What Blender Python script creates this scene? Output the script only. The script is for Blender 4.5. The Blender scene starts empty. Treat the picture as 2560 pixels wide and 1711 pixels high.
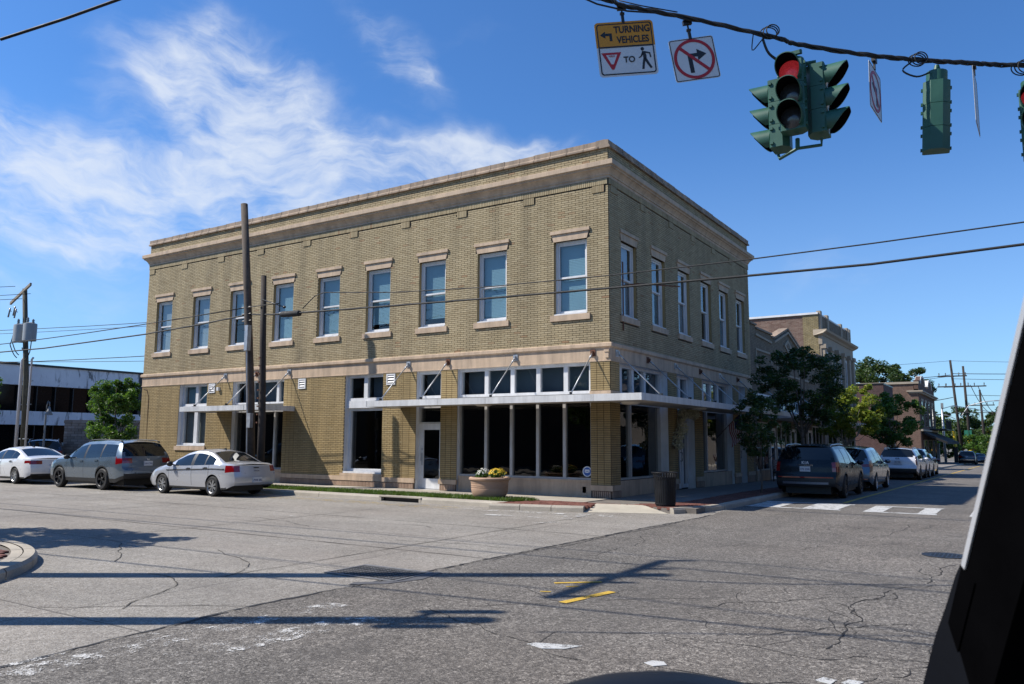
import bpy, math, random
import numpy as np
from mathutils import Vector, Matrix, Euler
random.seed(7); np.random.seed(7)
S = bpy.context.scene
C = S.collection
PI = math.pi

# ------------------------------------------------------------------ camera, sky, sun, exposure
RX = Vector((0.84011862, 0.54238215, 0.0047233)); UX = Vector((0.06344779, -0.10691783, 0.99224138)); FX = Vector((-0.53867902, 0.83330078, 0.12423661))
CAM = Vector((10.1664, -21.0754, 1.64))
cd = bpy.data.cameras.new('camera'); cam = bpy.data.objects.new('camera', cd); C.objects.link(cam)
m = Matrix((RX, UX, -FX)).transposed().to_4x4(); m.translation = CAM
cam.matrix_world = m
cd.sensor_width = 36; cd.lens = 1973.4 / 2560 * 36; cd.clip_start = 0.05; cd.clip_end = 3000
cd.dof.use_dof = True; cd.dof.focus_distance = 26.0; cd.dof.aperture_fstop = 11.0
S.camera = cam

SUN_DIR = Vector((-0.775, -0.53, 1.0)).normalized()          # towards the sun
SUN_EL = math.asin(SUN_DIR.z)
sl = bpy.data.lights.new('sun', 'SUN'); sl.energy = 5.0; sl.angle = math.radians(0.53); sl.color = (1.0, 0.94, 0.85)
so = bpy.data.objects.new('sun', sl); C.objects.link(so); so.location = (-40, -30, 60)
so.rotation_euler = SUN_DIR.to_track_quat('Z', 'Y').to_euler()
S.view_settings.view_transform = 'Standard'; S.view_settings.look = 'None'
S.view_settings.exposure = 0.50; S.view_settings.gamma = 1.0; S.view_settings.use_curve_mapping = False

CLOUDS = [[-0.951, 0.469, 9.775, -13.639, -25.692, -19.597, 0.75], [-0.898, 0.439, 9.602, -3.137, -4.67, -21.955, 0.8], [-0.988, 0.407, 11.348, -4.401, -8.169, -27.985, 0.95], [-0.915, 0.364, 6.137, -4.461, -9.173, -13.278, 0.85], [-0.84, 0.347, 6.928, -4.434, -8.686, -14.842, 0.85], [-0.74, 0.485, 7.208, -8.94, -23.083, -24.575, 0.8], [-0.699, 0.446, 28.819, -5.13, -8.39, -79.595, 0.7], [-1.103, 0.274, 6.599, -0.776, -1.512, -16.136, 1.05], [-0.965, 0.278, 5.597, 1.481, 5.908, -19.185, 1.0], [-1.131, 0.307, 10.396, -1.67, -4.306, -35.632, 0.75], [-0.64, 0.359, 6.683, 0.601, 2.057, -31.663, 1.0], [-0.741, 0.334, 11.072, 0.3, 1.356, -31.721, 0.85], [-0.571, 0.371, 12.329, 1.962, 5.526, -47.442, 0.8], [-1.137, 0.218, 9.68, -0.037, 0.972, -35.666, 0.6], [-1.115, 0.144, 6.782, 0.466, 2.809, -34.972, 0.45], [-0.201, 0.187, 9.231, -1.153, -5.417, -32.026, 0.4], [-0.619, 0.493, 13.982, 3.167, 12.458, -81.712, 0.22], [-0.092, 0.203, 8.039, -0.437, -3.21, -29.066, 0.22], [-1.066, 0.37, 21.222, -13.757, -28.056, -43.611, 0.35],
 [0.9, 0.35, 4, 0, 0, -12, 0.4], [2.0, 0.5, 4, 0, 0, -9, 0.5], [-2.2, 0.35, 4, 0, 0, -9, 0.5], [3.0, 0.3, 4, 0, 0, -12, 0.4]]

class NT:
    "small helper round a node tree"
    def __init__(s, nt): s.nt = nt; s.n = nt.nodes; s.l = nt.links
    def new(s, t, **kw):
        n = s.n.new(t)
        for k, v in kw.items(): setattr(n, k, v)
        return n
    def put(s, sock, v):
        if v is None: return
        if isinstance(v, bpy.types.NodeSocket): s.l.new(v, sock)
        elif isinstance(v, (tuple, list)) and len(v) == 3 and sock.type == 'RGBA': sock.default_value = (*v, 1)
        else: sock.default_value = v
    def math(s, op, a, b=None, c=None, clamp=False):
        n = s.new('ShaderNodeMath', operation=op, use_clamp=clamp)
        s.put(n.inputs[0], a); s.put(n.inputs[1], b); s.put(n.inputs[2], c); return n.outputs[0]
    def vmath(s, op, a, b=None):
        n = s.new('ShaderNodeVectorMath', operation=op)
        s.put(n.inputs[0], a); s.put(n.inputs[1], b); return n.outputs[1] if op == 'DOT_PRODUCT' else n.outputs[0]
    def vscale(s, v, k):
        n = s.new('ShaderNodeVectorMath', operation='SCALE'); s.put(n.inputs[0], v); n.inputs[3].default_value = k; return n.outputs[0]
    def mix(s, f, a, b, blend='MIX'):
        n = s.new('ShaderNodeMix', data_type='RGBA', blend_type=blend)
        s.put(n.inputs[0], f); s.put(n.inputs[6], a); s.put(n.inputs[7], b); return n.outputs[2]
    def noise(s, vec, scale, detail=3, rough=0.55, dist=0.0, out=0):
        n = s.new('ShaderNodeTexNoise'); s.put(n.inputs['Vector'], vec)
        n.inputs['Scale'].default_value = scale; n.inputs['Detail'].default_value = detail
        n.inputs['Roughness'].default_value = rough; n.inputs['Distortion'].default_value = dist; return n.outputs[out]
    def vor(s, vec, scale, feature='F1', out='Distance', rnd=1.0):
        n = s.new('ShaderNodeTexVoronoi', feature=feature); s.put(n.inputs['Vector'], vec)
        n.inputs['Scale'].default_value = scale; n.inputs['Randomness'].default_value = rnd; return n.outputs[out]
    def ramp(s, f, stops, interp='LINEAR'):
        n = s.new('ShaderNodeValToRGB'); s.put(n.inputs[0], f); n.color_ramp.interpolation = interp
        e = n.color_ramp.elements
        while len(e) < len(stops): e.new(0.5)
        for q, (p, c) in zip(e, stops):
            q.position = p; q.color = (*c, 1) if isinstance(c, tuple) else (c, c, c, 1)
        return n.outputs[0]
    def mapr(s, v, a, b, c=0.0, d=1.0, smooth=False):
        n = s.new('ShaderNodeMapRange', interpolation_type='SMOOTHSTEP' if smooth else 'LINEAR'); n.clamp = True
        s.put(n.inputs[0], v); s.put(n.inputs[1], a); s.put(n.inputs[2], b); s.put(n.inputs[3], c); s.put(n.inputs[4], d); return n.outputs[0]
    def mapping(s, vec, scale=(1, 1, 1), rot=(0, 0, 0), loc=(0, 0, 0)):
        n = s.new('ShaderNodeMapping'); s.put(n.inputs[0], vec)
        n.inputs['Scale'].default_value = scale; n.inputs['Rotation'].default_value = rot; n.inputs['Location'].default_value = loc; return n.outputs[0]

W = bpy.data.worlds.new('World'); S.world = W; W.use_nodes = True
t = NT(W.node_tree); t.n.clear()
sky = t.new('ShaderNodeTexSky', sky_type='NISHITA'); sky.sun_disc = False
sky.sun_elevation = SUN_EL; sky.sun_rotation = math.atan2(SUN_DIR.x, SUN_DIR.y); sky.altitude = 0; sky.air_density = 1.0; sky.dust_density = 0.4; sky.ozone_density = 3.0
skyc = t.mix(1.0, sky.outputs[0], (0.60, 1.03, 1.50), 'MULTIPLY')
tc = t.new('ShaderNodeTexCoord'); d = tc.outputs['Generated']
sx = t.new('ShaderNodeSeparateXYZ'); t.put(sx.inputs[0], d)
az = t.math('ARCTAN2', sx.outputs[0], sx.outputs[1]); el = t.math('ARCSINE', sx.outputs[2])
cb = t.new('ShaderNodeCombineXYZ'); t.put(cb.inputs[0], az); t.put(cb.inputs[1], el)
P0 = cb.outputs[0]
wn = t.noise(P0, 5.5, 4, 0.55, 0.0, 1)
off = t.vscale(t.vmath('SUBTRACT', wn, (0.5, 0.5, 0.5)), 0.13)
P1 = t.vmath('ADD', P0, off)
acc = None
for (ca, ce, a, b, c_, d_, amp) in CLOUDS:
    q = t.vmath('SUBTRACT', P1, (ca, ce, 0))
    u = t.vmath('DOT_PRODUCT', q, (a, b, 0)); v = t.vmath('DOT_PRODUCT', q, (c_, d_, 0))
    r2 = t.math('MULTIPLY_ADD', u, u, t.math('MULTIPLY', v, v))
    g = t.math('MULTIPLY', t.math('EXPONENT', t.math('MULTIPLY', r2, -0.9)), amp)
    acc = g if acc is None else t.math('ADD', acc, g)
acc = t.math('MINIMUM', acc, 1.15)
st = t.mapping(P1, (1.0, 1.6, 1), (0, 0, math.radians(-35)))
n1 = t.noise(st, 6.5, 9, 0.60, 0.0)
n2 = t.noise(t.mapping(P1, (1, 4.5, 1), (0, 0, math.radians(-28))), 14.0, 8, 0.62, 0.0)
nn = t.math('MULTIPLY_ADD', n2, 0.36, t.math('MULTIPLY', n1, 1.0))
dens = t.math('MULTIPLY', acc, t.mapr(nn, 0.43, 0.96, 0.05, 1.05))
cov = t.mapr(dens, 0.09, 1.05, 0.0, 0.80, True)
hz = t.mapr(el, 0.0, 0.42, 0.24, 0.0, True)
skyh = t.mix(hz, skyc, (6.0, 7.2, 8.6))
col = t.mix(cov, skyh, (7.4, 7.9, 8.6))
bg = t.new('ShaderNodeBackground'); t.put(bg.inputs[0], col); bg.inputs[1].default_value = 0.080
wo = t.new('ShaderNodeOutputWorld'); t.l.new(bg.outputs[0], wo.inputs[0])

# ------------------------------------------------------------------ materials
MATS = {}
def base_mat(name):
    mt = bpy.data.materials.new(name); mt.use_nodes = True
    tt = NT(mt.node_tree); bs = mt.node_tree.nodes['Principled BSDF']; return mt, tt, bs
def coords(tt, world=False):
    if world: return tt.new('ShaderNodeNewGeometry').outputs['Position']
    return tt.new('ShaderNodeTexCoord').outputs['Object']
def mat(name, colr, rough=0.6, var=0.18, scale=2.0, metal=0.0, bump=0.0, bscale=60, coat=0.0, world=False, spec=0.5, fine=0.0, streak=0.0, ovar=0.0):
    if name in MATS: return MATS[name]
    mt, tt, bs = base_mat(name)
    colr = tuple(c_ * 0.85 for c_ in colr)
    p = coords(tt, world)
    n = tt.noise(p, scale, 5, 0.6)
    lo = tuple(max(0, c * (1 - var)) for c in colr); hi = tuple(min(1, c * (1 + var)) for c in colr)
    cc = tt.ramp(n, [(0.3, lo), (0.7, hi)])
    if fine:
        f = tt.noise(p, scale * 25, 3, 0.6); cc = tt.mix(1.0, cc, tt.ramp(f, [(0.3, 1 - fine), (0.7, 1.0)]), 'MULTIPLY')
    if streak:
        s_ = tt.noise(tt.mapping(p, (4, 4, 0.45)), 1.0, 6, 0.68); cc = tt.mix(1.0, cc, tt.ramp(s_, [(0.34, 1 - streak), (0.58, 1.04)]), 'MULTIPLY')
    if ovar: cc = tt.mix(1.0, cc, tt.ramp(tt.new('ShaderNodeObjectInfo').outputs['Random'], [(0.0, 1 - ovar), (1.0, 1.0)]), 'MULTIPLY')
    tt.put(bs.inputs['Base Color'], cc)
    tt.put(bs.inputs['Roughness'], tt.mapr(n, 0.3, 0.7, max(0.02, rough * 0.85), min(1, rough * 1.15)))
    bs.inputs['Metallic'].default_value = metal; bs.inputs['Coat Weight'].default_value = coat; bs.inputs['Coat Roughness'].default_value = 0.03
    bs.inputs['Specular IOR Level'].default_value = spec
    if bump:
        b = tt.new('ShaderNodeBump'); b.inputs['Strength'].default_value = bump; b.inputs['Distance'].default_value = 0.01
        tt.put(b.inputs['Height'], tt.noise(p, bscale, 4)); tt.put(bs.inputs['Normal'], b.outputs[0])
    MATS[name] = mt; return mt
def brick_mat(name, stops, stain=0.35, stcol=(0.10, 0.085, 0.06), rough=0.85):
    mt, tt, bs = base_mat(name)
    g = tt.new('ShaderNodeNewGeometry'); oi = tt.new('ShaderNodeObjectInfo')
    stops = [(q, (k[0] * 0.79, k[1] * 0.775, k[2] * 0.76)) for q, k in stops]
    r = tt.math('FRACT', tt.math('ADD', g.outputs['Random Per Island'], oi.outputs['Random']))
    c = tt.ramp(r, stops, 'LINEAR')
    p = g.outputs['Position']
    f = tt.noise(p, 55, 3, 0.65); c = tt.mix(1.0, c, tt.ramp(f, [(0.25, 0.88), (0.75, 1.06)]), 'MULTIPLY')
    s = tt.noise(tt.mapping(p, (0.5, 0.5, 0.28)), 1.3, 6, 0.65); c = tt.mix(tt.mapr(s, 0.52, 0.75, 0, stain, True), c, stcol)
    s2 = tt.noise(tt.mapping(p, (1.6, 1.6, 0.10)), 1.0, 5, 0.6); c = tt.mix(1.0, c, tt.ramp(s2, [(0.32, 0.76), (0.6, 1.05)]), 'MULTIPLY')
    tt.put(bs.inputs['Base Color'], c); bs.inputs['Roughness'].default_value = rough
    b = tt.new('ShaderNodeBump'); b.inputs['Strength'].default_value = 0.15; b.inputs['Distance'].default_value = 0.004
    tt.put(b.inputs['Height'], f); tt.put(bs.inputs['Normal'], b.outputs[0]); MATS[name] = mt; return mt
def glass_mat(name, tint=(0.75, 0.82, 0.85), refl=1.0, wav=0.012):
    mt, tt, bs = base_mat(name); tt.n.remove(bs)
    fr = tt.new('ShaderNodeFresnel'); tt.put(fr.inputs[0], tt.math('MULTIPLY_ADD', tt.new('ShaderNodeNewGeometry').outputs['Backfacing'], 1 / 1.52 - 1.52, 1.52))
    tr = tt.new('ShaderNodeBsdfTransparent'); tr.inputs[0].default_value = (*tint, 1)
    gl = tt.new('ShaderNodeBsdfGlossy'); gl.inputs['Roughness'].default_value = 0.01
    b = tt.new('ShaderNodeBump'); b.inputs['Strength'].default_value = 0.25; b.inputs['Distance'].default_value = wav
    tt.put(b.inputs['Height'], tt.noise(coords(tt, True), 1.6, 2)); tt.put(gl.inputs['Normal'], b.outputs[0])
    mx = tt.new('ShaderNodeMixShader'); f = tt.math('MULTIPLY', fr.outputs[0], 1.7 * refl, clamp=True); tt.put(mx.inputs[0], f)
    tt.l.new(tr.outputs[0], mx.inputs[1]); tt.l.new(gl.outputs[0], mx.inputs[2])
    tt.l.new(mx.outputs[0], tt.n['Material Output'].inputs[0]); MATS[name] = mt; return mt
def leaf_mat(name, a, b_, c_=None):
    mt, tt, bs = base_mat(name); tt.n.remove(bs)
    g = tt.new('ShaderNodeNewGeometry')
    col_ = tt.ramp(g.outputs['Random Per Island'], [(0.0, a), (0.55, b_), (1.0, c_ or b_)])
    col_ = tt.mix(1.0, col_, tt.ramp(tt.noise(g.outputs['Position'], 1.1, 3), [(0.3, 0.72), (0.7, 1.2)]), 'MULTIPLY')
    df = tt.new('ShaderNodeBsdfPrincipled'); tt.put(df.inputs['Base Color'], col_); df.inputs['Roughness'].default_value = 0.45; df.inputs['Specular IOR Level'].default_value = 0.35
    tl = tt.new('ShaderNodeBsdfTranslucent'); tt.put(tl.inputs[0], tt.mix(1.0, col_, (1.5, 1.6, 0.7), 'MULTIPLY'))
    mx = tt.new('ShaderNodeMixShader'); mx.inputs[0].default_value = 0.35
    tt.l.new(df.outputs[0], mx.inputs[1]); tt.l.new(tl.outputs[0], mx.inputs[2]); tt.l.new(mx.outputs[0], tt.n['Material Output'].inputs[0]); MATS[name] = mt; return mt
def emit_mat(name, colr, e, rough=0.3):
    mt, tt, bs = base_mat(name)
    p = coords(tt); v = tt.vor(p, 70, 'F1', 'Distance')
    cc = tt.ramp(v, [(0.0, tuple(min(1, c * 1.25) for c in colr)), (0.7, tuple(c * 0.75 for c in colr))])
    tt.put(bs.inputs['Base Color'], cc); tt.put(bs.inputs['Emission Color'], cc); bs.inputs['Emission Strength'].default_value = e; bs.inputs['Roughness'].default_value = rough; MATS[name] = mt; return mt

# ------------------------------------------------------------------ mesh helpers
class MB:
    def __init__(s): s.v = []; s.f = []; s.mi = []
    def add(s, vs, fs, mi=0):
        o = len(s.v); s.v += [tuple(p) for p in vs]; s.f += [tuple(o + i for i in f) for f in fs]; s.mi += [mi] * len(fs); return s
    def box(s, x0, x1, y0, y1, z0, z1, mi=0):
        return s.add([(x0, y0, z0), (x1, y0, z0), (x1, y1, z0), (x0, y1, z0), (x0, y0, z1), (x1, y0, z1), (x1, y1, z1), (x0, y1, z1)],
                     [(0, 3, 2, 1), (4, 5, 6, 7), (0, 1, 5, 4), (1, 2, 6, 5), (2, 3, 7, 6), (3, 0, 4, 7)], mi)
    def quad(s, a, b, c, d, mi=0): return s.add([a, b, c, d], [(0, 1, 2, 3)], mi)
    def prism(s, poly, lo, hi, axis='y', mi=0):
        n = len(poly)
        f = {'y': lambda p, q: (p[0], q, p[1]), 'x': lambda p, q: (q, p[0], p[1]), 'z': lambda p, q: (p[0], p[1], q)}[axis]
        return s.add([f(p, lo) for p in poly] + [f(p, hi) for p in poly],
                     [tuple(range(n)), tuple(range(2 * n - 1, n - 1, -1))] + [(i, i + n, (i + 1) % n + n, (i + 1) % n) for i in range(n)], mi)
    def tube(s, pts, r, n=8, mi=0, cap=True):
        pts = [Vector(p) for p in pts]; rs = r if isinstance(r, (list, tuple)) else [r] * len(pts)
        vs = []; fs = []; ref = None
        for i, p in enumerate(pts):
            tg = (pts[min(i + 1, len(pts) - 1)] - pts[max(i - 1, 0)]).normalized()
            if ref is None: ref = Vector((0, 0, 1)) if abs(tg.z) < 0.9 else Vector((1, 0, 0))
            a = tg.cross(ref).normalized(); b = tg.cross(a); ref = b.cross(tg) if False else ref
            for k in range(n):
                an = 2 * PI * k / n; vs.append(p + (a * math.cos(an) + b * math.sin(an)) * rs[i])
        for i in range(len(pts) - 1):
            for k in range(n): fs.append((i * n + k, i * n + (k + 1) % n, (i + 1) * n + (k + 1) % n, (i + 1) * n + k))
        if cap: fs += [tuple(range(n - 1, -1, -1)), tuple((len(pts) - 1) * n + k for k in range(n))]
        return s.add(vs, fs, mi)
    def lathe(s, prof, c=(0, 0, 0), n=24, mi=0, axis='z'):
        vs = []; fs = []
        for (r, z) in prof:
            for k in range(n):
                a = 2 * PI * k / n
                q = (r * math.cos(a), r * math.sin(a), z) if axis == 'z' else (r * math.cos(a), z, r * math.sin(a)) if axis == 'y' else (z, r * math.cos(a), r * math.sin(a))
                vs.append((c[0] + q[0], c[1] + q[1], c[2] + q[2]))
        for i in range(len(prof) - 1):
            for k in range(n): fs.append((i * n + k, i * n + (k + 1) % n, (i + 1) * n + (k + 1) % n, (i + 1) * n + k))
        return s.add(vs, fs, mi)
    def ball(s, c, rx, ry, rz, n=12, m=8, mi=0):
        prof = [(math.sin(PI * i / m), -math.cos(PI * i / m)) for i in range(m + 1)]
        vs = []; fs = []
        for (r, z) in prof:
            for k in range(n): vs.append((c[0] + rx * r * math.cos(2 * PI * k / n), c[1] + ry * r * math.sin(2 * PI * k / n), c[2] + rz * z))
        for i in range(m):
            for k in range(n): fs.append((i * n + k, i * n + (k + 1) % n, (i + 1) * n + (k + 1) % n, (i + 1) * n + k))
        return s.add(vs, fs, mi)
    def xf(s, M, start=0):
        for i in range(start, len(s.v)): s.v[i] = tuple(M @ Vector(s.v[i]))
        return s
    def build(s, name, mats, parent=None, smooth=False, kind=None, loc=None):
        me = bpy.data.meshes.new(name); me.from_pydata(s.v, [], s.f)
        if not isinstance(mats, (list, tuple)): mats = [mats]
        for q in mats: me.materials.append(q)
        if len(mats) > 1: me.polygons.foreach_set('material_index', s.mi)
        if smooth is True: me.polygons.foreach_set('use_smooth', [True] * len(s.f))
        elif smooth: 
            me.polygons.foreach_set('use_smooth', [True] * len(s.f)); me.set_sharp_from_angle(angle=math.radians(smooth))
        me.update()
        return link(name, me, parent, kind, loc)
def link(name, me, parent=None, kind=None, loc=None):
    o = bpy.data.objects.new(name, me); C.objects.link(o)
    if parent is not None: o.parent = parent
    if kind: o['kind'] = kind
    if loc is not None: o.location = loc
    return o
def thing(name, label, cat, loc=(0, 0, 0), rotz=0, group=None):
    o = bpy.data.objects.new(name, None); C.objects.link(o); o.location = loc; o.rotation_euler = (0, 0, rotz)
    return tag(o, label, cat, group)
def tag(o, label, cat, group=None):
    o['label'] = label; o['category'] = cat
    if group: o['group'] = group
    return o
def quads_mesh(name, co, mats, parent=None, kind=None, tri=False, mat_idx=None):
    "co: numpy (n, 4, 3) loose quads"
    n = len(co); me = bpy.data.meshes.new(name)
    me.vertices.add(n * 4); me.vertices.foreach_set('co', np.asarray(co, np.float32).ravel())
    me.loops.add(n * 4); me.loops.foreach_set('vertex_index', np.arange(n * 4, dtype=np.int32))
    me.polygons.add(n); me.polygons.foreach_set('loop_start', np.arange(0, n * 4, 4, dtype=np.int32))
    for q in (mats if isinstance(mats, (list, tuple)) else [mats]): me.materials.append(q)
    me.update(calc_edges=True); me.validate()
    return link(name, me, parent, kind)
def text(name, s, size, mt, parent, loc, rot=(PI / 2, 0, 0), ext=0.002, sx=1.0, align='CENTER', spc=1.0):
    cu = bpy.data.curves.new(name, 'FONT'); cu.body = s; cu.size = size; cu.extrude = ext; cu.space_character = spc; cu.offset = size * .022; cu.align_x = align; cu.align_y = 'CENTER'; cu.materials.append(mt)
    o = bpy.data.objects.new(name, cu); C.objects.link(o); o.parent = parent; o.location = loc; o.rotation_euler = rot; o.scale = (sx, 1, 1)
    me = bpy.data.meshes.new_from_object(o); me.name = name; q = link(name, me, parent, None, loc); q.rotation_euler = rot; q.scale = (sx, 1, 1)
    bpy.data.objects.remove(o); return q
def copy_tree(o, parent=None):
    c = o.copy(); C.objects.link(c)
    if parent is not None: c.parent = parent
    for ch in list(o.children): copy_tree(ch, c)
    return c
def zroad(y): return -0.14 - max(0.0, min(y, 118.0) - 5.0) * 0.0105

# ------------------------------------------------------------------ material library
BUFF = brick_mat('buff_brick', [(0.0, (0.36, 0.285, 0.162)), (0.25, (0.425, 0.345, 0.203)), (0.5, (0.465, 0.383, 0.235)), (0.8, (0.395, 0.32, 0.186)), (0.965, (0.435, 0.355, 0.21)), (1.0, (0.34, 0.215, 0.115))], 0.30)
GOLD = brick_mat('golden_brick', [(0.0, (0.33, 0.240, 0.105)), (0.4, (0.40, 0.295, 0.135)), (0.8, (0.36, 0.265, 0.12)), (1.0, (0.41, 0.31, 0.15))], 0.14)
PINKB = brick_mat('painted_base_brick', [(0.0, (0.40, 0.275, 0.195)), (1.0, (0.48, 0.34, 0.245))], 0.25)
REDB = brick_mat('red_brown_brick', [(0.0, (0.125, 0.066, 0.048)), (0.3, (0.17, 0.098, 0.07)), (0.6, (0.20, 0.125, 0.09)), (0.85, (0.14, 0.075, 0.055)), (1.0, (0.27, 0.21, 0.16))], 0.35, (0.07, 0.055, 0.045))
DARKB = brick_mat('dark_red_brick', [(0.0, (0.085, 0.033, 0.030)), (0.5, (0.115, 0.048, 0.042)), (1.0, (0.14, 0.062, 0.052))], 0.2, (0.04, 0.025, 0.022))
TANB = brick_mat('tan_brick', [(0.0, (0.25, 0.19, 0.125)), (0.5, (0.30, 0.235, 0.155)), (1.0, (0.34, 0.265, 0.18))], 0.3)
PAVER = brick_mat('red_paver', [(0.0, (0.15, 0.052, 0.036)), (0.5, (0.20, 0.072, 0.050)), (1.0, (0.245, 0.10, 0.07))], 0.3, (0.09, 0.05, 0.04))
GREYB = brick_mat('grey_stone', [(0.0, (0.24, 0.205, 0.175)), (0.5, (0.33, 0.29, 0.255)), (1.0, (0.42, 0.375, 0.34))], 0.3)
MORTAR = mat('dark_mortar', (0.055, 0.046, 0.033), 0.95, 0.3, 3, world=True)
MORTL = mat('grey_mortar', (0.16, 0.14, 0.12), 0.95, 0.3, 3, world=True)
TRIM = mat('pink_beige_stucco', (0.52, 0.385, 0.265), 0.75, 0.16, 1.3, bump=0.15, world=True, fine=0.06, streak=0.26)
COPE = mat('weathered_coping', (0.35, 0.262, 0.19), 0.85, 0.42, 1.6, bump=0.3, world=True, fine=0.15, streak=0.35)
WHITE = mat('white_paint', (0.70, 0.70, 0.70), 0.5, 0.09, 1.5, bump=0.1, world=True, fine=0.08, streak=0.14)
ALUM = mat('mill_aluminium', (0.50, 0.485, 0.46), 0.45, 0.12, 2, metal=0.3, world=True)
FASC = mat('white_metal_fascia', (0.66, 0.66, 0.65), 0.4, 0.10, 0.8, world=True, fine=0.06, streak=0.2)
SOFF = mat('dingy_soffit', (0.42, 0.40, 0.36), 0.7, 0.15, 1, world=True)
STEEL = mat('galvanised_steel', (0.45, 0.46, 0.47), 0.4, 0.15, 6, metal=0.6)
RUST = mat('rusty_iron', (0.12, 0.045, 0.022), 0.8, 0.4, 9)
BLACKM = mat('black_metal', (0.012, 0.013, 0.015), 0.4, 0.3, 5)
RUBBER = mat('black_rubber', (0.010, 0.010, 0.011), 0.75, 0.3, 8)
CABLE = mat('black_cable_sheath', (0.010, 0.010, 0.010), 0.7, 0.3, 8)
INT = mat('dark_interior', (0.03, 0.028, 0.026), 0.9, 0.3, 1)
GLASS = glass_mat('window_glass'); GLASSD = glass_mat('shop_glass', (0.36, 0.38, 0.39), 0.9)
BLIND = mat('blue_grey_blind', (0.31, 0.49, 0.55), 0.7, 0.10, 0.7, ovar=0.3)
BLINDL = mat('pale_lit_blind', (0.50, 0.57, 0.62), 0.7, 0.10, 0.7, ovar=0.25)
DGLASS = mat('dark_tinted_glass', (0.006, 0.008, 0.010), 0.03, 0.2, 1, spec=0.55)
CONC = mat('pale_concrete', (0.43, 0.385, 0.315), 0.9, 0.22, 1.1, bump=0.25, world=True, fine=0.2)
WOODP = mat('weathered_pole_wood', (0.105, 0.080, 0.062), 0.9, 0.45, 5, bump=0.5, fine=0.35)
WOODD = mat('creosoted_pole_wood', (0.045, 0.034, 0.028), 0.9, 0.45, 5, bump=0.5, fine=0.35)
SIGG = mat('signal_green_enamel', (0.018, 0.092, 0.062), 0.5, 0.18, 3)
BARK = mat('grey_brown_bark', (0.12, 0.095, 0.075), 0.9, 0.4, 6, bump=0.6)
YEL = mat('yellow_plastic', (0.72, 0.50, 0.02), 0.5, 0.15, 3)
CREAM = mat('cream_stone', (0.37, 0.31, 0.235), 0.8, 0.16, 1.2, bump=0.2, world=True, fine=0.12)
# ------------------------------------------------------------------ ground and roads
def road_mat(name, cols, base_scale, tint, patch, agg=1.0):
    mt, tt, bs = base_mat(name)
    cols = [(q, tuple(c_ * 0.82 for c_ in k)) for q, k in cols]
    p = coords(tt, True)
    v = tt.vor(p, 72, 'F1', 'Color'); sv = tt.new('ShaderNodeSeparateColor'); tt.put(sv.inputs[0], v)
    c = tt.ramp(sv.outputs[0], cols)
    v2 = tt.vor(p, 30, 'F1', 'Color'); s2 = tt.new('ShaderNodeSeparateColor'); tt.put(s2.inputs[0], v2)
    c = tt.mix(0.35 * agg, c, tt.ramp(s2.outputs[1], cols))
    c = tt.mix(1.0, c, tt.ramp(tt.noise(p, 0.45, 6, 0.62), [(0.28, patch), (0.72, 1.10)]), 'MULTIPLY')
    c = tt.mix(1.0, c, tt.ramp(tt.noise(tt.mapping(p, (0.25, 1.0, 1)), 1.1, 5, 0.65), [(0.3, 0.86), (0.7, 1.08)]), 'MULTIPLY')
    c = tt.mix(1.0, c, tt.ramp(tt.noise(p, 6, 5, 0.7), [(0.3, 0.86), (0.7, 1.1)]), 'MULTIPLY')
    c = tt.mix(tt.mapr(tt.noise(p, 0.17, 3), 0.4, 0.7, 0, 0.5), c, tt.mix(1.0, c, tint, 'MULTIPLY'))
    tt.put(bs.inputs['Base Color'], c); bs.inputs['Roughness'].default_value = 0.82; bs.inputs['Specular IOR Level'].default_value = 0.35
    b = tt.new('ShaderNodeBump'); b.inputs['Strength'].default_value = 0.75 * agg; b.inputs['Distance'].default_value = 0.006
    tt.put(b.inputs['Height'], tt.math('ADD', tt.vor(p, 95), tt.noise(p, 30, 3))); tt.put(bs.inputs['Normal'], b.outputs[0])
    MATS[name] = mt; return mt, tt, bs, c
ROADC, tt, bs, c = road_mat('exposed_aggregate_concrete', [(0.0, (0.14, 0.125, 0.108)), (0.35, (0.27, 0.248, 0.215)), (0.75, (0.355, 0.33, 0.29)), (1.0, (0.50, 0.475, 0.43))], 1, (1.02, 0.96, 0.91), 0.80, 0.8)
# joints sawn in the concrete, oil darkening along the lanes
p = coords(tt, True); sp = tt.new('ShaderNodeSeparateXYZ'); tt.put(sp.inputs[0], tt.vmath('ADD', p, tt.vscale(tt.noise(p, 0.7, 4, 0.5, 0, 1), 0.10)))
def joint(axis, period, shift, w):
    f = tt.math('ABSOLUTE', tt.math('SUBTRACT', tt.math('FRACT', tt.math('DIVIDE', tt.math('ADD', sp.outputs[axis], shift), period)), 0.5))
    return tt.math('LESS_THAN', f, w / period)
j = tt.math('MAXIMUM', joint(0, 6.1, 1.4, 0.010), joint(1, 3.65, 0.05, 0.012))
lane = tt.mapr(tt.noise(tt.mapping(p, (0.03, 0.55, 1)), 1.0, 3), 0.42, 0.72, 0, 0.34, True)
c = tt.mix(lane, c, (0.17, 0.146, 0.126)); c = tt.mix(tt.math('MULTIPLY', j, 0.75), c, (0.05, 0.045, 0.04))
tt.put(bs.inputs['Base Color'], c)
ROADA, tt, bs, c = road_mat('worn_asphalt', [(0.0, (0.048, 0.043, 0.038)), (0.42, (0.138, 0.125, 0.110)), (0.75, (0.235, 0.215, 0.190)), (0.9, (0.33, 0.305, 0.27)), (1.0, (0.56, 0.525, 0.47))], 1, (1.04, 0.97, 0.91), 0.74, 0.95)
GROUND = mat('bare_town_ground', (0.17, 0.155, 0.13), 0.95, 0.25, 0.3, bump=0.2, world=True, fine=0.25)
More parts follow.
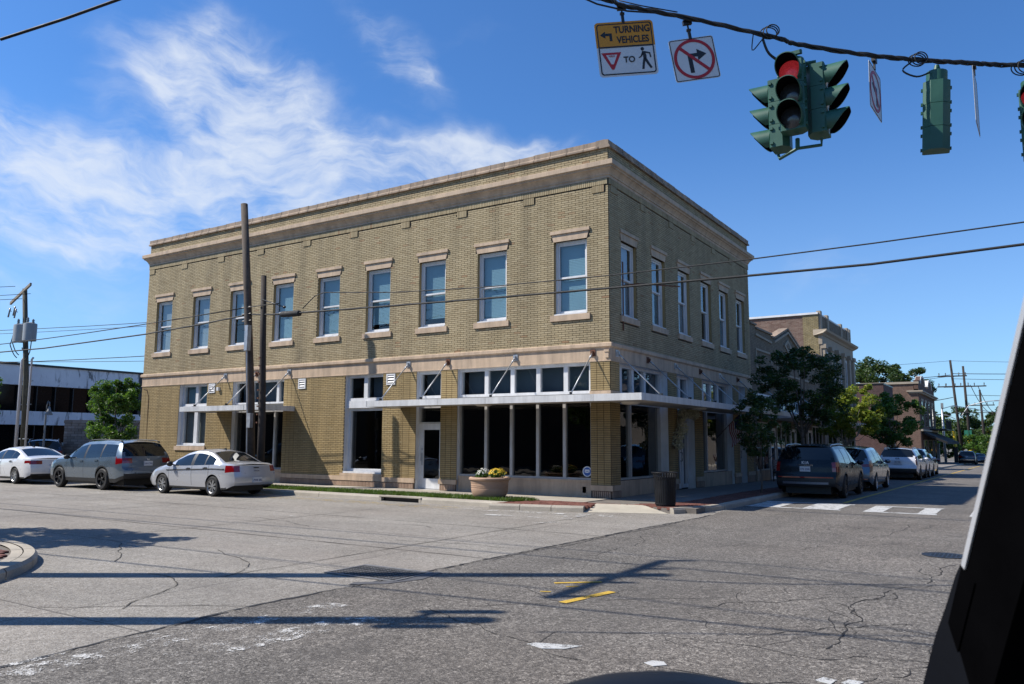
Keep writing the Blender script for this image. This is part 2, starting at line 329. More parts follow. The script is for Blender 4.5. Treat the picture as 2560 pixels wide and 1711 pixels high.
p = coords(tt, True); ln_ = tt.mapr(tt.noise(tt.mapping(p, (1.0, 0.05, 1)), 1.0, 3, .5), .45, .7, 0, .30, True); oil = tt.mapr(tt.noise(tt.mapping(p, (0.8, 0.5, 1), (0, 0, .5)), 0.75, 6, .7), .56, .72, 0, .55, True)
c = tt.mix(ln_, c, (.085, .078, .070)); c = tt.mix(oil, c, (.062, .056, .050)); tt.put(bs.inputs['Base Color'], c)
def paint_mat(name, colr, wear, sc=5.0):
    mt, tt, bs = base_mat(name)
    p = coords(tt, True); n = tt.noise(p, sc, 8, 0.72); n2 = tt.noise(p, 70, 2, 0.6)
    a = tt.mapr(tt.math('MULTIPLY_ADD', n2, 0.35, tt.math('MULTIPLY', n, 0.8)), wear, wear + 0.07)
    tt.put(bs.inputs['Base Color'], tt.mix(1.0, colr, tt.ramp(n2, [(0.3, 0.8), (0.7, 1.0)]), 'MULTIPLY')); bs.inputs['Roughness'].default_value = 0.7
    tt.put(bs.inputs['Alpha'], a); MATS[name] = mt; return mt
PWHITE = paint_mat('white_road_paint', (0.50, 0.50, 0.485), 0.47); PWORN = paint_mat('worn_white_road_paint', (0.60, 0.59, 0.56), 0.60, 3.0)
PYEL = paint_mat('yellow_road_paint', (0.56, 0.36, 0.045), 0.44); PYELW = paint_mat('worn_yellow_road_paint', (0.45, 0.32, 0.10), 0.58)
TAR = mat('black_tar_seal', (0.025, 0.025, 0.026), 0.7, 0.3, 4, world=True)
GRASSM = leaf_mat('grass_blade', (0.045, 0.085, 0.014), (0.07, 0.125, 0.02), (0.12, 0.16, 0.035))

YS = [-700, -200, -60, -20, 0, 5] + list(range(10, 121, 5)) + [200, 400, 900]
g = MB()
for a, b in zip(YS[:-1], YS[1:]):
    g.quad((-900, a, zroad(a) - 0.03), (900, a, zroad(a) - 0.03), (900, b, zroad(b) - 0.03), (-900, b, zroad(b) - 0.03))
g.build('ground', GROUND, kind='structure')
r = MB(); r.quad((-120, -14.4, -0.146), (4.2, -14.4, -0.146), (4.2, -2.9, -0.146), (-120, -2.9, -0.146))
r.quad((-0.2, -60, -0.146), (16, -60, -0.146), (16, -14.4, -0.146), (-5.2, -14.4, -0.146)); r.quad((-2.0, -2.9, -0.146), (4.2, -2.9, -0.146), (4.2, 2, -0.146), (-2.0, 2, -0.146)); r.quad((4.2, -14.4, -0.146), (16, -14.4, -0.146), (16, 2, -0.146), (4.2, 2, -0.146))
r.build('concrete_road', ROADC, kind='structure')
EDGE = [(2.9, -60), (3.31, -17.8), (3.05, -15.2), (3.18, -12.6), (3.25, -9.8), (3.42, -5.5), (3.62, -2.6), (3.5, -1.2), (3.42, 0.5), (3.42, 118)]
def edge_x(y):
    for (x0, y0), (x1, y1) in zip(EDGE[:-1], EDGE[1:]):
        if y0 <= y <= y1: return x0 + (x1 - x0) * (y - y0) / (y1 - y0)
    return 3.4
a = MB(); ys = [-60, -30] + [-19 + 0.12 * i for i in range(160)] + [0.5 + 5 * i for i in range(24)] + [118]
prev = None
for y in ys:
    e = edge_x(y) + (random.uniform(-0.03, 0.03) + 0.03 * math.sin(y * 3.1) if -19 < y < 0 else 0)
    cur = [(x, y, zroad(y) - 0.0005) for x in (e, 5, 9, 14.2)]
    if prev:
        for k in range(3): a.quad(prev[k], prev[k + 1], cur[k + 1], cur[k])
    prev = cur
a.build('asphalt_road', ROADA, kind='structure')
# open seam along the asphalt edge and cracks that wander over the asphalt
def ribbon(mb, pts, w, z=0.003):
    for (p, q) in zip(pts[:-1], pts[1:]):
        dv = Vector((q[0] - p[0], q[1] - p[1], 0))
        if dv.length < 1e-5: continue
        nrm = Vector((-dv.y, dv.x, 0)).normalized(); w0, w1 = (w(p), w(q)) if callable(w) else (w, w)
        mb.quad((p[0] - nrm.x * w0, p[1] - nrm.y * w0, zroad(p[1]) + z), (q[0] - nrm.x * w1, q[1] - nrm.y * w1, zroad(q[1]) + z),
                (q[0] + nrm.x * w1, q[1] + nrm.y * w1, zroad(q[1]) + z), (p[0] + nrm.x * w0, p[1] + nrm.y * w0, zroad(p[1]) + z))
tb = MB(); pts = []
y = -19.0
while y < -1.8:
    pts.append((edge_x(y) - 0.01 + random.uniform(-0.02, 0.02), y)); y += 0.1
rw = {}
def wv(p): return rw.setdefault(p, random.uniform(0.010, 0.034))
ribbon(tb, pts, wv, 0.0045)
ribbon(tb, [(x + 0.12 + 0.05 * math.sin(yy * 2), yy) for x, yy in pts if -11 < yy < -4], lambda p: 0.008, 0.0045)
tb.build('tar_seam', TAR, kind='structure')
tp = MB(); tp.prism([(3.0, -13.7), (3.35, -13.4), (3.52, -12.9), (3.42, -12.35), (3.30, -12.3), (3.36, -13.15), (2.95, -13.55)], -0.1445 + 0.006, -0.1445 + 0.010, 'z')
tp.build('tar_patch', mat('grey_tar_patch', (0.09, 0.09, 0.095), 0.7, 0.2, 4, world=True), kind='structure')
ck = MB()
def crack(x, y, ang, n, w, step=0.085, turn=0.5):
    pts = [(x, y)]; a0 = ang
    for i in range(n):
        ang = a0 + (ang - a0) * 0.7 + random.uniform(-turn, turn); x += math.cos(ang) * step; y += math.sin(ang) * step; pts.append((x, y))
    ws = {q: w * random.uniform(0.15, 0.75) for q in pts}
    ribbon(ck, pts, lambda q: ws[q], 0.003); return pts
for args in [(7.45, -14.9, 0.35, 16, .012), (7.9, -13.6, 0.9, 38, .011), (8.45, -11.3, 1.2, 22, .012), (6.9, -7.2, 1.3, 30, .012), (6.3, -4.2, 0.9, 26, .012), (7.9, -13.5, 2.6, 14, .007), (8.9, -12.4, -0.2, 20, .007),
             (4.1, -10.4, 1.45, 50, .010), (3.7, -8.4, 1.3, 40, .009), (4.6, -8.7, 1.0, 30, .008), (5.0, -13.9, 0.6, 36, .009), (9.4, -11.5, 1.0, 25, .008), (8.2, -2.5, 1.2, 30, .013), (5.2, -3.0, 1.5, 22, .009), (9.2, -14.2, 0.8, 34, .009),
             (8.6, -13.6, 1.3, 40, .016), (9.0, -9.5, 1.2, 36, .013), (7.1, -12.6, 1.1, 34, .011), (6.6, -14.2, .4, 40, .010), (8.1, -15.0, .15, 30, .012), (7.6, -4.8, 1.5, 40, .013), (8.7, -12.9, 1.9, 16, .008), (7.0, -15.1, 2.8, 30, .009), (6.2, -6.0, 0.3, 22, .007), (4.9, -12.6, -0.8, 14, .008)]:
    q = crack(*args)
    if args[3] > 24:
        for k in (8, 18): crack(*q[k], args[2] + random.choice((-1, 1)) * 1.0, 9, args[4] * 0.6)
ck.build('road_crack', mat('crack_shadow', (0.018, 0.017, 0.016), 0.95, 0.3, 5), kind='structure')
# joints and cracks in the concrete
jb = MB()
for yj in (-7.3, -10.9): 
    xx = -58.0; pj = []
    while xx < 3.3: pj.append((xx, yj + random.uniform(-.012, .012))); xx += .35
    wj = {q: random.uniform(.006, .016) for q in pj}; ribbon(jb, pj, lambda q: wj[q], 0.001)
for k in range(12):
    xj = 1.2 - 5.4 * k; pj = [(xj + random.uniform(-.015, .015), -14.3 + .35 * i) for i in range(32)]; wj = {q: random.uniform(.005, .014) for q in pj}; ribbon(jb, pj, lambda q: wj[q], 0.001)
def ccrack(x, y, ang, n):
    pts = [(x, y)]
    for i in range(n): ang += random.uniform(-.3, .3); x += math.cos(ang) * .16; y += math.sin(ang) * .16; pts.append((x, y))
    wj = {q: random.uniform(.003, .010) for q in pts}; ribbon(jb, pts, lambda q: wj[q], 0.001)
for a_ in ((-4.2, -13.2, .5, 22), (-1.0, -12.6, -.2, 18), (-6, -9.0, .1, 24), (-2.4, -8.8, .9, 16), (0.5, -10.0, .3, 14), (-11, -8, .2, 24), (0.2, -14.6, .3, 16), (1.2, -16.5, .6, 14)): ccrack(*a_)
jb.build('concrete_joint', mat('joint_dirt', (.05, .045, .038), .95, .3, 5), kind='structure')
# painted markings
def strip(mb, pts, w): ribbon(mb, pts, w, 0.0065)
def seg(a, b, n): return [(a[0] + (b[0] - a[0]) * i / n, a[1] + (b[1] - a[1]) * i / n) for i in range(n + 1)]
cw = MB()
for x0, x1 in ((3.45, 5.95), (6.5, 8.2), (8.9, 10.6), (11.2, 12.6)):
    for y0 in (1.35, 3.45): cw.quad((x0, y0, zroad(y0) + .006), (x1, y0, zroad(y0) + .006), (x1, y0 + .22, zroad(y0) + .006), (x0, y0 + .22, zroad(y0) + .006))
for x0, x1 in ((3.5, 4.35), (4.95, 5.85), (6.5, 6.95), (7.75, 8.15), (8.9, 9.3), (10.2, 10.6), (11.2, 11.7)):
    cw.quad((x0, 1.57, zroad(1.57) + .006), (x1, 1.57, zroad(1.57) + .006), (x1, 3.45, zroad(3.45) + .006), (x0, 3.45, zroad(3.45) + .006))
cw.build('crosswalk_marking', PWHITE, kind='structure')
cf = MB(); strip(cf, seg((-2.4, -4.05), (2.2, -3.55), 8), .16); strip(cf, seg((-1.6, -5.1), (1.3, -4.75), 6), .12); strip(cf, seg((1.0, -6.0), (1.35, -5.5), 2), .14)
strip(cf, seg((0.6, -4.35), (2.2, -3.7), 4), .15); strip(cf, seg((-16.5, -8.4), (-13.4, -8.5), 3), .05); strip(cf, seg((-13.0, -8.6), (-10.4, -8.7), 3), .05); strip(cf, seg((-5, -8.0), (-4.2, -8.0), 2), .08)
strip(cf, seg((3.55, -18.4), (3.75, -14.6), 8), .16); strip(cf, seg((4.2, -17.0), (4.5, -14.8), 5), .2); strip(cf, seg((3.3, -19), (3.32, -16.5), 5), .05)
cf.build('worn_crosswalk_marking', PWORN, kind='structure')
wb = MB(); 
for pl in ([(6.36, -14.92), (6.55, -14.98), (6.72, -14.88), (6.80, -14.70), (6.70, -14.74), (6.52, -14.80), (6.40, -14.84)], [(7.46, -14.90), (7.56, -14.95), (7.64, -14.86), (7.58, -14.78), (7.49, -14.80)], [(8.72, -14.62), (8.84, -14.66), (8.86, -14.53), (8.76, -14.5)], [(8.9, -14.58), (9.0, -14.6), (9.04, -14.46), (8.93, -14.46)]):
    wb.prism(pl, zroad(0) + .002, zroad(0) + .006, 'z')
wb.build('white_road_fleck', PWHITE, kind='structure')
yb = MB(); strip(yb, seg((5.06, -12.17), (5.52, -11.76), 3), .035); strip(yb, seg((5.74, -13.18), (5.92, -12.28), 3), .055); strip(yb, seg((5.3, -12.3), (5.42, -12.2), 1), .02); strip(yb, seg((5.2, -12.75), (5.32, -12.7), 1), .02)
strip(yb, [(5.55, 4.2 + 3 * i) for i in range(36)], .06)
yb.build('yellow_road_line', PYEL, kind='structure')
yl = MB()
for k in range(4): strip(yl, seg((-11, -3.75 - .16 * k), (-2.6, -3.75 - .17 * k), 8), .03)
yl.build('faded_yellow_line', PYELW, kind='structure')

# ------------------------------------------------------------------ kerbs, pavements, planting strip
kerb = link('kerb', None, None, 'structure')
def kerb_run(a, b, w, n, ztop=None, side=1):
    for i in range(n):
        p = Vector(a).lerp(Vector(b), i / n); q = Vector(a).lerp(Vector(b), (i + 1) / n); dv = (q - p).normalized(); nr = Vector((-dv.y, dv.x)) * side
        p = p + dv * 0.008; q = q - dv * 0.008; mb = MB()
        zt = lambda y: zroad(y) + 0.14 + random.uniform(-.004, .004)
        prof = [(0, -0.2), (0.012, -0.045), (0.045, 0.0), (w, 0.002), (w, -0.2)]
        vs = [(pt.x + nr.x * o, pt.y + nr.y * o, zt(pt.y) + h) for pt in (p, q) for o, h in prof]
        mb.add(vs, [(0, 1, 6, 5), (1, 2, 7, 6), (2, 3, 8, 7), (3, 4, 9, 8), (0, 4, 3, 2, 1), (5, 6, 7, 8, 9)]); mb.build('kerb_stone', CONC, kerb)
kerb_run((-60, -3.1), (-24, -3.1), 0.32, 6); kerb_run((-24, -3.1), (-6.15, -3.1), 0.32, 7); kerb_run((-4.55, -3.1), (-1.75, -3.12), 0.32, 1)
kerb_run((-1.8, -3.66), (0.68, -3.05), 0.2, 3)
for a, b in (((2.72, -2.12), (3.02, -1.5)), ((3.02, -1.5), (3.25, -0.85)), ((3.25, -0.85), (3.36, -0.1))): kerb_run(a, b, 0.2, 1)
kerb_run((3.38, -0.1), (3.4, 20), 0.2, 7); kerb_run((3.4, 20), (3.4, 118), 0.2, 14); kerb_run((14.2, 118), (14.2, 0), 0.2, 10)
kin = thing('storm_inlet', 'concrete kerb inlet with a dark slot mouth, set in the kerb beside the grass strip', 'storm drain', (-5.35, -3.1, -0.14))
mb = MB(); mb.box(-.8, .8, 0.03, .5, .105, .145); mb.box(-.8, -.72, 0, .5, -.05, .105); mb.box(.72, .8, 0, .5, -.05, .105); mb.box(-.8, .8, -.01, .03, .112, .14); mb.build('hood', CONC, kin)
MB().box(-.72, .72, .12, .4, -.04, .104).build('throat_shade_block', BLACKM, kin); MB().box(-.72, .72, .01, .12, -.05, -.004).build('lip', TAR, kin)  # solid black block stands in for the shade inside the slot
pv = link('pavement', None, None, 'structure')
MB().box(-60, 3.16, -1.75, -0.02, -0.4, -0.02).build('bedding', MORTL, pv)
x = -24.0
while x < 0.0:
    MB().box(x + .006, x + 1.494, -1.74, -0.03, -0.1, random.uniform(-.003, .003)).build('paving_slab', CONC, pv); x += 1.5
MB().box(-60, -24.01, -1.74, -0.03, -0.1, 0).build('far_slab', CONC, pv)
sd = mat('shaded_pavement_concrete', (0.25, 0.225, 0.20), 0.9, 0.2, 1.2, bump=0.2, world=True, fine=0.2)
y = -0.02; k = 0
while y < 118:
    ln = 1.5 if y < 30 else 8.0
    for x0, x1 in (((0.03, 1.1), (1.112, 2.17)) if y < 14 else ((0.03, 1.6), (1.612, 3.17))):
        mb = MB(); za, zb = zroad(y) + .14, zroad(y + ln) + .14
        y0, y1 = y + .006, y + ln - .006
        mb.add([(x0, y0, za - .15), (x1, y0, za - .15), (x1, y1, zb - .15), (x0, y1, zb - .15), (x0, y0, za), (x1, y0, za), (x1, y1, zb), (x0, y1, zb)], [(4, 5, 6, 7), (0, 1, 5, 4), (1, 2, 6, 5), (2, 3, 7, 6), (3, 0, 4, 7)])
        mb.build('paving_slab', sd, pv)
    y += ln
def inside(poly, x, y):
    c = False; n = len(poly)
    for i in range(n):
        x0, y0 = poly[i]; x1, y1 = poly[(i + 1) % n]
        if (y0 > y) != (y1 > y) and x < (x1 - x0) * (y - y0) / (y1 - y0) + x0: c = not c
    return c
PAVP = [(-1.78, -3.42), (0.62, -2.82), (0.5, -1.98), (1.72, -1.72), (2.62, -2.06), (2.98, -1.2), (3.2, -.2), (3.2, 0.2), (3.2, 13.9), (2.2, 13.9), (2.2, -0.3), (1.2, -1.78), (-1.0, -1.78), (-1.5, -1.9)]
RAMP = [(0.66, -2.9), (2.58, -2.12), (1.72, -1.70), (0.50, -1.96)]
bv = MB(); bv.prism([(-1.78, -3.44), (0.62, -2.84), (0.5, -1.98), (1.72, -1.72), (2.62, -2.06), (2.98, -1.2), (3.2, -0.02), (0.0, -0.02), (0.0, -1.75), (-1.5, -1.75)], -0.3, -0.022, 'z'); bv.build('paver_bed', MORTL, pv)
bp = MB()
for iy in range(-18, 71):
    yy = iy * 0.2
    for ix in range(-20, 33):
        xx = ix * 0.1 + (0.05 if iy % 2 else 0); 
        for hy in (0, 0.1):
            cx, cy = xx, yy + hy
            if inside(PAVP, cx, cy) and not inside(RAMP, cx, cy) and not (cx > 0 and cx < 2.2 and cy > -0.1):
                if (ix + (1 if hy else 0)) % 2: continue
                z = zroad(cy) + .14 + random.uniform(-.004, .004)
                bp.box(cx - .096, cx + .096, cy - .046, cy + .046, z - .06, z)
bp.build('brick_pavers', PAVER, pv, kind='stuff')
rp = MB(); rp.add([(0.66, -3.02, -.136), (2.62, -2.22, -.136), (1.72, -1.70, .003), (0.50, -1.96, .003), (0.66, -3.02, -.3), (2.62, -2.22, -.3), (1.62, -1.7, -.3), (.5, -1.96, -.3)], [(0, 1, 2, 3), (0, 4, 5, 1), (1, 5, 6, 2), (3, 7, 4, 0)])
rp.build('kerb_ramp', mat('ramp_concrete', (0.50, 0.45, 0.36), 0.9, 0.12, 2, world=True, fine=0.15), pv)
def blades(name, poly, n, h, parent=None, z0=0.0, zf=None):
    xs = [q[0] for q in poly]; ys_ = [q[1] for q in poly]; out = []
    while len(out) < n:
        x, y = random.uniform(min(xs), max(xs)), random.uniform(min(ys_), max(ys_))
        if not inside(poly, x, y): continue
        hh = h * random.uniform(.4, 1.25); an = random.uniform(0, PI); w = random.uniform(.006, .014); lx, ly = random.uniform(-.6, .6) * hh, random.uniform(-.6, .6) * hh
        dx, dy = math.cos(an) * w, math.sin(an) * w
        out.append([(x - dx, y - dy, z0), (x + dx, y + dy, z0), (x + lx + dx * .2, y + ly + dy * .2, z0 + hh), (x + lx - dx * .2, y + ly - dy * .2, z0 + hh)])
    o = quads_mesh(name, np.array(out), GRASSM, parent, 'stuff'); return o
SOIL = mat('dark_soil', (0.07, 0.055, 0.03), 0.95, 0.3, 4, world=True)
MB().box(-60, -1.9, -2.78, -1.76, -0.3, -0.015).build('planting_strip', SOIL, kind='structure')
blades('grass', [(-16, -2.78), (-1.9, -2.78), (-1.2, -2.0), (-1.6, -1.78), (-16, -1.78)], 26000, 0.075)
blades('far_grass', [(-45, -2.78), (-16, -2.78), (-16, -1.78), (-45, -1.78)], 9000, 0.08)
# corner island at the near left
isl = link('corner_pavement', None, None, 'structure')
def arc(r, a0, a1, n): return [(-4 + r * math.cos(math.radians(a0 + (a1 - a0) * i / n)), -18.55 + r * math.sin(math.radians(a0 + (a1 - a0) * i / n))) for i in range(n + 1)]
mb = MB(); mb.prism([(-30, -14.5)] + arc(3.9, 90, 0, 16) + [(0.05, -30), (-30, -30)], -.3, -.03, 'z'); mb.build('bedding', MORTL, isl)
for i in range(7):
    a0, a1 = 96 - i * 14, 96 - (i + 1) * 14 + .25
    mb = MB(); o_, i_ = arc(4.14, a0, a1, 5), arc(3.96, a0, a1, 5); oc = arc(4.10, a0, a1, 5)
    for k in range(5):
        mb.quad((*o_[k + 1], -.3), (*o_[k], -.3), (*o_[k], -.045), (*o_[k + 1], -.045)); mb.quad((*o_[k + 1], -.045), (*o_[k], -.045), (*oc[k], 0), (*oc[k + 1], 0)); mb.quad((*oc[k + 1], 0), (*oc[k], 0), (*i_[k], .003), (*i_[k + 1], .003))
    mb.quad((*o_[0], -.3), (*i_[0], -.3), (*i_[0], 0), (*oc[0], 0)); mb.quad((*o_[5], -.3), (*oc[5], 0), (*i_[5], 0), (*i_[5], -.3)); mb.build('kerb_stone', CONC, isl, 20)
    mb = MB(); o_, i_ = arc(3.945, a0, a1, 5), arc(3.80, a0, a1, 5)
    for k in range(5): mb.quad((*o_[k + 1], -.002), (*o_[k], -.002), (*i_[k], -.002), (*i_[k + 1], -.002))
    mb.quad((*o_[0], -.1), (*i_[0], -.1), (*i_[0], -.002), (*o_[0], -.002)); mb.build('apron_slab', CONC, isl)
kerb_run((-40, -14.46), (-4.55, -14.46), .22, 12, side=-1)
for iy in range(34):
    for ix in range(33):
        cx, cy = -7.2 + ix * .205 + (.1 if iy % 2 else 0), -18.6 + iy * .105
        rr = math.hypot(cx + 4, cy + 18.55)
        if rr < 3.71 and rr > 1.6 and not inside([(-9, -14), (-4.0, -14.9), (-3.4, -15.3), (-4.3, -15.75), (-9, -16.0)], cx, cy):
            MB().box(cx - .098, cx + .098, cy - .048, cy + .048, -.06, random.uniform(-.006, .003)).build('brick', PAVER, isl)
mb = MB(); mb.prism([(-30, -14.6), (-4.4, -14.6), (-3.45, -15.05), (-4.3, -15.5), (-30, -15.8)], -.1, -.006, 'z'); mb.build('verge_soil', SOIL, isl)
blades('verge_grass', [(-7.5, -14.58), (-4.2, -14.6), (-3.45, -15.05), (-4.2, -15.45), (-7.5, -15.7)], 9000, 0.07)
# drain grate and manhole
dg = thing('drain_grate', 'steel bar drain grate let into the concrete road beside the asphalt edge', 'drain grate', (2.70, -12.83, -0.138))
MB().box(-.58, .58, -.36, .36, -.003, 0.0).build('pit_shade_plate', mat('pit_shade_black', (.006, .006, .006), 1.0, .2, 3, spec=0.0), dg)  # flat black plate painted as the shade down between the bars
GRT = mat('worn_grate_steel', (0.20, 0.20, 0.205), 0.6, 0.3, 8, metal=0.2)
mb = MB(); mb.box(-.62, .62, -.40, -.36, -.003, .008); mb.box(-.62, .62, .36, .42, -.003, .009); mb.box(-.62, -.58, -.36, .36, -.003, .007); mb.box(.58, .62, -.36, .36, -.003, .007); mb.build('frame', GRT, dg)
for i in range(13): MB().box(-.58, .58, -.33 + i * .055 - .0045, -.33 + i * .055 + .0045, .001, .0045).build('bar', GRT, dg)
for i in range(9): MB().box(-.48 + i * .12 - .006, -.48 + i * .12 + .006, -.36, .36, .001, .004).build('cross_bar', GRT, dg)
mh = MB(); mh.lathe([(0.34, -.002), (0.34, .006), (0.325, .006), (.32, .001), (.31, .001), (.30, .005), (.0, .006)], n=40)
for i in range(-4, 5):
    for k in range(-4, 5):
        if i * i + k * k < 17: mh.box(i * .06 - .018, i * .06 + .018, k * .06 - .018, k * .06 + .018, .004, .010)
tag(mh.build('manhole_cover', mat('cast_iron', (0.035, 0.036, 0.04), 0.5, 0.3, 8, metal=0.5), loc=(8.98, -6.52, -0.136)), 'round cast iron manhole cover sunk in the asphalt', 'manhole cover')
# ------------------------------------------------------------------ brick facades
# a facade frame maps (u, z, d): u along the wall, z up, d outwards from the wall plane
class Fac:
    def __init__(s, o, du, out): s.o = Vector(o); s.du = Vector(du); s.out = Vector(out); s.flip = s.du.cross(Vector((0, 0, 1))).dot(s.out) < 0
    def p(s, u, z, d=0.0): q = s.o + s.du * u + s.out * d; return (q.x, q.y, q.z + z)
    def box(s, mb, u0, u1, z0, z1, d0, d1, mi=0):
        vs = [s.p(u, z, d) for d in (d0, d1) for u, z in ((u0, z0), (u1, z0), (u1, z1), (u0, z1))]
        fs = [(0, 3, 2, 1), (4, 5, 6, 7), (0, 1, 5, 4), (1, 2, 6, 5), (2, 3, 7, 6), (3, 0, 4, 7)]
        if s.flip: fs = [f[::-1] for f in fs]
        return mb.add(vs, fs, mi)
    def prism(s, mb, poly, d0, d1, mi=0):
        n = len(poly); vs = [s.p(u, z, d0) for u, z in poly] + [s.p(u, z, d1) for u, z in poly]
        fs = [tuple(range(n - 1, -1, -1)), tuple(range(n, 2 * n))] + [(i, (i + 1) % n, (i + 1) % n + n, i + n) for i in range(n)]
        if s.flip: fs = [f[::-1] for f in fs]
        return mb.add(vs, fs, mi)
    def panel(s, mb, u0, u1, z0, z1, holes, d=0.0, reveal=0.3):
        us = sorted({u0, u1, *[h[i] for h in holes for i in (0, 1) if u0 < h[i] < u1]}); zs = sorted({z0, z1, *[h[i] for h in holes for i in (2, 3) if z0 < h[i] < z1]})
        for a, b in zip(us[:-1], us[1:]):
            for c, e in zip(zs[:-1], zs[1:]):
                mu, mz = (a + b) / 2, (c + e) / 2
                if any(h[0] < mu < h[1] and h[2] < mz < h[3] for h in holes): continue
                q = [s.p(a, c, d), s.p(b, c, d), s.p(b, e, d), s.p(a, e, d)]; mb.quad(*(q[::-1] if s.flip else q))
        for h in holes:
            a, b, c, e = h[:4]
            for (p_, q_) in (((a, c), (a, e)), ((a, e), (b, e)), ((b, e), (b, c)), ((b, c), (a, c))): mb.quad(s.p(*p_, d), s.p(*q_, d), s.p(*q_, d - reveal), s.p(*p_, d - reveal), 1 if c > 5 else 2)
def courses(u0, u1, z0, z1, holes, L=0.25, H=0.0667, jt=0.0135, stack=False, soldier=False):
    "brick rectangles (u0, u1, z0, z1) that fill an area round its holes"
    out = []
    if soldier: L, H = 0.0667, z1 - z0
    n = max(1, int(round((z1 - z0) / H)))
    H = (z1 - z0) / n
    for i in range(n):
        a, b = z0 + i * H + jt / 2, z0 + (i + 1) * H - jt / 2; m = (a + b) / 2
        cuts = sorted([(max(h[0], u0), min(h[1], u1)) for h in holes if h[2] - .012 < m < h[3] + .012 and h[1] > u0 and h[0] < u1])
        runs = []; c = u0
        for h0, h1 in cuts:
            if h0 > c + .02: runs.append((c, h0))
            c = max(c, h1)
        if c < u1 - .02: runs.append((c, u1))
        sh = 0 if stack or soldier else (L / 2 if i % 2 else 0)
        for r0, r1 in runs:
            if stack:
                k = max(1, int(round((r1 - r0) / L))); w = (r1 - r0) / k
                for q in range(k): out.append((r0 + q * w + jt / 2, r0 + (q + 1) * w - jt / 2, a, b))
                continue
            k = math.floor((r0 - u0 - sh) / L)
            x = u0 + sh + k * L
            while x < r1:
                p, q = max(x, r0), min(x + L, r1)
                if q - p > .045: out.append((p + (jt / 2), q - jt / 2, a, b))
                x += L
    return out
def brick_quads(fac, rects, d=0.015, jitter=0.0015, back=0.0):
    out = []
    for (a, b, c, e) in rects:
        dd = d + random.uniform(-jitter, jitter)
        f = [fac.p(a, c, dd), fac.p(b, c, dd), fac.p(b, e, dd), fac.p(a, e, dd)]; k = [fac.p(a, c, back), fac.p(b, c, back), fac.p(b, e, back), fac.p(a, e, back)]
        out.append((f, k))
    return out
def bricks_obj(name, groups, mts, parent, kind='stuff'):
    "one joined mesh; every brick keeps its own island of five faces"
    vs = []; fs = []; mi = []
    for gi, bl in enumerate(groups):
        for f, k in bl:
            o = len(vs); vs += f + k
            fs += [(o, o + 1, o + 2, o + 3), (o, o + 4, o + 5, o + 1), (o + 1, o + 5, o + 6, o + 2), (o + 2, o + 6, o + 7, o + 3), (o + 3, o + 7, o + 4, o)]; mi += [gi] * 5
    mb = MB(); mb.v = vs; mb.f = fs; mb.mi = mi
    return mb.build(name, mts, parent, kind=kind)
FR = Fac((0, 0, 0), (1, 0, 0), (0, -1, 0))           # front: u = x
RT = Fac((0, 0, 0), (0, 1, 0), (1, 0, 0))            # street side: u = y
BL, BW, BH = 23.5, 14.4, 10.55
bld = thing('corner_building', 'two-storey buff brick corner shop building with pink-beige cornice, belt course and steel canopies', 'building')
FW = [(c - .575, c + .575, 5.50, 7.83) for c in (-22.17, -19.5, -16.98, -14.3, -11.77, -9.25, -6.75, -4.25, -1.32)]
RW = [(c - .575, c + .575, 5.47, 7.83) for c in (1.40, 3.80, 6.20, 8.60, 10.78, 13.04)]
FG = [(-20.70, -18.80, 1.36, 4.0), (-17.12, -14.05, 0.0, 4.0), (-10.74, -8.9, .46, 4.0), (-7.36, -6.30, 0.0, 4.0), (-5.60, -.66, 0.0, 4.0)]
RG = [(.62, 4.45, -.3, 4.0), (5.30, 7.00, -.3, 4.0), (7.88, 11.62, -.3, 4.0), (12.45, 13.4, -.3, 4.0)]
mb = MB(); FR.panel(mb, -BL, 0, -.35, BH, FW + FG); RT.panel(mb, 0, BW, -.35, BH, RW + RG)
mb.quad((-BL, 0, -.3), (-BL, 0, BH), (-BL, BW, BH), (-BL, BW, -.3)); mb.quad((-BL, BW, -.3), (-BL, BW, BH), (0, BW, BH), (0, BW, -.3))
mb.build('wall', [MORTAR, GOLD, WHITE], bld)
mb = MB(); mb.quad((-BL, 0.3, BH - .6), (-.3, .3, BH - .6), (-.3, BW, BH - .6), (-BL, BW, BH - .6)); mb.box(-BL, 0, .3, .34, BH - .6, BH); mb.box(-.34, -.3, .34, BW, BH - .6, BH); mb.build('roof', mat('grey_roofing', (.2, .2, .2), .9), bld)
# interior: floors and dark rooms behind the glass
mb = MB(); mb.quad((-BL, 7, 0), (-BL, 7, BH), (-.31, 7, BH), (-.31, 7, 0)); mb.quad((-6.5, .31, 0), (-6.5, BW, 0), (-6.5, BW, BH), (-6.5, .31, BH))
mb.box(-BL + .02, -.31, .31, BW - .02, 4.05, 4.5); mb.box(-BL + .02, -.31, .31, BW - .02, -.2, -.01); mb.quad((-BL + .02, .31, BH - .7), (-.31, .31, BH - .7), (-.31, BW, BH - .7), (-BL + .02, BW, BH - .7))
for x in (-18.76, -13.9, -11, -8.6, -6.2, -21): mb.quad((x, .31, 0), (x, 7, 0), (x, 7, 4.05), (x, .31, 4.05))
mb.build('interior', INT, bld)
SILL0 = 0.36
fh = FW + FG + [(c - .69, c + .69, 5.30, 5.50) for c in (-22.17, -19.5, -16.98, -14.3, -11.77, -9.25, -6.75, -4.25, -1.32)]
drops = [-23.47, -21.04, -18.5, -15.97, -13.25, -10.74, -8.21, -5.7, -3.02, -.53]
rdrops = [.1, 2.33, 4.83, 7.06, 9.36, 11.6, 13.8]
dh = [(a - .012, a + .442, 9.165, 9.40) for a in drops]; rdh = [(a - .012, a + .442, 9.165, 9.40) for a in rdrops]  # gaps round the drops bare dark mortar, standing in for shadow outlines
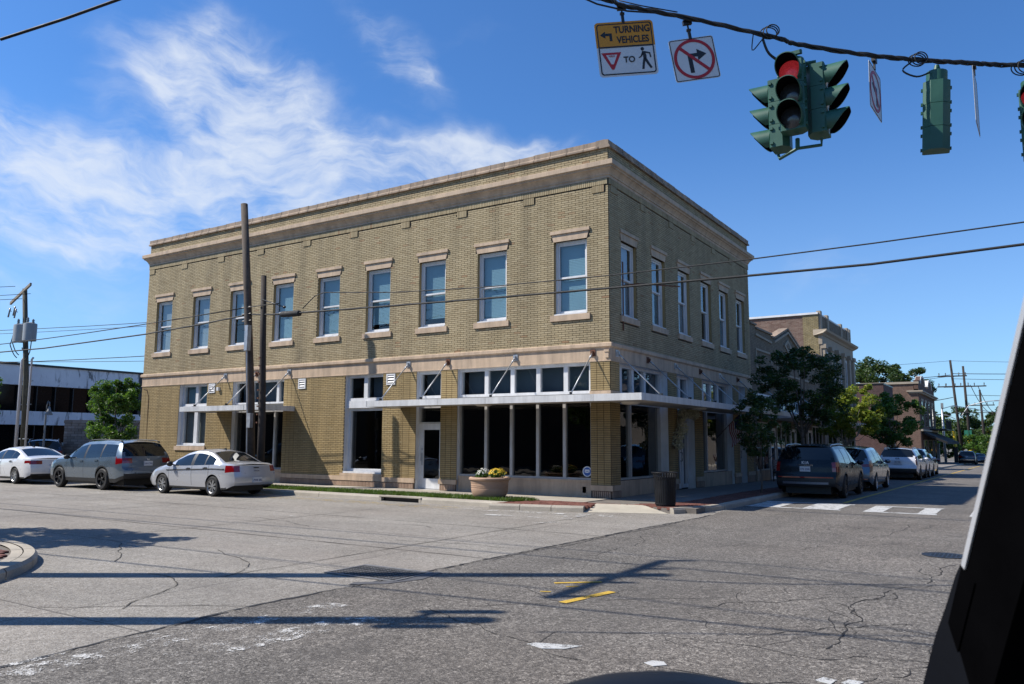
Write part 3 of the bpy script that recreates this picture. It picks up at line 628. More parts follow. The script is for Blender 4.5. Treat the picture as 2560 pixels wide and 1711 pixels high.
lint = lambda W_: [(0.5 * (h[0] + h[1]) - .66, 0.5 * (h[0] + h[1]) + .66, 7.83, 8.16) for h in W_]
rh = RW + RG + [(.5 * (h[0] + h[1]) - .69, .5 * (h[0] + h[1]) + .69, 5.27, 5.47) for h in RW]
up_f = courses(-BL, 0, 4.56, 9.38, fh + dh + lint(FW)) ; up_r = courses(.012, BW, 4.56, 9.38, rh + rdh + lint(RW))
par_f = courses(-BL, 0, 10.12, 10.55, []); par_r = courses(.012, BW, 10.12, 10.55, [])
sol_f = courses(-BL, 0, 9.41, 9.60, [], soldier=True) + sum([courses(a, a + .43, 9.18, 9.405, [], soldier=True) for a in drops], [])
sol_r = courses(.012, BW, 9.41, 9.60, [], soldier=True) + sum([courses(a, a + .43, 9.18, 9.405, [], soldier=True) for a in rdrops], [])
low_f = []; low_r = []
for a, b, stk in ((-23.5, -22.9, 1), (-22.9, -20.70, 0), (-18.80, -17.80, 0), (-17.80, -17.12, 1), (-14.05, -13.4, 1), (-13.4, -10.74, 0), (-8.9, -7.95, 0), (-7.95, -7.36, 1), (-6.30, -5.60, 1), (-.66, 0, 1)): low_f += courses(a, b, SILL0, 4.0, [], stack=bool(stk))
low_f += courses(-20.70, -18.80, SILL0, 1.18, []) + courses(-17.12, -14.05, 3.995, 4.0, [])
for a, b in ((.012, .62), (4.45, 5.30), (7.0, 7.88), (11.62, 12.45), (13.4, 14.4)): low_r += courses(a, b, SILL0, 4.0, [], stack=True)
base_f = sum([courses(a, b, 0.0, .2, [], soldier=True, jt=.02) for a, b in ((-23.5, -17.12), (-14.05, -7.40), (-6.28, -5.62), (-.6, 0.0))], [])
base_r = sum([courses(a, b, zroad(a) + .14, .2, [], soldier=True, jt=.02) for a, b in ((.012, .6), (4.5, 5.25), (7.05, 7.85), (11.65, 12.45), (13.4, 14.4))], [])
# bricks nearest the viewer become parts of their own, the rest one joined part
full = [q for q in up_f + low_f if abs((q[1] - q[0]) - .2365) < .002 and abs((q[3] - q[2]) - .0532) < .0007]
full.sort(key=lambda q: (Vector(FR.p((q[0] + q[1]) / 2, q[2])) - CAM).length)
single = full[:300]; ss = set(single)
me = bpy.data.meshes.new('brick'); hw, hh = .11825, .0266
me.from_pydata([(-hw, -.016, -hh), (hw, -.016, -hh), (hw, -.016, hh), (-hw, -.016, hh), (-hw, 0, -hh), (hw, 0, -hh), (hw, 0, hh), (-hw, 0, hh)], [], [(0, 1, 2, 3), (0, 4, 5, 1), (1, 5, 6, 2), (2, 6, 7, 3), (3, 7, 4, 0)]); me.materials.append(BUFF)
for q in single: link('brick', me, bld, None, ((q[0] + q[1]) / 2, random.uniform(-.0015, .0015), (q[2] + q[3]) / 2))
bricks_obj('brickwork', [brick_quads(FR, [q for q in up_f + par_f if q not in ss]) + brick_quads(RT, up_r + par_r) + brick_quads(FR, sol_f, .04, .002) + brick_quads(RT, sol_r, .04, .002),
                         brick_quads(FR, [q for q in low_f if q not in ss], .016) + brick_quads(RT, low_r, .016), brick_quads(FR, base_f, .05) + brick_quads(RT, base_r, .05)], [BUFF, GOLD, PINKB], bld)
# stucco trim: base band, belt course, cornice (profiles swept round the corner)
def sweep(name, prof, mt, x0=-BL, y1=BW, ends=True, sm=False):
    "prof: (offset outwards, z); runs along the front, turns the corner and runs along the street side"
    mb = MB(); n = len(prof); off = max(p[0] for p in prof) if ends else 0
    vs = [(x0 - (p[0] if ends else 0), -p[0], p[1]) for p in prof] + [(p[0], -p[0], p[1]) for p in prof] + [(p[0], y1 + (p[0] if ends else 0), p[1]) for p in prof]
    fs = []
    for i in range(2):
        for k in range(n - 1): fs.append((i * n + k, (i + 1) * n + k, (i + 1) * n + k + 1, i * n + k + 1))
    vs += [(x0 - p[0], BW, p[1]) for p in prof]; 
    for k in range(n - 1): fs.append((k, k + 1, 3 * n + k + 1, 3 * n + k))
    return mb.add(vs, fs).build(name, mt, bld)
sweep('belt_course', [(-.02, 4.0), (.035, 4.0), (.035, 4.035), (.02, 4.04), (.02, 4.40), (.05, 4.42), (.085, 4.44), (.085, 4.535), (.05, 4.56), (-.02, 4.565)], TRIM)
sweep('cornice', [(-.02, 9.60), (.03, 9.61), (.03, 9.69), (.06, 9.70), (.06, 9.735), (.10, 9.80), (.155, 9.86), (.205, 9.885), (.205, 9.92), (.235, 9.93), (.26, 9.95), (.26, 10.085), (.22, 10.11), (-.02, 10.14)], TRIM)
def piece(name, fac, mt, *boxes):
    mb = MB()
    for q in boxes: fac.box(mb, *q)
    return mb.build(name, mt, bld)
for a, b in ((-23.53, -20.74), (-20.74, -18.76), (-18.76, -17.12), (-14.05, -7.36), (-6.32, -5.58), (-.66, .07)): piece('plinth', FR, TRIM, (a, b, .205, .36, -.02, .07))
for a, b in ((-17.12, -14.06), (-5.57, -.67)): piece('bulkhead', FR, TRIM, (a, b, -.3, .50, -.12, -.02) if False else (a, b, -.3, .44, -.12, -.06), (a, b, .44, .50, -.12, -.04))
for a, b in ((.0, .62), (4.45, 5.30), (7.0, 7.88), (11.62, 12.45), (13.4, 14.42)): piece('plinth', RT, TRIM, (a, b, .205, .36, -.02, .07))
for a, b in ((.63, 4.44), (7.89, 11.61)): piece('bulkhead', RT, TRIM, (a, b, -.35, .46, -.14, -.10))
piece('pier_cap', FR, TRIM, (-.67, .02, 2.99, 3.13, -.02, .03)); piece('pier_cap', RT, TRIM, (.031, .62, 2.99, 3.13, -.02, .03)); piece('scroll_bracket', FR, TRIM, (-.14, -.02, 4.1, 4.269, .02, .07), (-.16, 0, 4.27, 4.34, .02, .09))
# coping tiles, each its own piece
x = -BL - .06
while x < -0.3:
    w = random.choice((.5, .56, .6)); w = min(w, .02 - x)
    mb = MB(); j = random.uniform(-.008, .012)
    mb.prism([(.10, 10.55), (.10, 10.60), (.055, 10.655), (.052, 10.79 + j), (-.10, 10.815 + j), (-.36, 10.80), (-.38, 10.55)], x + .004, x + w - .03, 'x'); 
    mb.prism([(.107, 10.558), (.107, 10.605), (.062, 10.66), (.059, 10.795 + j), (-.10, 10.822 + j), (-.365, 10.806), (-.365, 10.558)], x + w - .03, x + w + .004, 'x')
    for i in range(len(mb.v)): mb.v[i] = (mb.v[i][0], -mb.v[i][1], mb.v[i][2])
    mb.build('coping_tile', COPE, bld); x += w
y = -0.09
while y < BW:
    w = random.choice((.5, .56, .6)); w = min(w, BW + .06 - y)
    if w < .15: break
    mb = MB(); j = random.uniform(-.008, .012); k = random.random() < .12
    for a, b, e in ((y + .004, y + w - .03, 0), (y + w - .03, y + w + .004, .007)):
        vs = []
        pr = [(.10 + e, 10.552), (.10 + e, 10.60), (.055 + e, 10.655), (.052 + e, 10.79 + j + e), (-.10, 10.815 + j + e), (-.36, 10.80 + e), (-.38, 10.552)]
        mb.add([(p[0], a, p[1]) for p in pr] + [(p[0], b, p[1]) for p in pr], [tuple(range(6, -1, -1)), tuple(range(7, 14))] + [(i, (i + 1) % 7, (i + 1) % 7 + 7, i + 7) for i in range(7)])
    mb.build('coping_tile', COPE, bld); y += w
# upstairs windows
def upper_window(fac, h, kind, seed):
    rnd = random.Random(seed); a, b, c, e = h; dp = -.10
    mb = MB(); w = .075
    fac.box(mb, a, a + w, c, e, dp - .12, dp); fac.box(mb, b - w, b, c, e, dp - .12, dp); fac.box(mb, a + w, b - w, e - w, e, dp - .12, dp); fac.box(mb, a, b, c, c + .05, dp - .12, dp + .07)
    o = mb.build('window', WHITE, bld)
    zm = 6.68; s = .055
    for (z0, z1, dd, nm) in ((zm - .02, e - w, dp - .035, 'upper_sash'), (c + .05, zm + .02, dp - .075, 'lower_sash')):
        mb = MB(); A, B = a + w, b - w
        fac.box(mb, A, A + s, z0, z1, dd - .035, dd); fac.box(mb, B - s, B, z0, z1, dd - .035, dd); fac.box(mb, A + s, B - s, z0, z0 + (s if nm[0] == 'u' else .09), dd - .035, dd + .004); fac.box(mb, A + s, B - s, z1 - s, z1, dd - .035, dd)
        mb.build(nm, WHITE, o)
        q = [fac.p(A + s - .01, z0 + s - .01, dd - .018), fac.p(B - s + .01, z0 + s - .01, dd - .018), fac.p(B - s + .01, z1 - s + .01, dd - .018), fac.p(A + s - .01, z1 - s + .01, dd - .018)]
        MB().quad(*(q[::-1] if fac.flip else q)).build('pane', GLASS, o)
    if kind:
        mb = MB(); z = e - .1
        zb = c + .06 if kind < 3 else 6.75
        if kind == 1: zb += rnd.choice((0, 0, 0, .12, .3))
        while z > zb:
            fac.prism(mb, [(a + .11, z), (b - .11, z), (b - .11, z - .042), (a + .11, z - .042)], -.262, -.258); z -= .05
        vs = MB(); fac.box(vs, a + .10, b - .10, zb, e - .06, -.30, -.292); mb.add(vs.v, vs.f)
        mb.build('blind', BLINDL if kind == 2 else BLIND, o)
    mb = MB(); m = .5 * (a + b)
    fac.prism(mb, [(m - .585, e), (m + .585, e), (m + .655, e + .235), (m - .655, e + .235)], -.1, .03); fac.box(mb, m - .69, m + .69, e + .235, e + .335, -.1, .075); mb.build('lintel', TRIM, bld)
    mb = MB(); fac.prism(mb, [(m - .69, c - .19), (m + .69, c - .19), (m + .69, c - .01), (m - .69, c - .01)], -.1, .07); fac.box(mb, m - .57, m + .57, c - .01, c + .03, -.1, .03, 1); mb.build('sill', [TRIM, WHITE], bld)
for i, h in enumerate(FW): upper_window(FR, h, [2, 2, 3, 1, 1, 1, 1, 1, 1][i], i)
for i, h in enumerate(RW): upper_window(RT, h, [2, 1, 2, 0, 1, 0][i], 20 + i)
# glazed units at street level: frame, mullions, panes
def glazed(fac, u0, u1, z0, z1, us, zs, d, gm, fm=WHITE, fw=.07, nm='window', mw=.05):
    mb = MB(); fac.box(mb, u0, u0 + fw, z0, z1, d - .12, d + .05); fac.box(mb, u1 - fw, u1, z0, z1, d - .12, d + .05); fac.box(mb, u0 + fw, u1 - fw, z1 - fw, z1, d - .12, d + .05); fac.box(mb, u0 + fw, u1 - fw, z0, z0 + fw, d - .12, d + .05)
    o = mb.build(nm, fm, bld)
    ue = [u0 + fw] + list(us) + [u1 - fw]; ze = [z0 + fw] + list(zs) + [z1 - fw]
    for u in us: m_ = MB(); fac.box(m_, u - mw, u + mw, z0 + fw, z1 - fw, d - .1, d + .03); m_.build('mullion', fm, o)
    for z in zs: m_ = MB(); fac.box(m_, u0 + fw, u1 - fw, z - mw, z + mw, d - .1, d + .028); m_.build('transom_bar', fm, o)
    for a, b in zip(ue[:-1], ue[1:]):
        for c, e in zip(ze[:-1], ze[1:]):
            q = [fac.p(a, c, d - .05), fac.p(b, c, d - .05), fac.p(b, e, d - .05), fac.p(a, e, d - .05)]; MB().quad(*(q[::-1] if fac.flip else q)).build('pane', gm, o)
    return o
def backing(fac, u0, u1, z0, z1, d, mt, o):
    mb = MB(); fac.box(mb, u0, u1, z0, z1, d - .01, d); mb.build('blind', mt, o)
DBL = mat('dim_blue_blind', (0.075, 0.105, 0.135), 0.8, 0.15, 1); GREYB2 = mat('grey_curtain', (0.26, 0.25, 0.22), 0.9, 0.12, 2)
o = glazed(FR, -20.70, -18.80, 3.06, 4.0, [-19.72], [], -.2, GLASS, mw=.09, fw=.10); backing(FR, -20.6, -18.9, 3.1, 3.95, -.4, BLIND, o)
o = glazed(FR, -20.70, -18.80, 1.36, 2.95, [-19.72], [], -.2, GLASS, mw=.11, fw=.12); backing(FR, -20.6, -18.9, 1.4, 2.9, -.4, GREYB2, o)
piece('window_rail', FR, WHITE, (-20.7, -18.8, 2.951, 3.059, -.3, -.1)); piece('window_rail', FR, WHITE, (-20.70, -18.80, 1.36, 1.40, -.1, .03))
mb = MB(); FR.box(mb, -20.82, -18.72, 1.18, 1.35, -.1, .07); mb.build('sill', TRIM, bld)
o = glazed(FR, -17.12, -14.05, 3.06, 4.0, [-16.1, -14.55], [], -.16, GLASS, mw=.07); backing(FR, -17.0, -14.1, 3.1, 3.95, -.45, DBL, o)
o = glazed(FR, -17.12, -14.05, .50, 2.80, [-16.28, -15.46, -14.72], [], -.2, GLASSD, ALUM, .06, 'storefront')
o = glazed(FR, -10.74, -8.9, 3.06, 4.0, [-9.85], [], -.16, GLASS, mw=.09, fw=.10); backing(FR, -9.8, -8.95, 3.1, 3.95, -.5, DBL, o)
o = glazed(FR, -10.74, -8.9, .52, 2.80, [], [], -.26, GLASSD, WHITE, .10)
piece('window_rail', FR, WHITE, (-10.74, -8.9, 2.80, 3.06, -.3, -.08)); piece('window_rail', FR, WHITE, (-10.74, -8.90, .46, .52, -.3, .02))
mb = MB(); FR.box(mb, -10.86, -8.82, .365, .46, -.1, .06); mb.build('sill', TRIM, bld)
o = glazed(FR, -7.36, -6.30, 3.06, 4.0, [], [], -.16, GLASS, fw=.10); backing(FR, -7.3, -6.35, 3.1, 3.95, -.5, DBL, o)
o = glazed(FR, -7.36, -6.30, 2.2, 2.80, [], [], -.2, GLASSD, ALUM, .06)
for fac, (a, b, zt, zb, hinge) in ((FR, (-7.29, -6.37, 2.2, .02, 0)),):
    mb = MB(); fac.box(mb, a, a + .12, zb, zt, -.25, -.2); fac.box(mb, b - .12, b, zb, zt, -.25, -.2); fac.box(mb, a + .12, b - .12, zb, zb + .34, -.25, -.2); fac.box(mb, a + .12, b - .12, zt - .2, zt, -.25, -.2)
    dr = mb.build('door', WHITE, bld); q = [fac.p(a + .11, zb + .33, -.225), fac.p(b - .11, zb + .33, -.225), fac.p(b - .11, zt - .19, -.225), fac.p(a + .11, zt - .19, -.225)]; MB().quad(*q).build('pane', GLASSD, dr)
    mb = MB(); mb.tube([fac.p(a + .06, .95, -.2), fac.p(a + .06, .95, -.14), fac.p(a + .06, 1.2, -.14), fac.p(a + .06, 1.2, -.2)], .012); fac.box(mb, a + .03, a + .09, .8, 1.22, -.2, -.195); fac.box(mb, a + .04, a + .08, 1.32, 1.37, -.2, -.18); mb.build('handle', STEEL, dr)
    mb = MB(); fac.box(mb, a - .07, a, 0, zt, -.3, -.18); fac.box(mb, b, b + .07, 0, zt, -.3, -.18); mb.build('door_frame', WHITE, bld)
o = glazed(FR, -5.60, -.66, 3.06, 4.0, [-4.51, -3.50, -2.54, -1.56], [], -.14, GLASS, mw=.075, fw=.09); backing(FR, -5.5, -.7, 3.1, 3.95, -.5, DBL, o)
o = glazed(FR, -5.60, -.66, .50, 2.85, [-4.53, -3.545, -2.57, -1.62], [], -.14, GLASSD, ALUM, .055, 'storefront')
for fac, a, b in ((FR, -17.12, -14.05), (FR, -5.6, -.66), (FR, -10.74, -8.9), (FR, -7.36, -6.3)): mb = MB(); fac.box(mb, a, b, 2.851, 3.059, -.3, -.2); mb.build('header', SOFF, bld)
# street side
o = glazed(RT, .62, 4.45, 3.06, 4.0, [1.25, 2.15, 3.1], [], -.28, GLASS, mw=.085, fw=.09); backing(RT, .7, 4.4, 3.1, 3.95, -.6, DBL, o)
o = glazed(RT, .62, 4.45, .46, 2.85, [2.05], [], -.32, GLASSD, ALUM, .06, 'storefront')
o = glazed(RT, 5.30, 7.0, 3.06, 4.0, [6.2], [], -.28, GLASS, mw=.09, fw=.10); backing(RT, 5.4, 6.9, 3.1, 3.95, -.6, DBL, o)
o = glazed(RT, 7.88, 11.62, 3.06, 4.0, [8.7, 9.6, 10.5], [], -.28, GLASS, mw=.085, fw=.09); backing(RT, 8, 11.5, 3.1, 3.95, -.6, DBL, o)
o = glazed(RT, 7.88, 11.62, .46, 2.85, [9.2], [], -.32, GLASSD, ALUM, .06, 'storefront')
o = glazed(RT, 12.45, 13.4, 3.06, 4.0, [], [], -.28, BLIND, fw=.10)
o = glazed(RT, 5.30, 7.0, 2.25, 2.85, [], [], -.3, GLASSD, WHITE, .08)
o = glazed(RT, 6.35, 7.0, 0, 2.24, [], [], -.3, GLASSD, WHITE, .12)
for a, b, zt, zb in ((5.38, 6.32, 2.24, -.02), (12.5, 13.35, 2.85, -.08)):
    mb = MB(); RT.box(mb, a, a + .13, zb, zt, -.33, -.28); RT.box(mb, b - .13, b, zb, zt, -.33, -.28); RT.box(mb, a + .13, b - .13, zb, zb + .32, -.33, -.28); RT.box(mb, a + .13, b - .13, zt - .18, zt, -.33, -.28)
    dr = mb.build('door', WHITE, bld); MB().quad(RT.p(b - .12, zb + .31, -.3), RT.p(a + .12, zb + .31, -.3), RT.p(a + .12, zt - .17, -.3), RT.p(b - .12, zt - .17, -.3)).build('pane', GLASSD, dr)
    mb = MB(); mb.tube([RT.p(b - .07, .95, -.28), RT.p(b - .07, .95, -.2), RT.p(b - .07, 1.25, -.2), RT.p(b - .07, 1.25, -.28)], .014); mb.build('handle', BLACKM, dr)
# canopies hung on tie rods
def canopy(x0, x1, wrap, rods, rrods, name='canopy'):
    D, zt, zb = 1.75, 2.92, 2.73
    mb = MB()
    if wrap:
        mb.prism([(x0, -.02), (x0, -D + .03), (D - .03, -D + .03), (D - .03, 14.1), (.02, 14.1), (.02, -.02)], zb + .05, zb + .08, 'z', 1)
        mb.prism([(x0, -.02), (x0, -D + .03), (D - .03, -D + .03), (D - .03, 14.1), (.02, 14.1), (.02, -.02)], zt - .05, zt - .03, 'z', 0)
    else: mb.box(x0 + .03, x1 - .03, -D + .03, -.02, zb + .05, zb + .08, 1); mb.box(x0 + .03, x1 - .03, -D + .03, -.02, zt - .05, zt - .03, 0)
    o = mb.build(name, [FASC, SOFF], bld)
    xe = D if wrap else x1
    xs = [x0]; 
    while xs[-1] < xe - 1.9: xs.append(xs[-1] + random.choice((1.2, 1.5, 1.8)))
    xs.append(xe)
    for a, b in zip(xs[:-1], xs[1:]):
        j0 = random.uniform(-.008, .008); b_ = b - .004; mb = MB(); bulge = .025 if random.random() < .3 else .0; m_ = .5 * (a + b)
        vs = []
        for x, jj in ((a + .004, j0), (m_, j0 + bulge), (b_, j0)): vs += [(x, -D - jj, zb), (x, -D - jj, zt), (x, -D + .03, zt), (x, -D + .03, zb)]
        mb.add(vs, [(0, 4, 5, 1), (4, 8, 9, 5), (1, 5, 6, 2), (5, 9, 10, 6), (0, 3, 7, 4), (4, 7, 11, 8), (0, 1, 2, 3), (8, 11, 10, 9)]); mb.build('fascia_panel', FASC, o)
    MB().box(x0 - .002, x0 + .028, -D, -.02, zb, zt).build('end_panel', FASC, o)
    if not wrap: MB().box(x1 - .028, x1 + .002, -D, -.02, zb, zt).build('end_panel', FASC, o)
    else:
        y = -D
        while y < 14.0: e = min(14.1, y + 1.5); MB().box(D - .028, D + random.uniform(0, .012), y + .004, e - .004, zb, zt).build('fascia_panel', FASC, o); y = e
    for i, (u, fac) in enumerate([(x, FR) for x in rods] + [(y, RT) for y in rrods]):
        rd = MB(); rd.tube([fac.p(u, 4.25, .07), fac.p(u, 2.97, 1.42)], .019, 6); rd.tube([fac.p(u, 4.22, .10), fac.p(u, 4.10, .23)], .03, 6); rd.build('tie_rod', STEEL, o, True)
        an = MB(); fac.box(an, u - .085, u + .085, 4.16, 4.36, .021, .045); fac.box(an, u - .03, u + .03, 4.19, 4.31, .045, .12); an.build('anchor_plate', RUST if i % 2 else STEEL, o)
        ft = MB(); fac.box(ft, u - .05, u + .05, 2.9, 2.95, 1.33, 1.52); fac.box(ft, u - .018, u + .018, 2.95, 3.02, 1.37, 1.47); ft.build('rod_foot', BLACKM, o)
    return o
can = canopy(-8.07, 1.75, True, [-7.72, -6.0, -3.3, -.55], [.40, 2.74, 5.13, 7.66, 9.95, 12.28])
can2 = canopy(-18.1, -13.4, False, [-17.6, -15.65, -13.75], [])
for x, y in ((-4.0, -.8), (-7.6, -.9), (.55, .2), (.9, 5.0), (.9, 9.8)): mb = MB(); mb.lathe([(0, 2.70), (.2, 2.71), (.27, 2.74), (.28, 2.79)], (x, y, 0), 18); mb.build('soffit_light', mat('opal_lamp_cover', (.55, .52, .45), .4), can, True)
# louvred vents, small fittings
for c in (-18.47, -13.02, -8.52):
    mb = MB(); a, b, z0, z1 = c - .2, c + .2, 3.58, 3.97
    FR.box(mb, a, a + .05, z0, z1, .01, .05); FR.box(mb, b - .05, b, z0, z1, .01, .05); FR.box(mb, a + .05, b - .05, z0, z0 + .05, .01, .05); FR.box(mb, a + .05, b - .05, z1 - .05, z1, .01, .05)
    v = mb.build('vent', WHITE, bld); mb = MB(); FR.box(mb, a + .05, b - .05, z0 + .05, z1 - .05, .0135, .018); mb.build('vent_backing', BLACKM, v)
    for k in range(3): s_ = MB(); z = z0 + .085 + k * .095; s_.add([FR.p(a + .05, z, .05), FR.p(b - .05, z, .05), FR.p(b - .05, z + .055, .022), FR.p(a + .05, z + .055, .022)], [(0, 1, 2, 3)]); s_.build('louvre', WHITE, v)
mb = MB(); FR.box(mb, -18.06, -17.94, 3.66, 3.80, .012, .12); mb.build('sensor_box', WHITE, bld)
mb = MB(); mb.tube([RT.p(.85, 5.0, .05), RT.p(.85, 7.15, .05)], .022, 6); mb.tube([RT.p(.85, 6.4, .06), RT.p(.9, 6.42, .5), RT.p(2.0, 6.42, 1.45)], .02, 6); mb.build('sign_bracket', RUST, bld)
mb = MB(); mb.tube([(-23.35, -.03, 3.9), (-23.1, -.03, 3.85), (-22.95, -.03, 3.5), (-22.95, -.03, 0)], .012, 6); mb.build('conduit', RUST, bld)
mb = MB(); FR.box(mb, -.98, -.86, .12, .30, -.119, -.06); mb.build('outlet_box', STEEL, bld)
# round blue sticker inside the last shop pane
st = MB(); st.lathe([(0, 0), (.155, 0)], (-.88, .18, .74), 28, 0, 'y'); st.lathe([(0, 0), (.125, 0)], (-.88, .178, .74), 28, 1, 'y')
so_ = st.build('sticker', [mat('sticker_white', (.8, .8, .8), .4), mat('sticker_blue', (.04, .13, .42), .4)]); tag(so_, 'round blue and white sticker low in the shop window next to the corner pier', 'sticker')
fl = MB(); fl.box(-.96, -.80, .174, .176, .755, .80); fl.prism([(-.97, .72), (-.88, .70), (-.79, .725), (-.80, .755), (-.88, .735), (-.96, .75)], .174, .176, 'y'); fl.build('emblem', mat('sticker_white', (.8, .8, .8), .4), so_)
# ------------------------------------------------------------------ neighbouring buildings
def brick_tex(name, c1, c2, mort, axis, bw=.22, rh=.075, stain=.3, stc=(.05, .04, .03)):
    mt, tt, bs = base_mat(name)
    c1, c2, mort = [tuple(c_ * 0.82 for c_ in k) for k in (c1, c2, mort)]
    p = coords(tt, True); sp = tt.new('ShaderNodeSeparateXYZ'); tt.put(sp.inputs[0], p); cb = tt.new('ShaderNodeCombineXYZ')
    tt.put(cb.inputs[0], sp.outputs[axis]); tt.put(cb.inputs[1], sp.outputs[2])
    b = tt.new('ShaderNodeTexBrick'); tt.put(b.inputs['Vector'], cb.outputs[0]); b.inputs['Color1'].default_value = (*c1, 1); b.inputs['Color2'].default_value = (*c2, 1); b.inputs['Mortar'].default_value = (*mort, 1)
    b.inputs['Scale'].default_value = 1; b.inputs['Brick Width'].default_value = bw; b.inputs['Row Height'].default_value = rh; b.inputs['Mortar Size'].default_value = .009; b.inputs['Bias'].default_value = -.1
    c = tt.mix(1.0, b.outputs[0], tt.ramp(tt.noise(p, 3.5, 5, .7), [(.3, .7), (.7, 1.2)]), 'MULTIPLY')
    c = tt.mix(tt.mapr(tt.noise(p, .5, 6, .65), .5, .75, 0, stain), c, stc)
    tt.put(bs.inputs['Base Color'], c); bs.inputs['Roughness'].default_value = .9
    bu = tt.new('ShaderNodeBump'); bu.inputs['Strength'].default_value = .6; bu.inputs['Distance'].default_value = .008; tt.put(bu.inputs['Height'], tt.math('SUBTRACT', 1.0, b.outputs['Fac'])); tt.put(bs.inputs['Normal'], bu.outputs[0]); MATS[name] = mt; return mt
TANX = brick_tex('tan_brick_street_wall', (.215, .165, .108), (.275, .215, .145), (.10, .085, .065), 1)
BRY = brick_tex('mottled_red_side_wall', (.15, .075, .055), (.25, .165, .125), (.21, .17, .14), 0, .22, .075, .45, (.16, .12, .10))
BRY2 = brick_tex('dark_red_side_wall', (.065, .024, .022), (.095, .040, .035), (.12, .09, .085), 0)
BRX2 = brick_tex('dark_red_street_wall', (.065, .024, .022), (.095, .040, .035), (.11, .085, .08), 1)
BRX3 = brick_tex('far_brown_street_wall', (.105, .05, .034), (.155, .08, .053), (.11, .08, .065), 1)
BRY3 = brick_tex('far_brown_side_wall', (.14, .075, .053), (.21, .12, .085), (.15, .115, .09), 0)
YBR = brick_tex('yellow_quoin_brick', (.30, .235, .11), (.36, .29, .15), (.10, .085, .06), 0)
def fwin(fac, u0, u1, z0, z1, parent, d=0.0, nu=1, nz=2, fm=WHITE, gm=DGLASS, fw=.06, nm='window'):
    mb = MB(); fac.box(mb, u0, u0 + fw, z0, z1, d - .02, d + .05); fac.box(mb, u1 - fw, u1, z0, z1, d - .02, d + .05); fac.box(mb, u0 + fw, u1 - fw, z0, z0 + fw, d - .02, d + .05); fac.box(mb, u0 + fw, u1 - fw, z1 - fw, z1, d - .02, d + .05)
    for i in range(1, nu): u = u0 + (u1 - u0) * i / nu; fac.box(mb, u - .03, u + .03, z0 + fw, z1 - fw, d - .02, d + .045)
    for i in range(1, nz): z = z0 + (z1 - z0) * i / nz; fac.box(mb, u0 + fw, u1 - fw, z - .025, z + .025, d - .02, d + .042)
    o = mb.build(nm, fm, parent); g_ = MB(); fac.box(g_, u0 + fw * .5, u1 - fw * .5, z0 + fw * .5, z1 - fw * .5, d - .02, d + .015); g_.build('pane', gm, o); return o
def shopfront(fac, u0, u1, zg, zt, o, n, d=0.0):
    mb = MB(); fac.box(mb, u0, u1, zg, zg + .45, d, d + .04); mb.build('bulkhead', TRIM, o)
    fwin(fac, u0, u1, zg + .46, zt, o, d, n, 1, ALUM, DGLASS, .06, 'shop_window')
# one-storey shop with stepped pediment
sh = thing('pediment_shop', 'one-storey tan brick shop with a gabled parapet and diamond ornament, beside the corner building', 'building')
mb = MB(); prof = [(14.41, 6.98), (15.35, 6.98), (15.35, 6.84), (18.05, 6.84), (18.05, 6.72), (18.45, 6.72), (21.2, 7.5), (23.85, 6.75), (24.3, 6.75), (24.3, 6.62), (27.6, 6.62), (27.6, 6.78), (28.98, 6.78)]
RT.prism(mb, [(14.41, -.5)] + prof + [(28.98, -.5)][::1], -.35, 0); mb.build('wall', TANX, sh)
MB().box(-14, -.36, 14.41, 28.97, 5.6, 5.7).build('roof', mat('grey_roofing', (.2, .2, .2), .9), sh)
cp = MB()
for (a, za), (b, zb) in zip(prof[:-1], prof[1:]):
    if b - a > .1: RT.prism(cp, [(a - .02, za), (b + .02, zb), (b + .02, zb + .09), (a - .02, za + .09)], -.40, .07)
cp.build('coping', COPE, sh)
rk = MB(); RT.prism(rk, [(18.45, 6.50), (21.2, 7.27), (23.85, 6.52), (23.85, 6.62), (21.2, 7.38), (18.45, 6.61)], .0, .09); rk.build('rake_moulding', CREAM, sh)
dm = MB(); RT.prism(dm, [(20.45, 6.6), (21.2, 6.25), (21.95, 6.6), (21.2, 6.95)], 0, .05); RT.prism(dm, [(20.85, 6.6), (21.2, 6.44), (21.55, 6.6), (21.2, 6.76)], .05, .07, 1); dm.build('diamond_ornament', [CREAM, TANX], sh)
def frame_panel(fac, u0, u1, z0, z1, o, w=.09, mt=CREAM, nm='wall_panel'):
    mb = MB(); fac.box(mb, u0, u0 + w, z0, z1, 0, .05); fac.box(mb, u1 - w, u1, z0, z1, 0, .05); fac.box(mb, u0 + w, u1 - w, z0, z0 + w, 0, .05); fac.box(mb, u0 + w, u1 - w, z1 - w, z1, 0, .05); mb.build(nm, mt, o)
frame_panel(RT, 15.2, 17.9, 5.0, 5.93, sh); frame_panel(RT, 24.6, 27.4, 5.0, 5.93, sh); frame_panel(RT, 18.9, 23.5, 5.0, 5.75, sh)
mb = MB(); RT.prism(mb, [(15.25, 6.62), (18.0, 6.5), (18.0, 6.4), (15.25, 6.52)], 0, .06); RT.box(mb, 14.45, 28.95, 4.32, 4.48, 0, .07); mb.build('string_course', CREAM, sh)
for a, b, n in ((14.8, 18.2, 6), (19.2, 23.4, 8), (24.4, 28.6, 8)):
    fwin(RT, a, b, 3.12, 3.85, sh, 0, n, 1, WHITE, DGLASS, .08, 'transom_window')
for a, b, n in ((14.8, 16.9, 2), (18.3, 20.9, 3), (22.2, 24.6, 2), (26.0, 28.6, 3)): shopfront(RT, a, b, zroad(a) + .14, 2.55, sh, n)
for a in (17.1, 21.05, 24.9): 
    d_ = fwin(RT, a, a + .95, zroad(a) + .16, 2.3, sh, 0, 1, 1, WHITE, DGLASS, .13, 'door')
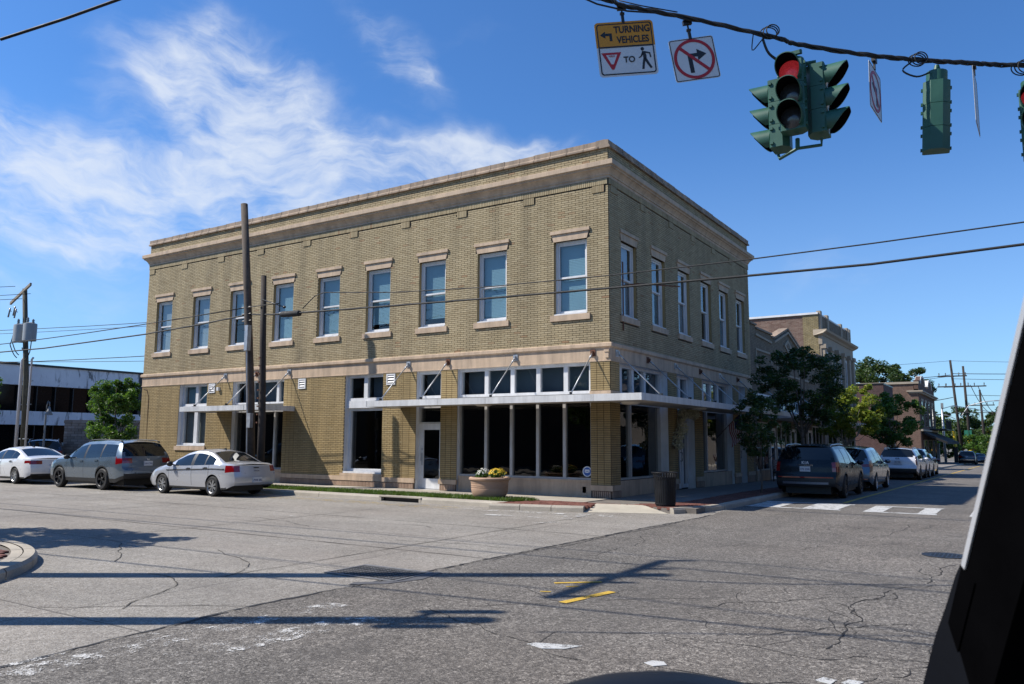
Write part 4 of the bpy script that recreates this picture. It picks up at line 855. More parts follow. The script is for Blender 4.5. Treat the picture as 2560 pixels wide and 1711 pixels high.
cn = MB(); cn.box(.02, 1.75, 15.0, 28.6, 2.70, 2.86); cn.build('canopy', FASC, sh)
for y in (16, 19.4, 22.8, 26.2): rd = MB(); rd.tube([(.03, y, 4.2), (1.5, y, 2.88)], .02, 6); rd.build('tie_rod', STEEL, sh)
# old bank with pilasters
bk = thing('bank_building', 'taller bank building with cream pilasters and red brick side wall beyond the pediment shop', 'building')
MB().box(-16, -.02, 29.0, 39.0, -.7, 9.40).build('wall', BRY, bk)
MB().box(-.0198, .12, 29.0, 39.0, -.7, 7.55).build('front_wall', CREAM, bk); MB().box(-.9, .02, 28.97, 29.01, 5.5, 9.41).build('quoin', YBR, bk)
MB().box(-16.1, .02, 28.9, 39.1, 9.40, 9.52).build('parapet_coping', mat('white_roof_membrane', (.75, .75, .75), .6), bk)
mb = MB(); mb.prism([(28.95, 7.55), (39.2, 7.55), (39.2, 8.1), (28.95, 8.1)], -.02, .2, 'x'); mb.build('entablature', CREAM, bk)
mb = MB(); pr = [(-.3, 8.1), (.25, 8.1), (.32, 8.2), (.5, 8.3), (.55, 8.42), (-.3, 8.46)]
vs = []
for y, s in ((28.9, -.25), (39.15, .35)): vs += [(p_[0], y + (s if p_[0] > .3 else 0), p_[1]) for p_ in pr]
mb.add(vs, [tuple(range(5, -1, -1)), tuple(range(6, 12))] + [(i, (i + 1) % 6, (i + 1) % 6 + 6, i + 6) for i in range(6)]); mb.build('cornice', CREAM, bk)
for a in (29.05, 31.1, 35.5, 37.8, 38.55): MB().box(-.1, .14, a, a + .45, 8.46, 9.62).build('parapet_pier', CREAM, bk)
for a, b in ((29.5, 31.1), (31.55, 35.5), (35.95, 37.8), (38.25, 38.55)): MB().box(-.1, .06, a, b, 8.46, 9.40).build('parapet_panel', TANX, bk)
for a in (29.05, 30.9, 33.0, 35.0, 37.0, 38.5): mb = MB(); mb.box(.12, .32, a, a + .55, 3.9, 7.3); mb.box(.12, .40, a - .06, a + .61, 7.3, 7.55); mb.box(.12, .38, a - .05, a + .6, 3.6, 3.9); mb.build('pilaster', CREAM, bk)
for a, b in ((29.8, 30.75), (31.65, 32.85), (33.75, 34.85), (35.75, 36.85), (37.7, 38.4)): fwin(RT, a, b, 4.0, 7.2, bk, .12, 1, 2, WHITE, DGLASS, .16)
mb = MB(); RT.box(mb, 28.98, 39.1, 3.3, 3.6, 0.121, .3); mb.build('string_course', CREAM, bk)
for a, b in ((29.6, 32.4), (33.0, 35.2), (35.8, 38.4)): shopfront(RT, a, b, -.5, 2.8, bk, 2, .12)
MB().box(.13, 1.7, 29.6, 38.5, 2.66, 2.82).build('canopy', FASC, bk)
# low dark brick building
lb = thing('low_brick_building', 'low flat-roofed dark red brick building behind the sunlit street trees', 'building')
MB().box(-22, 0, 54.6, 60.2, -1, 6.7).build('wall', BRY2, lb); MB().box(-22.03, .05, 54.55, 60.25, 6.7, 6.82).build('coping', BLACKM, lb); MB().box(.001, .03, 54.65, 60.15, -1, 6.69).build('front_wall', BRX2, lb)
shopfront(RT, 55.2, 59.6, -.68, 2.2, lb, 3, .03)
# far corner building with arched parapets
fb = thing('arched_parapet_building', 'far two-storey brown brick corner building with two rounded white parapets and black awning', 'building')
MB().box(-24, 0, 82.0, 101, -1.2, 7.9).build('wall', BRY3, fb); MB().box(.001, .04, 82.02, 101, -1.2, 7.4).build('front_wall', BRX3, fb)
mb = MB(); RT.prism(mb, [(82.0, 7.4), (101, 7.4), (101, 8.75), (97.6, 8.75), (97.2, 9.1), (96.3, 9.5), (95.0, 9.62), (93.7, 9.5), (92.8, 9.1), (92.4, 8.5), (89.4, 8.5), (89.0, 9.0), (88.0, 9.5), (86.4, 9.7), (84.9, 9.55), (84.1, 9.2), (83.7, 8.95), (82.0, 8.95)], -.45, .03); mb.build('parapet', BRX3, fb)
for c in (95.0, 86.5):
    mb = MB(); n = 14; pts = [(c - 2.6 * math.cos(PI * i / n), 8.75 + .95 * math.sin(PI * i / n)) for i in range(n + 1)]
    RT.prism(mb, pts + [(p_[0] + (c - p_[0]) * .14, p_[1] - .22) for p_ in pts[::-1]], -.5, .12); mb.build('parapet_arch', mat('white_stone', (.66, .63, .57), .8, .1, 1), fb)
mb = MB(); mb.box(-24, .1, 81.9, 82.4, 8.5, 8.75) ; mb.build('side_coping', CREAM, fb)
MB().box(-24, -.5, 82.05, 82.5, 7.9, 8.5).build('side_parapet', BRY3, fb)
mb = MB(); mb.box(-1.2, .5, 81.7, 101.3, 7.55, 7.72); mb.box(-1.0, .35, 81.85, 101.15, 7.38, 7.55); mb.build('cornice', CREAM, fb)
for a in (84.0, 88.0, 92.0, 96.0): fwin(RT, a, a + 1.9, 3.6, 6.6, fb, .04, 1, 2, BLACKM, DGLASS, .1); l_ = MB(); RT.box(l_, a - .2, a + 2.1, 6.6, 6.85, .04, .12); l_.build('lintel', CREAM, fb)
mb = MB(); RT.box(mb, 81.9, 101.1, 3.0, 3.2, .04, .3); mb.build('string_course', CREAM, fb)
mb = MB(); mb.prism([(.05, 3.0), (.05, 2.7), (2.6, 1.5), (2.6, 1.75)], 83, 102, 'y'); mb.build('awning', mat('black_canvas', (.012, .012, .014), .9), fb)
mb = MB(); mb.box(.05, 1.9, 92.5, 101.5, 3.25, 3.4); mb.build('balcony', BLACKM, fb)
for k in range(12): MB().box(1.84, 1.9, 92.6 + k * .78, 92.66 + k * .78, 3.4, 4.5).build('baluster', BLACKM, fb)
MB().box(1.83, 1.92, 92.5, 101.5, 4.5, 4.56).build('railing', BLACKM, fb)
for a in (84.5, 90, 95.5): shopfront(RT, a, a + 4.2, -.95, 2.0, fb, 2, .04)
# office across the side street
ob = thing('office_building', 'two-storey office with stained white concrete bands and dark ribbon windows, far left', 'building')
STAIN, tt, bs = base_mat('streaked_white_concrete')
p = coords(tt, True); s = tt.noise(tt.mapping(p, (2.2, 2.2, .55)), 1.0, 7, .72, .5); zz = tt.new('ShaderNodeSeparateXYZ'); tt.put(zz.inputs[0], p)
m1 = tt.mapr(s, .50, .62, 0, .85, True); m2 = tt.mapr(tt.noise(p, .25, 2), .42, .6, 0, 1, True)
tt.put(bs.inputs['Base Color'], tt.mix(tt.math('MULTIPLY', m1, m2), tt.ramp(tt.noise(p, .8, 4), [(.3, (.66, .66, .68)), (.7, (.80, .80, .81))]), (.10, .10, .10))); bs.inputs['Roughness'].default_value = .85
OF = Fac((-50, 0, 0), (0, 1, 0), (1, 0, 0))
MB().box(-70, -50.6, -6, 16.6, -.2, 6.6).build('core', INT, ob)
mb = MB(); mb.box(-70, -49.9, -6, 16.8, 5.45, 6.85); mb.build('upper_band', STAIN, ob); mb = MB(); mb.box(-70, -49.9, -6, 16.8, 2.62, 3.6); mb.build('lower_band', STAIN, ob)
MB().box(-70.2, -49.8, -6.2, 17.0, 6.851, 7.0).build('roof_edge', BLACKM, ob); MB().box(-70, -49.88, 16.2, 16.8, 3.6, 6.84).build('end_post', BLACKM, ob)
for lv, (z0, z1) in enumerate(((-.1, 2.62), (3.6, 5.45))):
    for i in range(17):
        y = -6 + i * 1.31; f = MB(); OF.box(f, y, y + .07, z0, z1, -.3, -.05); w_ = f.build('mullion', BLACKM, ob); q = MB(); OF.box(q, y + .08, y + 1.30, z0, z1, -.32, -.28); q.build('window_pane', mat('office_glass', (.006, .007, .008), .08, .2, 1, spec=.22), ob)
for y in (3.0, 4.6, 10.4): b_ = MB(); OF.box(b_, y, y + .45, .75, 1.35, -.27, -.25); b_.build('notice', mat('pale_notice', (.5, .55, .52), .6), ob)
pw = thing('pier_wall', 'low mottled grey brick screen wall behind the parked blue SUV', 'wall')
mb = MB(); PWF = Fac((-37.8, 4.15, 0), (.82, .57, 0), (.57, -.82, 0))
PWF.box(mb, 0, 6, -.15, 2.75, -.4, 0); mb.build('core', MORTL, pw)
bricks_obj('stone_courses', [brick_quads(PWF, courses(0, 6, -.1, 2.55, [], L=.42, H=.16, jt=.02), .03, .012) + brick_quads(PWF, courses(-.03, 6, 2.55, 2.73, [], L=.5, H=.18), .06)], [GREYB], pw)
# unseen blocks outside the frame, added for dark reflections in the shop windows
ab = thing('unseen_shop_block', 'unseen brown brick block on the near side of the crossing, added for window reflections', 'building', (0, 0, 0))
MB().box(-60, -7.5, -46, -21.5, -.2, 7.5).build('wall', mat('plain_brown_wall', (.09, .065, .05), .9, .2, 1), ab)
for i in range(8): mb = MB(); mb.box(-58 + i * 6.4, -54.5 + i * 6.4, -21.5, -21.42, 3.9, 6); mb.build('window', DGLASS, ab)
ab2 = thing('unseen_grey_block', 'unseen grey block on the far side of the wide street, added for window reflections', 'building')
MB().box(19, 40, -20, 70, -1, 7.2).build('wall', mat('plain_grey_wall', (.15, .13, .11), .9, .2, 1), ab2)
for i in range(10): MB().box(18.93, 19, -16 + i * 8, -11.5 + i * 8, 0.6, 3).build('shop_window', DGLASS, ab2)

# ------------------------------------------------------------------ trees
def leaf_cloud(centres, n, size, flat=.5, rnd=None):
    rnd = rnd or np.random
    k = len(centres); ci = rnd.randint(0, k, n); cs = np.array([c[:3] for c in centres])[ci]; rs = np.array([c[3] for c in centres])[ci]
    d = rnd.normal(size=(n, 3)); d /= np.linalg.norm(d, axis=1)[:, None]; rad = rs * rnd.uniform(.25, 1.0, n) ** .6
    pos = cs + d * rad[:, None] * np.array([1, 1, .8])
    u = rnd.normal(size=(n, 3)); u[:, 2] *= flat; u /= np.linalg.norm(u, axis=1)[:, None]; v = np.cross(u, rnd.normal(size=(n, 3))); v /= np.linalg.norm(v, axis=1)[:, None] + 1e-9
    s = size * rnd.uniform(.6, 1.4, n)[:, None]; w = s * .55
    return np.stack([pos - u * s, pos + v * w, pos + u * s, pos - v * w], axis=1)
def tree(name, label, loc, h, cw, cz0, nleaf, lsize, lm, seed, cat='tree', group=None, trunk_r=.09, nclump=40, squash=1.0, lean=0.0, bark=None, gap=.5):
    rnd = np.random.RandomState(seed); o = thing(name, label, cat, loc, 0, group)
    cx, cy, cz = lean, 0, (h + cz0) / 2; rx, rz = cw / 2, (h - cz0) / 2
    cl = []
    while len(cl) < nclump:
        d = rnd.normal(size=3); d /= np.linalg.norm(d); q = rnd.uniform(.35, 1.0) ** .5 * rnd.uniform(.72, 1.08)
        p_ = (cx + d[0] * rx * q * squash, cy + d[1] * rx * q, cz + d[2] * rz * q)
        cl.append((*p_, rnd.uniform(.13, .30) * min(cw, h - cz0) * gap * 1.25))
    tr = MB(); top = (cx * .6, 0, cz0 + (h - cz0) * .35)
    tr.tube([(0, 0, -.05), (.03, 0, cz0 * .35), (cx * .25 + .02, .03, cz0 * .7), (cx * .4, 0, cz0), top], [trunk_r * 1.25, trunk_r, trunk_r * .9, trunk_r * .8, trunk_r * .5], 8)
    for c in cl[: min(14, nclump)]:
        b0 = Vector((cx * .4, 0, cz0 * rnd.uniform(.8, 1.1))); e = Vector(c[:3]); mid = b0.lerp(e, .5) + Vector((0, 0, -.08 * h * rnd.uniform(0, 1)))
        tr.tube([b0, mid, e], [trunk_r * .5, trunk_r * .3, trunk_r * .1], 5)
    tr.build('trunk', bark or BARK, o, True)
    cr = quads_mesh('crown', leaf_cloud(cl, nleaf, lsize, rnd=rnd), lm, o); return o
LDARK = leaf_mat('deep_green_leaf', (.018, .040, .012), (.030, .065, .018), (.05, .085, .022)); LMID = leaf_mat('mid_green_leaf', (.045, .10, .02), (.075, .15, .03), (.12, .19, .04))
LYEL = leaf_mat('yellow_green_leaf', (.09, .15, .02), (.17, .22, .03), (.26, .25, .04)); LOAK = leaf_mat('oak_leaf', (.025, .050, .015), (.045, .08, .022), (.07, .105, .03))
zt = lambda y: zroad(y) + .14
tree('street_tree', 'small shaded street tree with a low dark green crown, beside the flag', (2.85, 5.2, zt(5.2)), 3.5, 1.6, .8, 5200, .045, LDARK, 3, nclump=70, trunk_r=.03, gap=.38, group='street trees')
tree('street_tree', 'largest street tree, broad dark crown in front of the pediment shop', (2.8, 11.4, zt(11.4)), 5.65, 3.9, 2.2, 13000, .055, LDARK, 5, nclump=115, trunk_r=.08, group='street trees', gap=.30)
tree('street_tree', 'street tree lit yellow-green by the sun, pale trunk, behind the grey minivan', (2.8, 20.5, zt(20.5)), 4.6, 3.9, 1.8, 15000, .065, LYEL, 8, gap=.34, nclump=85, trunk_r=.05, group='street trees', bark=mat('pale_bark', (.40, .36, .31), .8))
tree('street_tree', 'dark rounded street tree behind the white SUV', (2.6, 38.0, zt(38)), 5.3, 4.4, 1.6, 13000, .085, LMID, 11, gap=.36, nclump=75, trunk_r=.07, group='street trees')
tree('parking_tree', 'bushy bright green tree against the left end of the corner building', (-30.3, 2.9, -.1), 5.45, 2.9, .9, 17000, .06, LMID, 21, nclump=90, trunk_r=.07, gap=.36)
tree('edge_tree', 'pale green tree branch reaching in at the left edge of the picture', (-29.9, -4.1, 0), 5.0, 2.6, 2.4, 2600, .09, LMID, 22, nclump=26, trunk_r=.08, gap=.4)
tree('oak_tree', 'spreading oak rising behind the old bank building', (-7.0, 97.5, -.9), 13.8, 15, 6.2, 36000, .15, LOAK, 31, nclump=120, trunk_r=.4, gap=.46)
tree('corner_tree', 'tree off the left edge whose shadow lies on the concrete road', (-8.1, -15.6, 0), 5.6, 4.2, 2.2, 9000, .10, LMID, 41, nclump=50, trunk_r=.1)
for i, (x, y, h, w) in enumerate([(7, 112, 5.2, 5), (0.5, 108, 4.0, 4), (4.2, 118, 4.2, 4.5)]):
    tree('verge_tree', ['bushy tree behind the far parked black SUV', 'low bush beside the far signal pole', 'small tree by the far yellow-sleeved pole'][i], (x, y, -1.15), h, w, .6, 5000, .16, LMID, 50 + i, nclump=30, trunk_r=.1, group='far verge trees')
for i in range(15):
    x = -20 + i * 4.6 + random.uniform(-1, 1); y = 172 + random.uniform(-8, 18); h = random.uniform(8.5, 13)
    tree('distant_tree', 'dark distant tree in the row closing the end of the street', (x, y, -1.4), h, random.uniform(9, 12), 1.5, 7000, .26, LOAK, 60 + i, nclump=34, trunk_r=.3, group='distant trees')
for i, (x, y) in enumerate([(-90, 10), (-96, 26), (-84, 40), (-70, 60), (-100, -5), (-60, 75), (-110, -20)]):
    tree('distant_tree', 'distant dark tree beyond the parking lot at the far left', (x, y, 0), random.uniform(6, 8), 9, 1.5, 2500, .38, LOAK, 90 + i, nclump=26, trunk_r=.3, group='trees beyond the parking lot')
# ------------------------------------------------------------------ poles, wires, signals
def wire(name, label, pts, r, cat='cable', group=None, mt=None, n=5):
    mb = MB(); mb.tube(pts, r, n); return tag(mb.build(name, mt or CABLE, None, True), label, cat, group)
def sagged(a, b, sag, n=14): return [(Vector(a).lerp(Vector(b), i / n) - Vector((0, 0, sag * 4 * (i / n) * (1 - i / n))))[:] for i in range(n + 1)]
def pole_tube(pts, r0, r1, mt, parent, name='shaft', n=12):
    mb = MB(); k = len(pts); mb.tube(pts, [r0 + (r1 - r0) * i / (k - 1) for i in range(k)], n); return mb.build(name, mt, parent, True)
p1 = thing('utility_pole', 'taller of the two bare wooden poles in front of the corner building', 'utility pole', (-12.40, -2.72, 0), 0, 'wooden poles at the kerb')
pole_tube([(0, 0, -.1), (-.25, 0, 3.2), (-.68, 0, 7.0), (-1.08, 0, 10.25)], .155, .125, WOODP, p1)
mb = MB(); mb.box(-.36, -.20, -.29, -.13, 4.75, 5.65); mb.build('meter_box', STEEL, p1); mb = MB(); mb.box(-.06, .12, -.27, -.14, 2.05, 2.55); mb.build('switch_box', STEEL, p1)
mb = MB(); mb.tube([(-.30, -.2, 4.75), (-.1, -.22, 2.5), (.02, -.22, 0)], .025, 6); mb.build('conduit', STEEL, p1)
for z in (5.85, 6.1, 6.35): mb = MB(); x = -.12 * z + .12; mb.tube([(x - .22, -.05, z), (x + .25, -.05, z)], .03, 6); mb.build('bolt_bracket', BLACKM, p1)
p2 = thing('utility_pole', 'shorter dark wooden pole just right of the taller one', 'utility pole', (-11.95, -2.72, 0), 0, 'wooden poles at the kerb')
pole_tube([(0, 0, -.1), (-.04, 0, 2.5), (-.16, 0, 5), (-.27, 0, 7.42)], .135, .095, WOODD, p2)
mb = MB(); mb.tube([(-.2, -.1, 6.55), (.95, -.1, 6.18)], .02, 6); mb.ball((.98, -.1, 6.17), .07, .05, .05); mb.build('guy_arm', BLACKM, p2, True)
mb = MB()
for k in range(9): z = 2.2 + k * .28; mb.box(-.1 - .02, -.06, -.19, -.15, z, z + .05)
mb.build('pole_tags', RUST, p2, kind='stuff')
sp_ = MB(); sp_.lathe([(0, -.46), (.09, -.45), (.105, -.40), (.105, .40), (.09, .45), (0, .46)], (0, 0, 0), 14, 0, 'x'); sp_.tube([(-.62, 0, .02), (-.46, 0, 0)], .03, 6); sp_.tube([(.46, 0, 0), (.66, 0, .03)], .03, 6)
spo = sp_.build('cable_splice', RUBBER, None, True); spo.location = (-10.75, -2.72, 5.93); spo.rotation_euler = (0, math.radians(1.8), 0); tag(spo, 'black splice closure hanging on the cable right of the two wooden poles', 'cable closure')
wire('street_cable', 'thick black cable crossing the corner building below its upper windows', [(-60, -3.5, 5.9), (-30.9, -2.9, 5.72), (-26.9, -2.75, 5.70), (-19.2, -2.75, 5.80), (-15.9, -2.74, 5.92), (-12.9, -2.74, 6.08), (-11.7, -2.74, 5.98), (-10.4, -2.75, 5.93), (-9.0, -2.75, 5.88), (-2.8, -2.75, 5.69), (1.3, -2.75, 5.59), (4.8, -2.75, 5.52), (7.6, -2.75, 5.48), (10.4, -2.75, 5.55), (16, -2.75, 5.85), (24, -2.75, 6.6)], .030, group='cables strung past the corner building')
wire('street_cable', 'thin upper cable sloping past the upper windows of the corner building', [(-10.1, -2.78, 6.05), (-9.55, -2.78, 6.42), (-9.1, -2.78, 6.50), (-6, -2.78, 6.2), (-2.8, -2.78, 6.02), (1.3, -2.78, 5.92), (4.8, -2.78, 5.90), (7.7, -2.78, 5.93), (10.4, -2.78, 5.99), (16, -2.78, 6.4), (24, -2.78, 7.2)], .017, group='cables strung past the corner building')
wire('street_cable', 'second cable running left from the taller wooden pole', sagged((-13.0, -2.75, 6.35), (-60, -3.3, 6.9), .5), .02, group='cables strung past the corner building')
wire('street_cable', 'short cable linking the two wooden poles', [(-13.1, -2.78, 6.33), (-12.2, -2.86, 6.32), (-11.3, -2.78, 6.33)], .02, group='cables strung past the corner building')
for j, (z, r) in enumerate(((8.2, .018), (8.0, .014), (7.3, .014), (6.3, .022))):
    wire('street_cable', ['upper line from the transformer pole towards the corner building', 'second line from the transformer pole towards the corner building', 'thin sloping line right of the transformer pole', 'lowest heavy line right of the transformer pole'][j], sagged((-62, -9, z - .3), (-27, 6.5, z + .15 if j != 2 else 6.0), .35), r, group='lines at the transformer pole')
# transformer pole
tp_ = thing('transformer_pole', 'wooden pole at far left with two grey transformer cans, crossarm and white conduits', 'utility pole', (-36.7, 1.45, 0))
pole_tube([(0, 0, -.1), (.2, -.3, 5), (.42, -.85, 9.95)], 0.165, .12, mat('green_grey_pole_wood', (.09, .085, .062), .9, .4, 5), tp_)
mb = MB(); mb.prism([(-.95, 9.15), (1.15, 10.05), (1.15, 10.2), (-.95, 9.3)], -.95, -.85, 'y'); mb.build('crossarm', mat('pale_crossarm_wood', (.28, .24, .19), .9), tp_)
for dx, rz in ((.02, .36), (1.05, .34)):
    mb = MB(); mb.lathe([(0, 6.95), (rz, 6.97), (rz, 7.85), (rz * .97, 7.93), (0, 8.02)], (dx + .1, -.75, 0), 18); t_ = mb.build('transformer', mat('transformer_grey', (.30, .32, .33), .5, .1, 2), tp_, 40)
    mb = MB(); mb.lathe([(.04, 7.9), (.085, 8.0), (.05, 8.05), (.085, 8.1), (.05, 8.15), (.075, 8.2), (.0, 8.3)], (dx, -.85, 0), 10); mb.lathe([(.04, 7.9), (.08, 8.0), (.05, 8.05), (.08, 8.1), (0, 8.2)], (dx + .28, -.7, 0), 10); mb.build('bushing', mat('bushing_grey', (.2, .22, .23), .3), t_, True)
for dx, r in ((-.42, .085), (.62, .055)):
    mb = MB(); mb.tube([(dx, -.25, 0), (dx + .05, -.3, 6.0), (dx + .2, -.3, 6.1)], r, 10); mb.build('conduit_pipe', mat('white_pvc', (.62, .62, .66), .5, .05), tp_, True)
for z in (1.6, 3.5, 4.8, 5.7): mb = MB(); mb.box(-.55, .75, -.22, -.16, z, z + .05); mb.build('standoff_bracket', STEEL, tp_)
for pts in ([(-.6, -.75, 7.7), (-.95, -.75, 6.9), (-.6, -.5, 6.15)], [(1.15, -.75, 7.6), (1.3, -.7, 7.0), (1.0, -.6, 6.4), (.3, -.5, 6.0)], [(.8, -.7, 6.95), (.3, -.6, 6.6), (-.1, -.5, 6.7)], [(-.55, -.75, 7.75), (-.7, -.75, 7), (-.4, -.5, 6.3)]):
    mb = MB(); q = [Vector(a) for a in pts]; sm = []
    for i in range(len(q) - 1):
        for k in range(5): sm.append(q[i].lerp(q[i + 1], k / 5) + Vector((0, 0, -.12 * math.sin(PI * k / 5))))
    mb.tube(sm + [q[-1]], .028, 6); mb.build('cable_loop', CABLE, tp_, True)
for dx, z in ((-1.1, 8.45), (-.55, 8.5), (-.4, 8.35)): mb = MB(); mb.tube([(dx, -.9, z), (dx + .16, -.9, z + .5)], .045, 8); mb.tube([(dx - .02, -.9, z + .5), (dx + .32, -.9, z + .3)], .02, 5); mb.build('fuse_cutout', mat('bushing_grey', (.2, .22, .23), .3), tp_, True)
for j, (z0, z1) in enumerate(((10.2, 10.5), (9.4, 9.8), (9.6, 9.9))):
    wire('street_cable', ['top wire leaving the crossarm at far left', 'middle wire leaving the crossarm at far left', 'lower wire leaving the crossarm at far left'][j], sagged((-36.9 + j * .9 - .5, .6, z0), (-70, -14 + j, z1 + 1), .5), .016, group='lines at the transformer pole')
lamp = thing('street_lamp', 'slim grey street lamp with a hooked bell lantern in front of the office', 'street lamp', (-35.95, 2.1, -.05))
mb = MB(); mb.lathe([(.14, 0), (.14, .1), (.09, .18), (.075, .9), (.10, .95), (.055, 1.05), (.045, 3.1), (.0, 3.15)], (0, 0, 0), 12); mb.build('post', mat('lamp_grey', (.22, .23, .23), .5), lamp, 30)
mb = MB(); mb.tube([(0, 0, 3.0), (.03, 0, 3.5), (.13, 0, 3.78), (.28, 0, 3.72), (.33, 0, 3.5)], .028, 7); mb.build('hook_arm', MATS['lamp_grey'], lamp, True)
mb = MB(); mb.lathe([(.02, 3.5), (.06, 3.42), (.10, 3.25), (.20, 3.05), (.20, 3.0), (0, 3.02)], (.30, 0, 0), 14); mb.build('lantern', MATS['lamp_grey'], lamp, 30)
mb = MB(); mb.box(-.13, .13, -.1, .1, .75, 1.1); mb.build('control_box', MATS['lamp_grey'], lamp)
# poles outside the frame whose shadows lie across the road
op = thing('signal_span_pole', 'tall wooden pole with a crossarm left of the frame, carrying the signal span wire', 'utility pole', (-2.45, -16.55, 0))
pole_tube([(0, 0, -.1), (0, 0, 5.5), (0, 0, 10.7)], .20, .15, WOODP, op)
mb = MB(); mb.box(.15, .27, -1.75, 1.75, 9.75, 9.9); mb.build('crossarm', WOODP, op)
for y in (-1.65, -.55, .75, 1.68): mb = MB(); mb.lathe([(.035, 9.9), (.035, 10.02), (.08, 10.04), (.06, 10.1), (.08, 10.15), (.05, 10.35), (0, 10.4)], (.19, y, 0), 10); mb.build('insulator', BLACKM, op)
op2 = thing('steel_pole', 'stout steel pole left of the frame with a short double arm near its top', 'pole', (-.35, -18.35, 0))
pole_tube([(0, 0, -.1), (0, 0, 3.6), (0, 0, 7.4)], .20, .15, STEEL, op2); mb = MB(); mb.tube([(.0, .45, 6.6), (.0, 0, 6.6), (.0, -.3, 6.6)], .05, 8); mb.box(-.08, .08, .4, .52, 6.45, 7.3); mb.box(-.07, .07, -.38, -.26, 6.5, 7.2); mb.build('double_arm', STEEL, op2)
for j, y in enumerate((-18.2, -15.8, -14.87)):
    wire('overhead_wire', 'overhead power wire above the frame, only its thin shadow falls on the road', sagged((-60, y - 2, 10.9), (-2.2, y, 10.6), .5) + sagged((-2.2, y, 10.6), (45, y + 2.5, 10.8), .9)[1:], .02 if j != 1 else .03, group='overhead power wires')
wire('overhead_wire', 'overhead cable above the frame, its bowed shadow crosses the lower road', sagged((-30, -21, 8.2), (30, -13.5, 8.6), 1.3, 20), .026)
wire('street_cable', 'dark cable cutting the top left corner of the sky', [(-2.4, -16.6, 7.4), (-.5, -17.0, 6.6), (1.7, -17.55, 5.65), (2.26, -17.21, 5.87), (2.8, -16.9, 6.09), (5, -15.6, 7.1), (9, -13, 9.2)][2:], .016)
# span wire
WP = [(-2.4, -16.6, 9.95), (-.2, -15.75, 9.15), (2.2, -14.25, 8.42), (4.1, -13.1, 7.92), (5.72, -12.11, 7.55), (6.01, -11.91, 7.45), (6.78, -11.40, 7.27), (7.70, -10.78, 7.02), (7.94, -10.60, 6.94), (8.72, -10.08, 6.80), (9.36, -9.66, 6.73), (9.90, -9.30, 6.70), (10.46, -8.93, 6.68), (12.5, -7.6, 6.75), (16, -5.2, 7.3), (19, -3.2, 8.0)]
def smooth(pts, k=6):
    q = [Vector(p_) for p_ in pts]; out = []
    for i in range(len(q) - 1):
        a, b, c, d_ = q[max(i - 1, 0)], q[i], q[i + 1], q[min(i + 2, len(q) - 1)]
        for s in range(k):
            t_ = s / k; out.append(.5 * ((2 * b) + (c - a) * t_ + (2 * a - 5 * b + 4 * c - d_) * t_ * t_ + (3 * b - 3 * c + d_ - a) * t_ ** 3))
    return out + [q[-1]]
sw = thing('span_wire', 'black taped span wire holding the signals and signs across the sky', 'cable', (0, 0, 0))
base = smooth(WP, 8); mb = MB(); mb.tube([b + Vector((random.uniform(-.006, .006), 0, random.uniform(-.008, .008))) for b in base], .022, 7); mb.build('messenger_cable', CABLE, sw, True)
for ph, r in ((0, .014), (2.2, .012), (4.1, .010)):
    mb = MB(); mb.tube([b + Vector((0, .022 * math.cos(i * .9 + ph), .026 * math.sin(i * .9 + ph) - .006)) for i, b in enumerate(base)], r, 6); mb.build('signal_cable', CABLE, sw, True)
mb = MB(); mb.tube([Vector(a) for a in ((5.3, -12.4, 7.68), (5.7, -12.1, 7.47), (6.05, -11.9, 7.36), (6.5, -11.6, 7.33), (6.9, -11.3, 7.24))], .012, 6); mb.tube([Vector(a) for a in ((5.95, -11.95, 7.52), (6.2, -11.8, 7.44), (6.6, -11.5, 7.37))], .008, 6); mb.build('loose_lead', CABLE, sw, True)
for c, r, ph in (((7.62, -10.85, 7.07), .11, .3), ((9.26, -9.73, 6.72), .11, 0), ((10.42, -8.95, 6.62), .12, .2)):
    mb = MB()
    for k in range(3): mb.tube([(c[0] + (r - k * .012) * math.cos(a) * .84 + k * .03, c[1] + (r - k * .012) * math.cos(a) * .54, c[2] + r * .75 * math.sin(a) + k * .012) for a in [2 * PI * i / 18 for i in range(19)]], .0085, 5, 0, False)
    mb.build('cable_coil', CABLE, sw, True)
mb = MB(); mb.tube(smooth([(7.45, -10.95, 7.08), (7.42, -10.93, 6.85), (7.52, -10.9, 6.95), (7.58, -10.85, 7.05)], 5), .008, 5); mb.tube(smooth([(7.55, -10.88, 7.0), (7.62, -10.85, 6.78), (7.78, -10.72, 6.66), (7.9, -10.62, 6.66)], 5), .018, 6); mb.tube(smooth([(9.2, -9.76, 6.7), (9.1, -9.83, 6.58), (9.25, -9.72, 6.5), (9.4, -9.62, 6.56)], 5), .012, 6); mb.build('signal_lead', CABLE, sw, True)
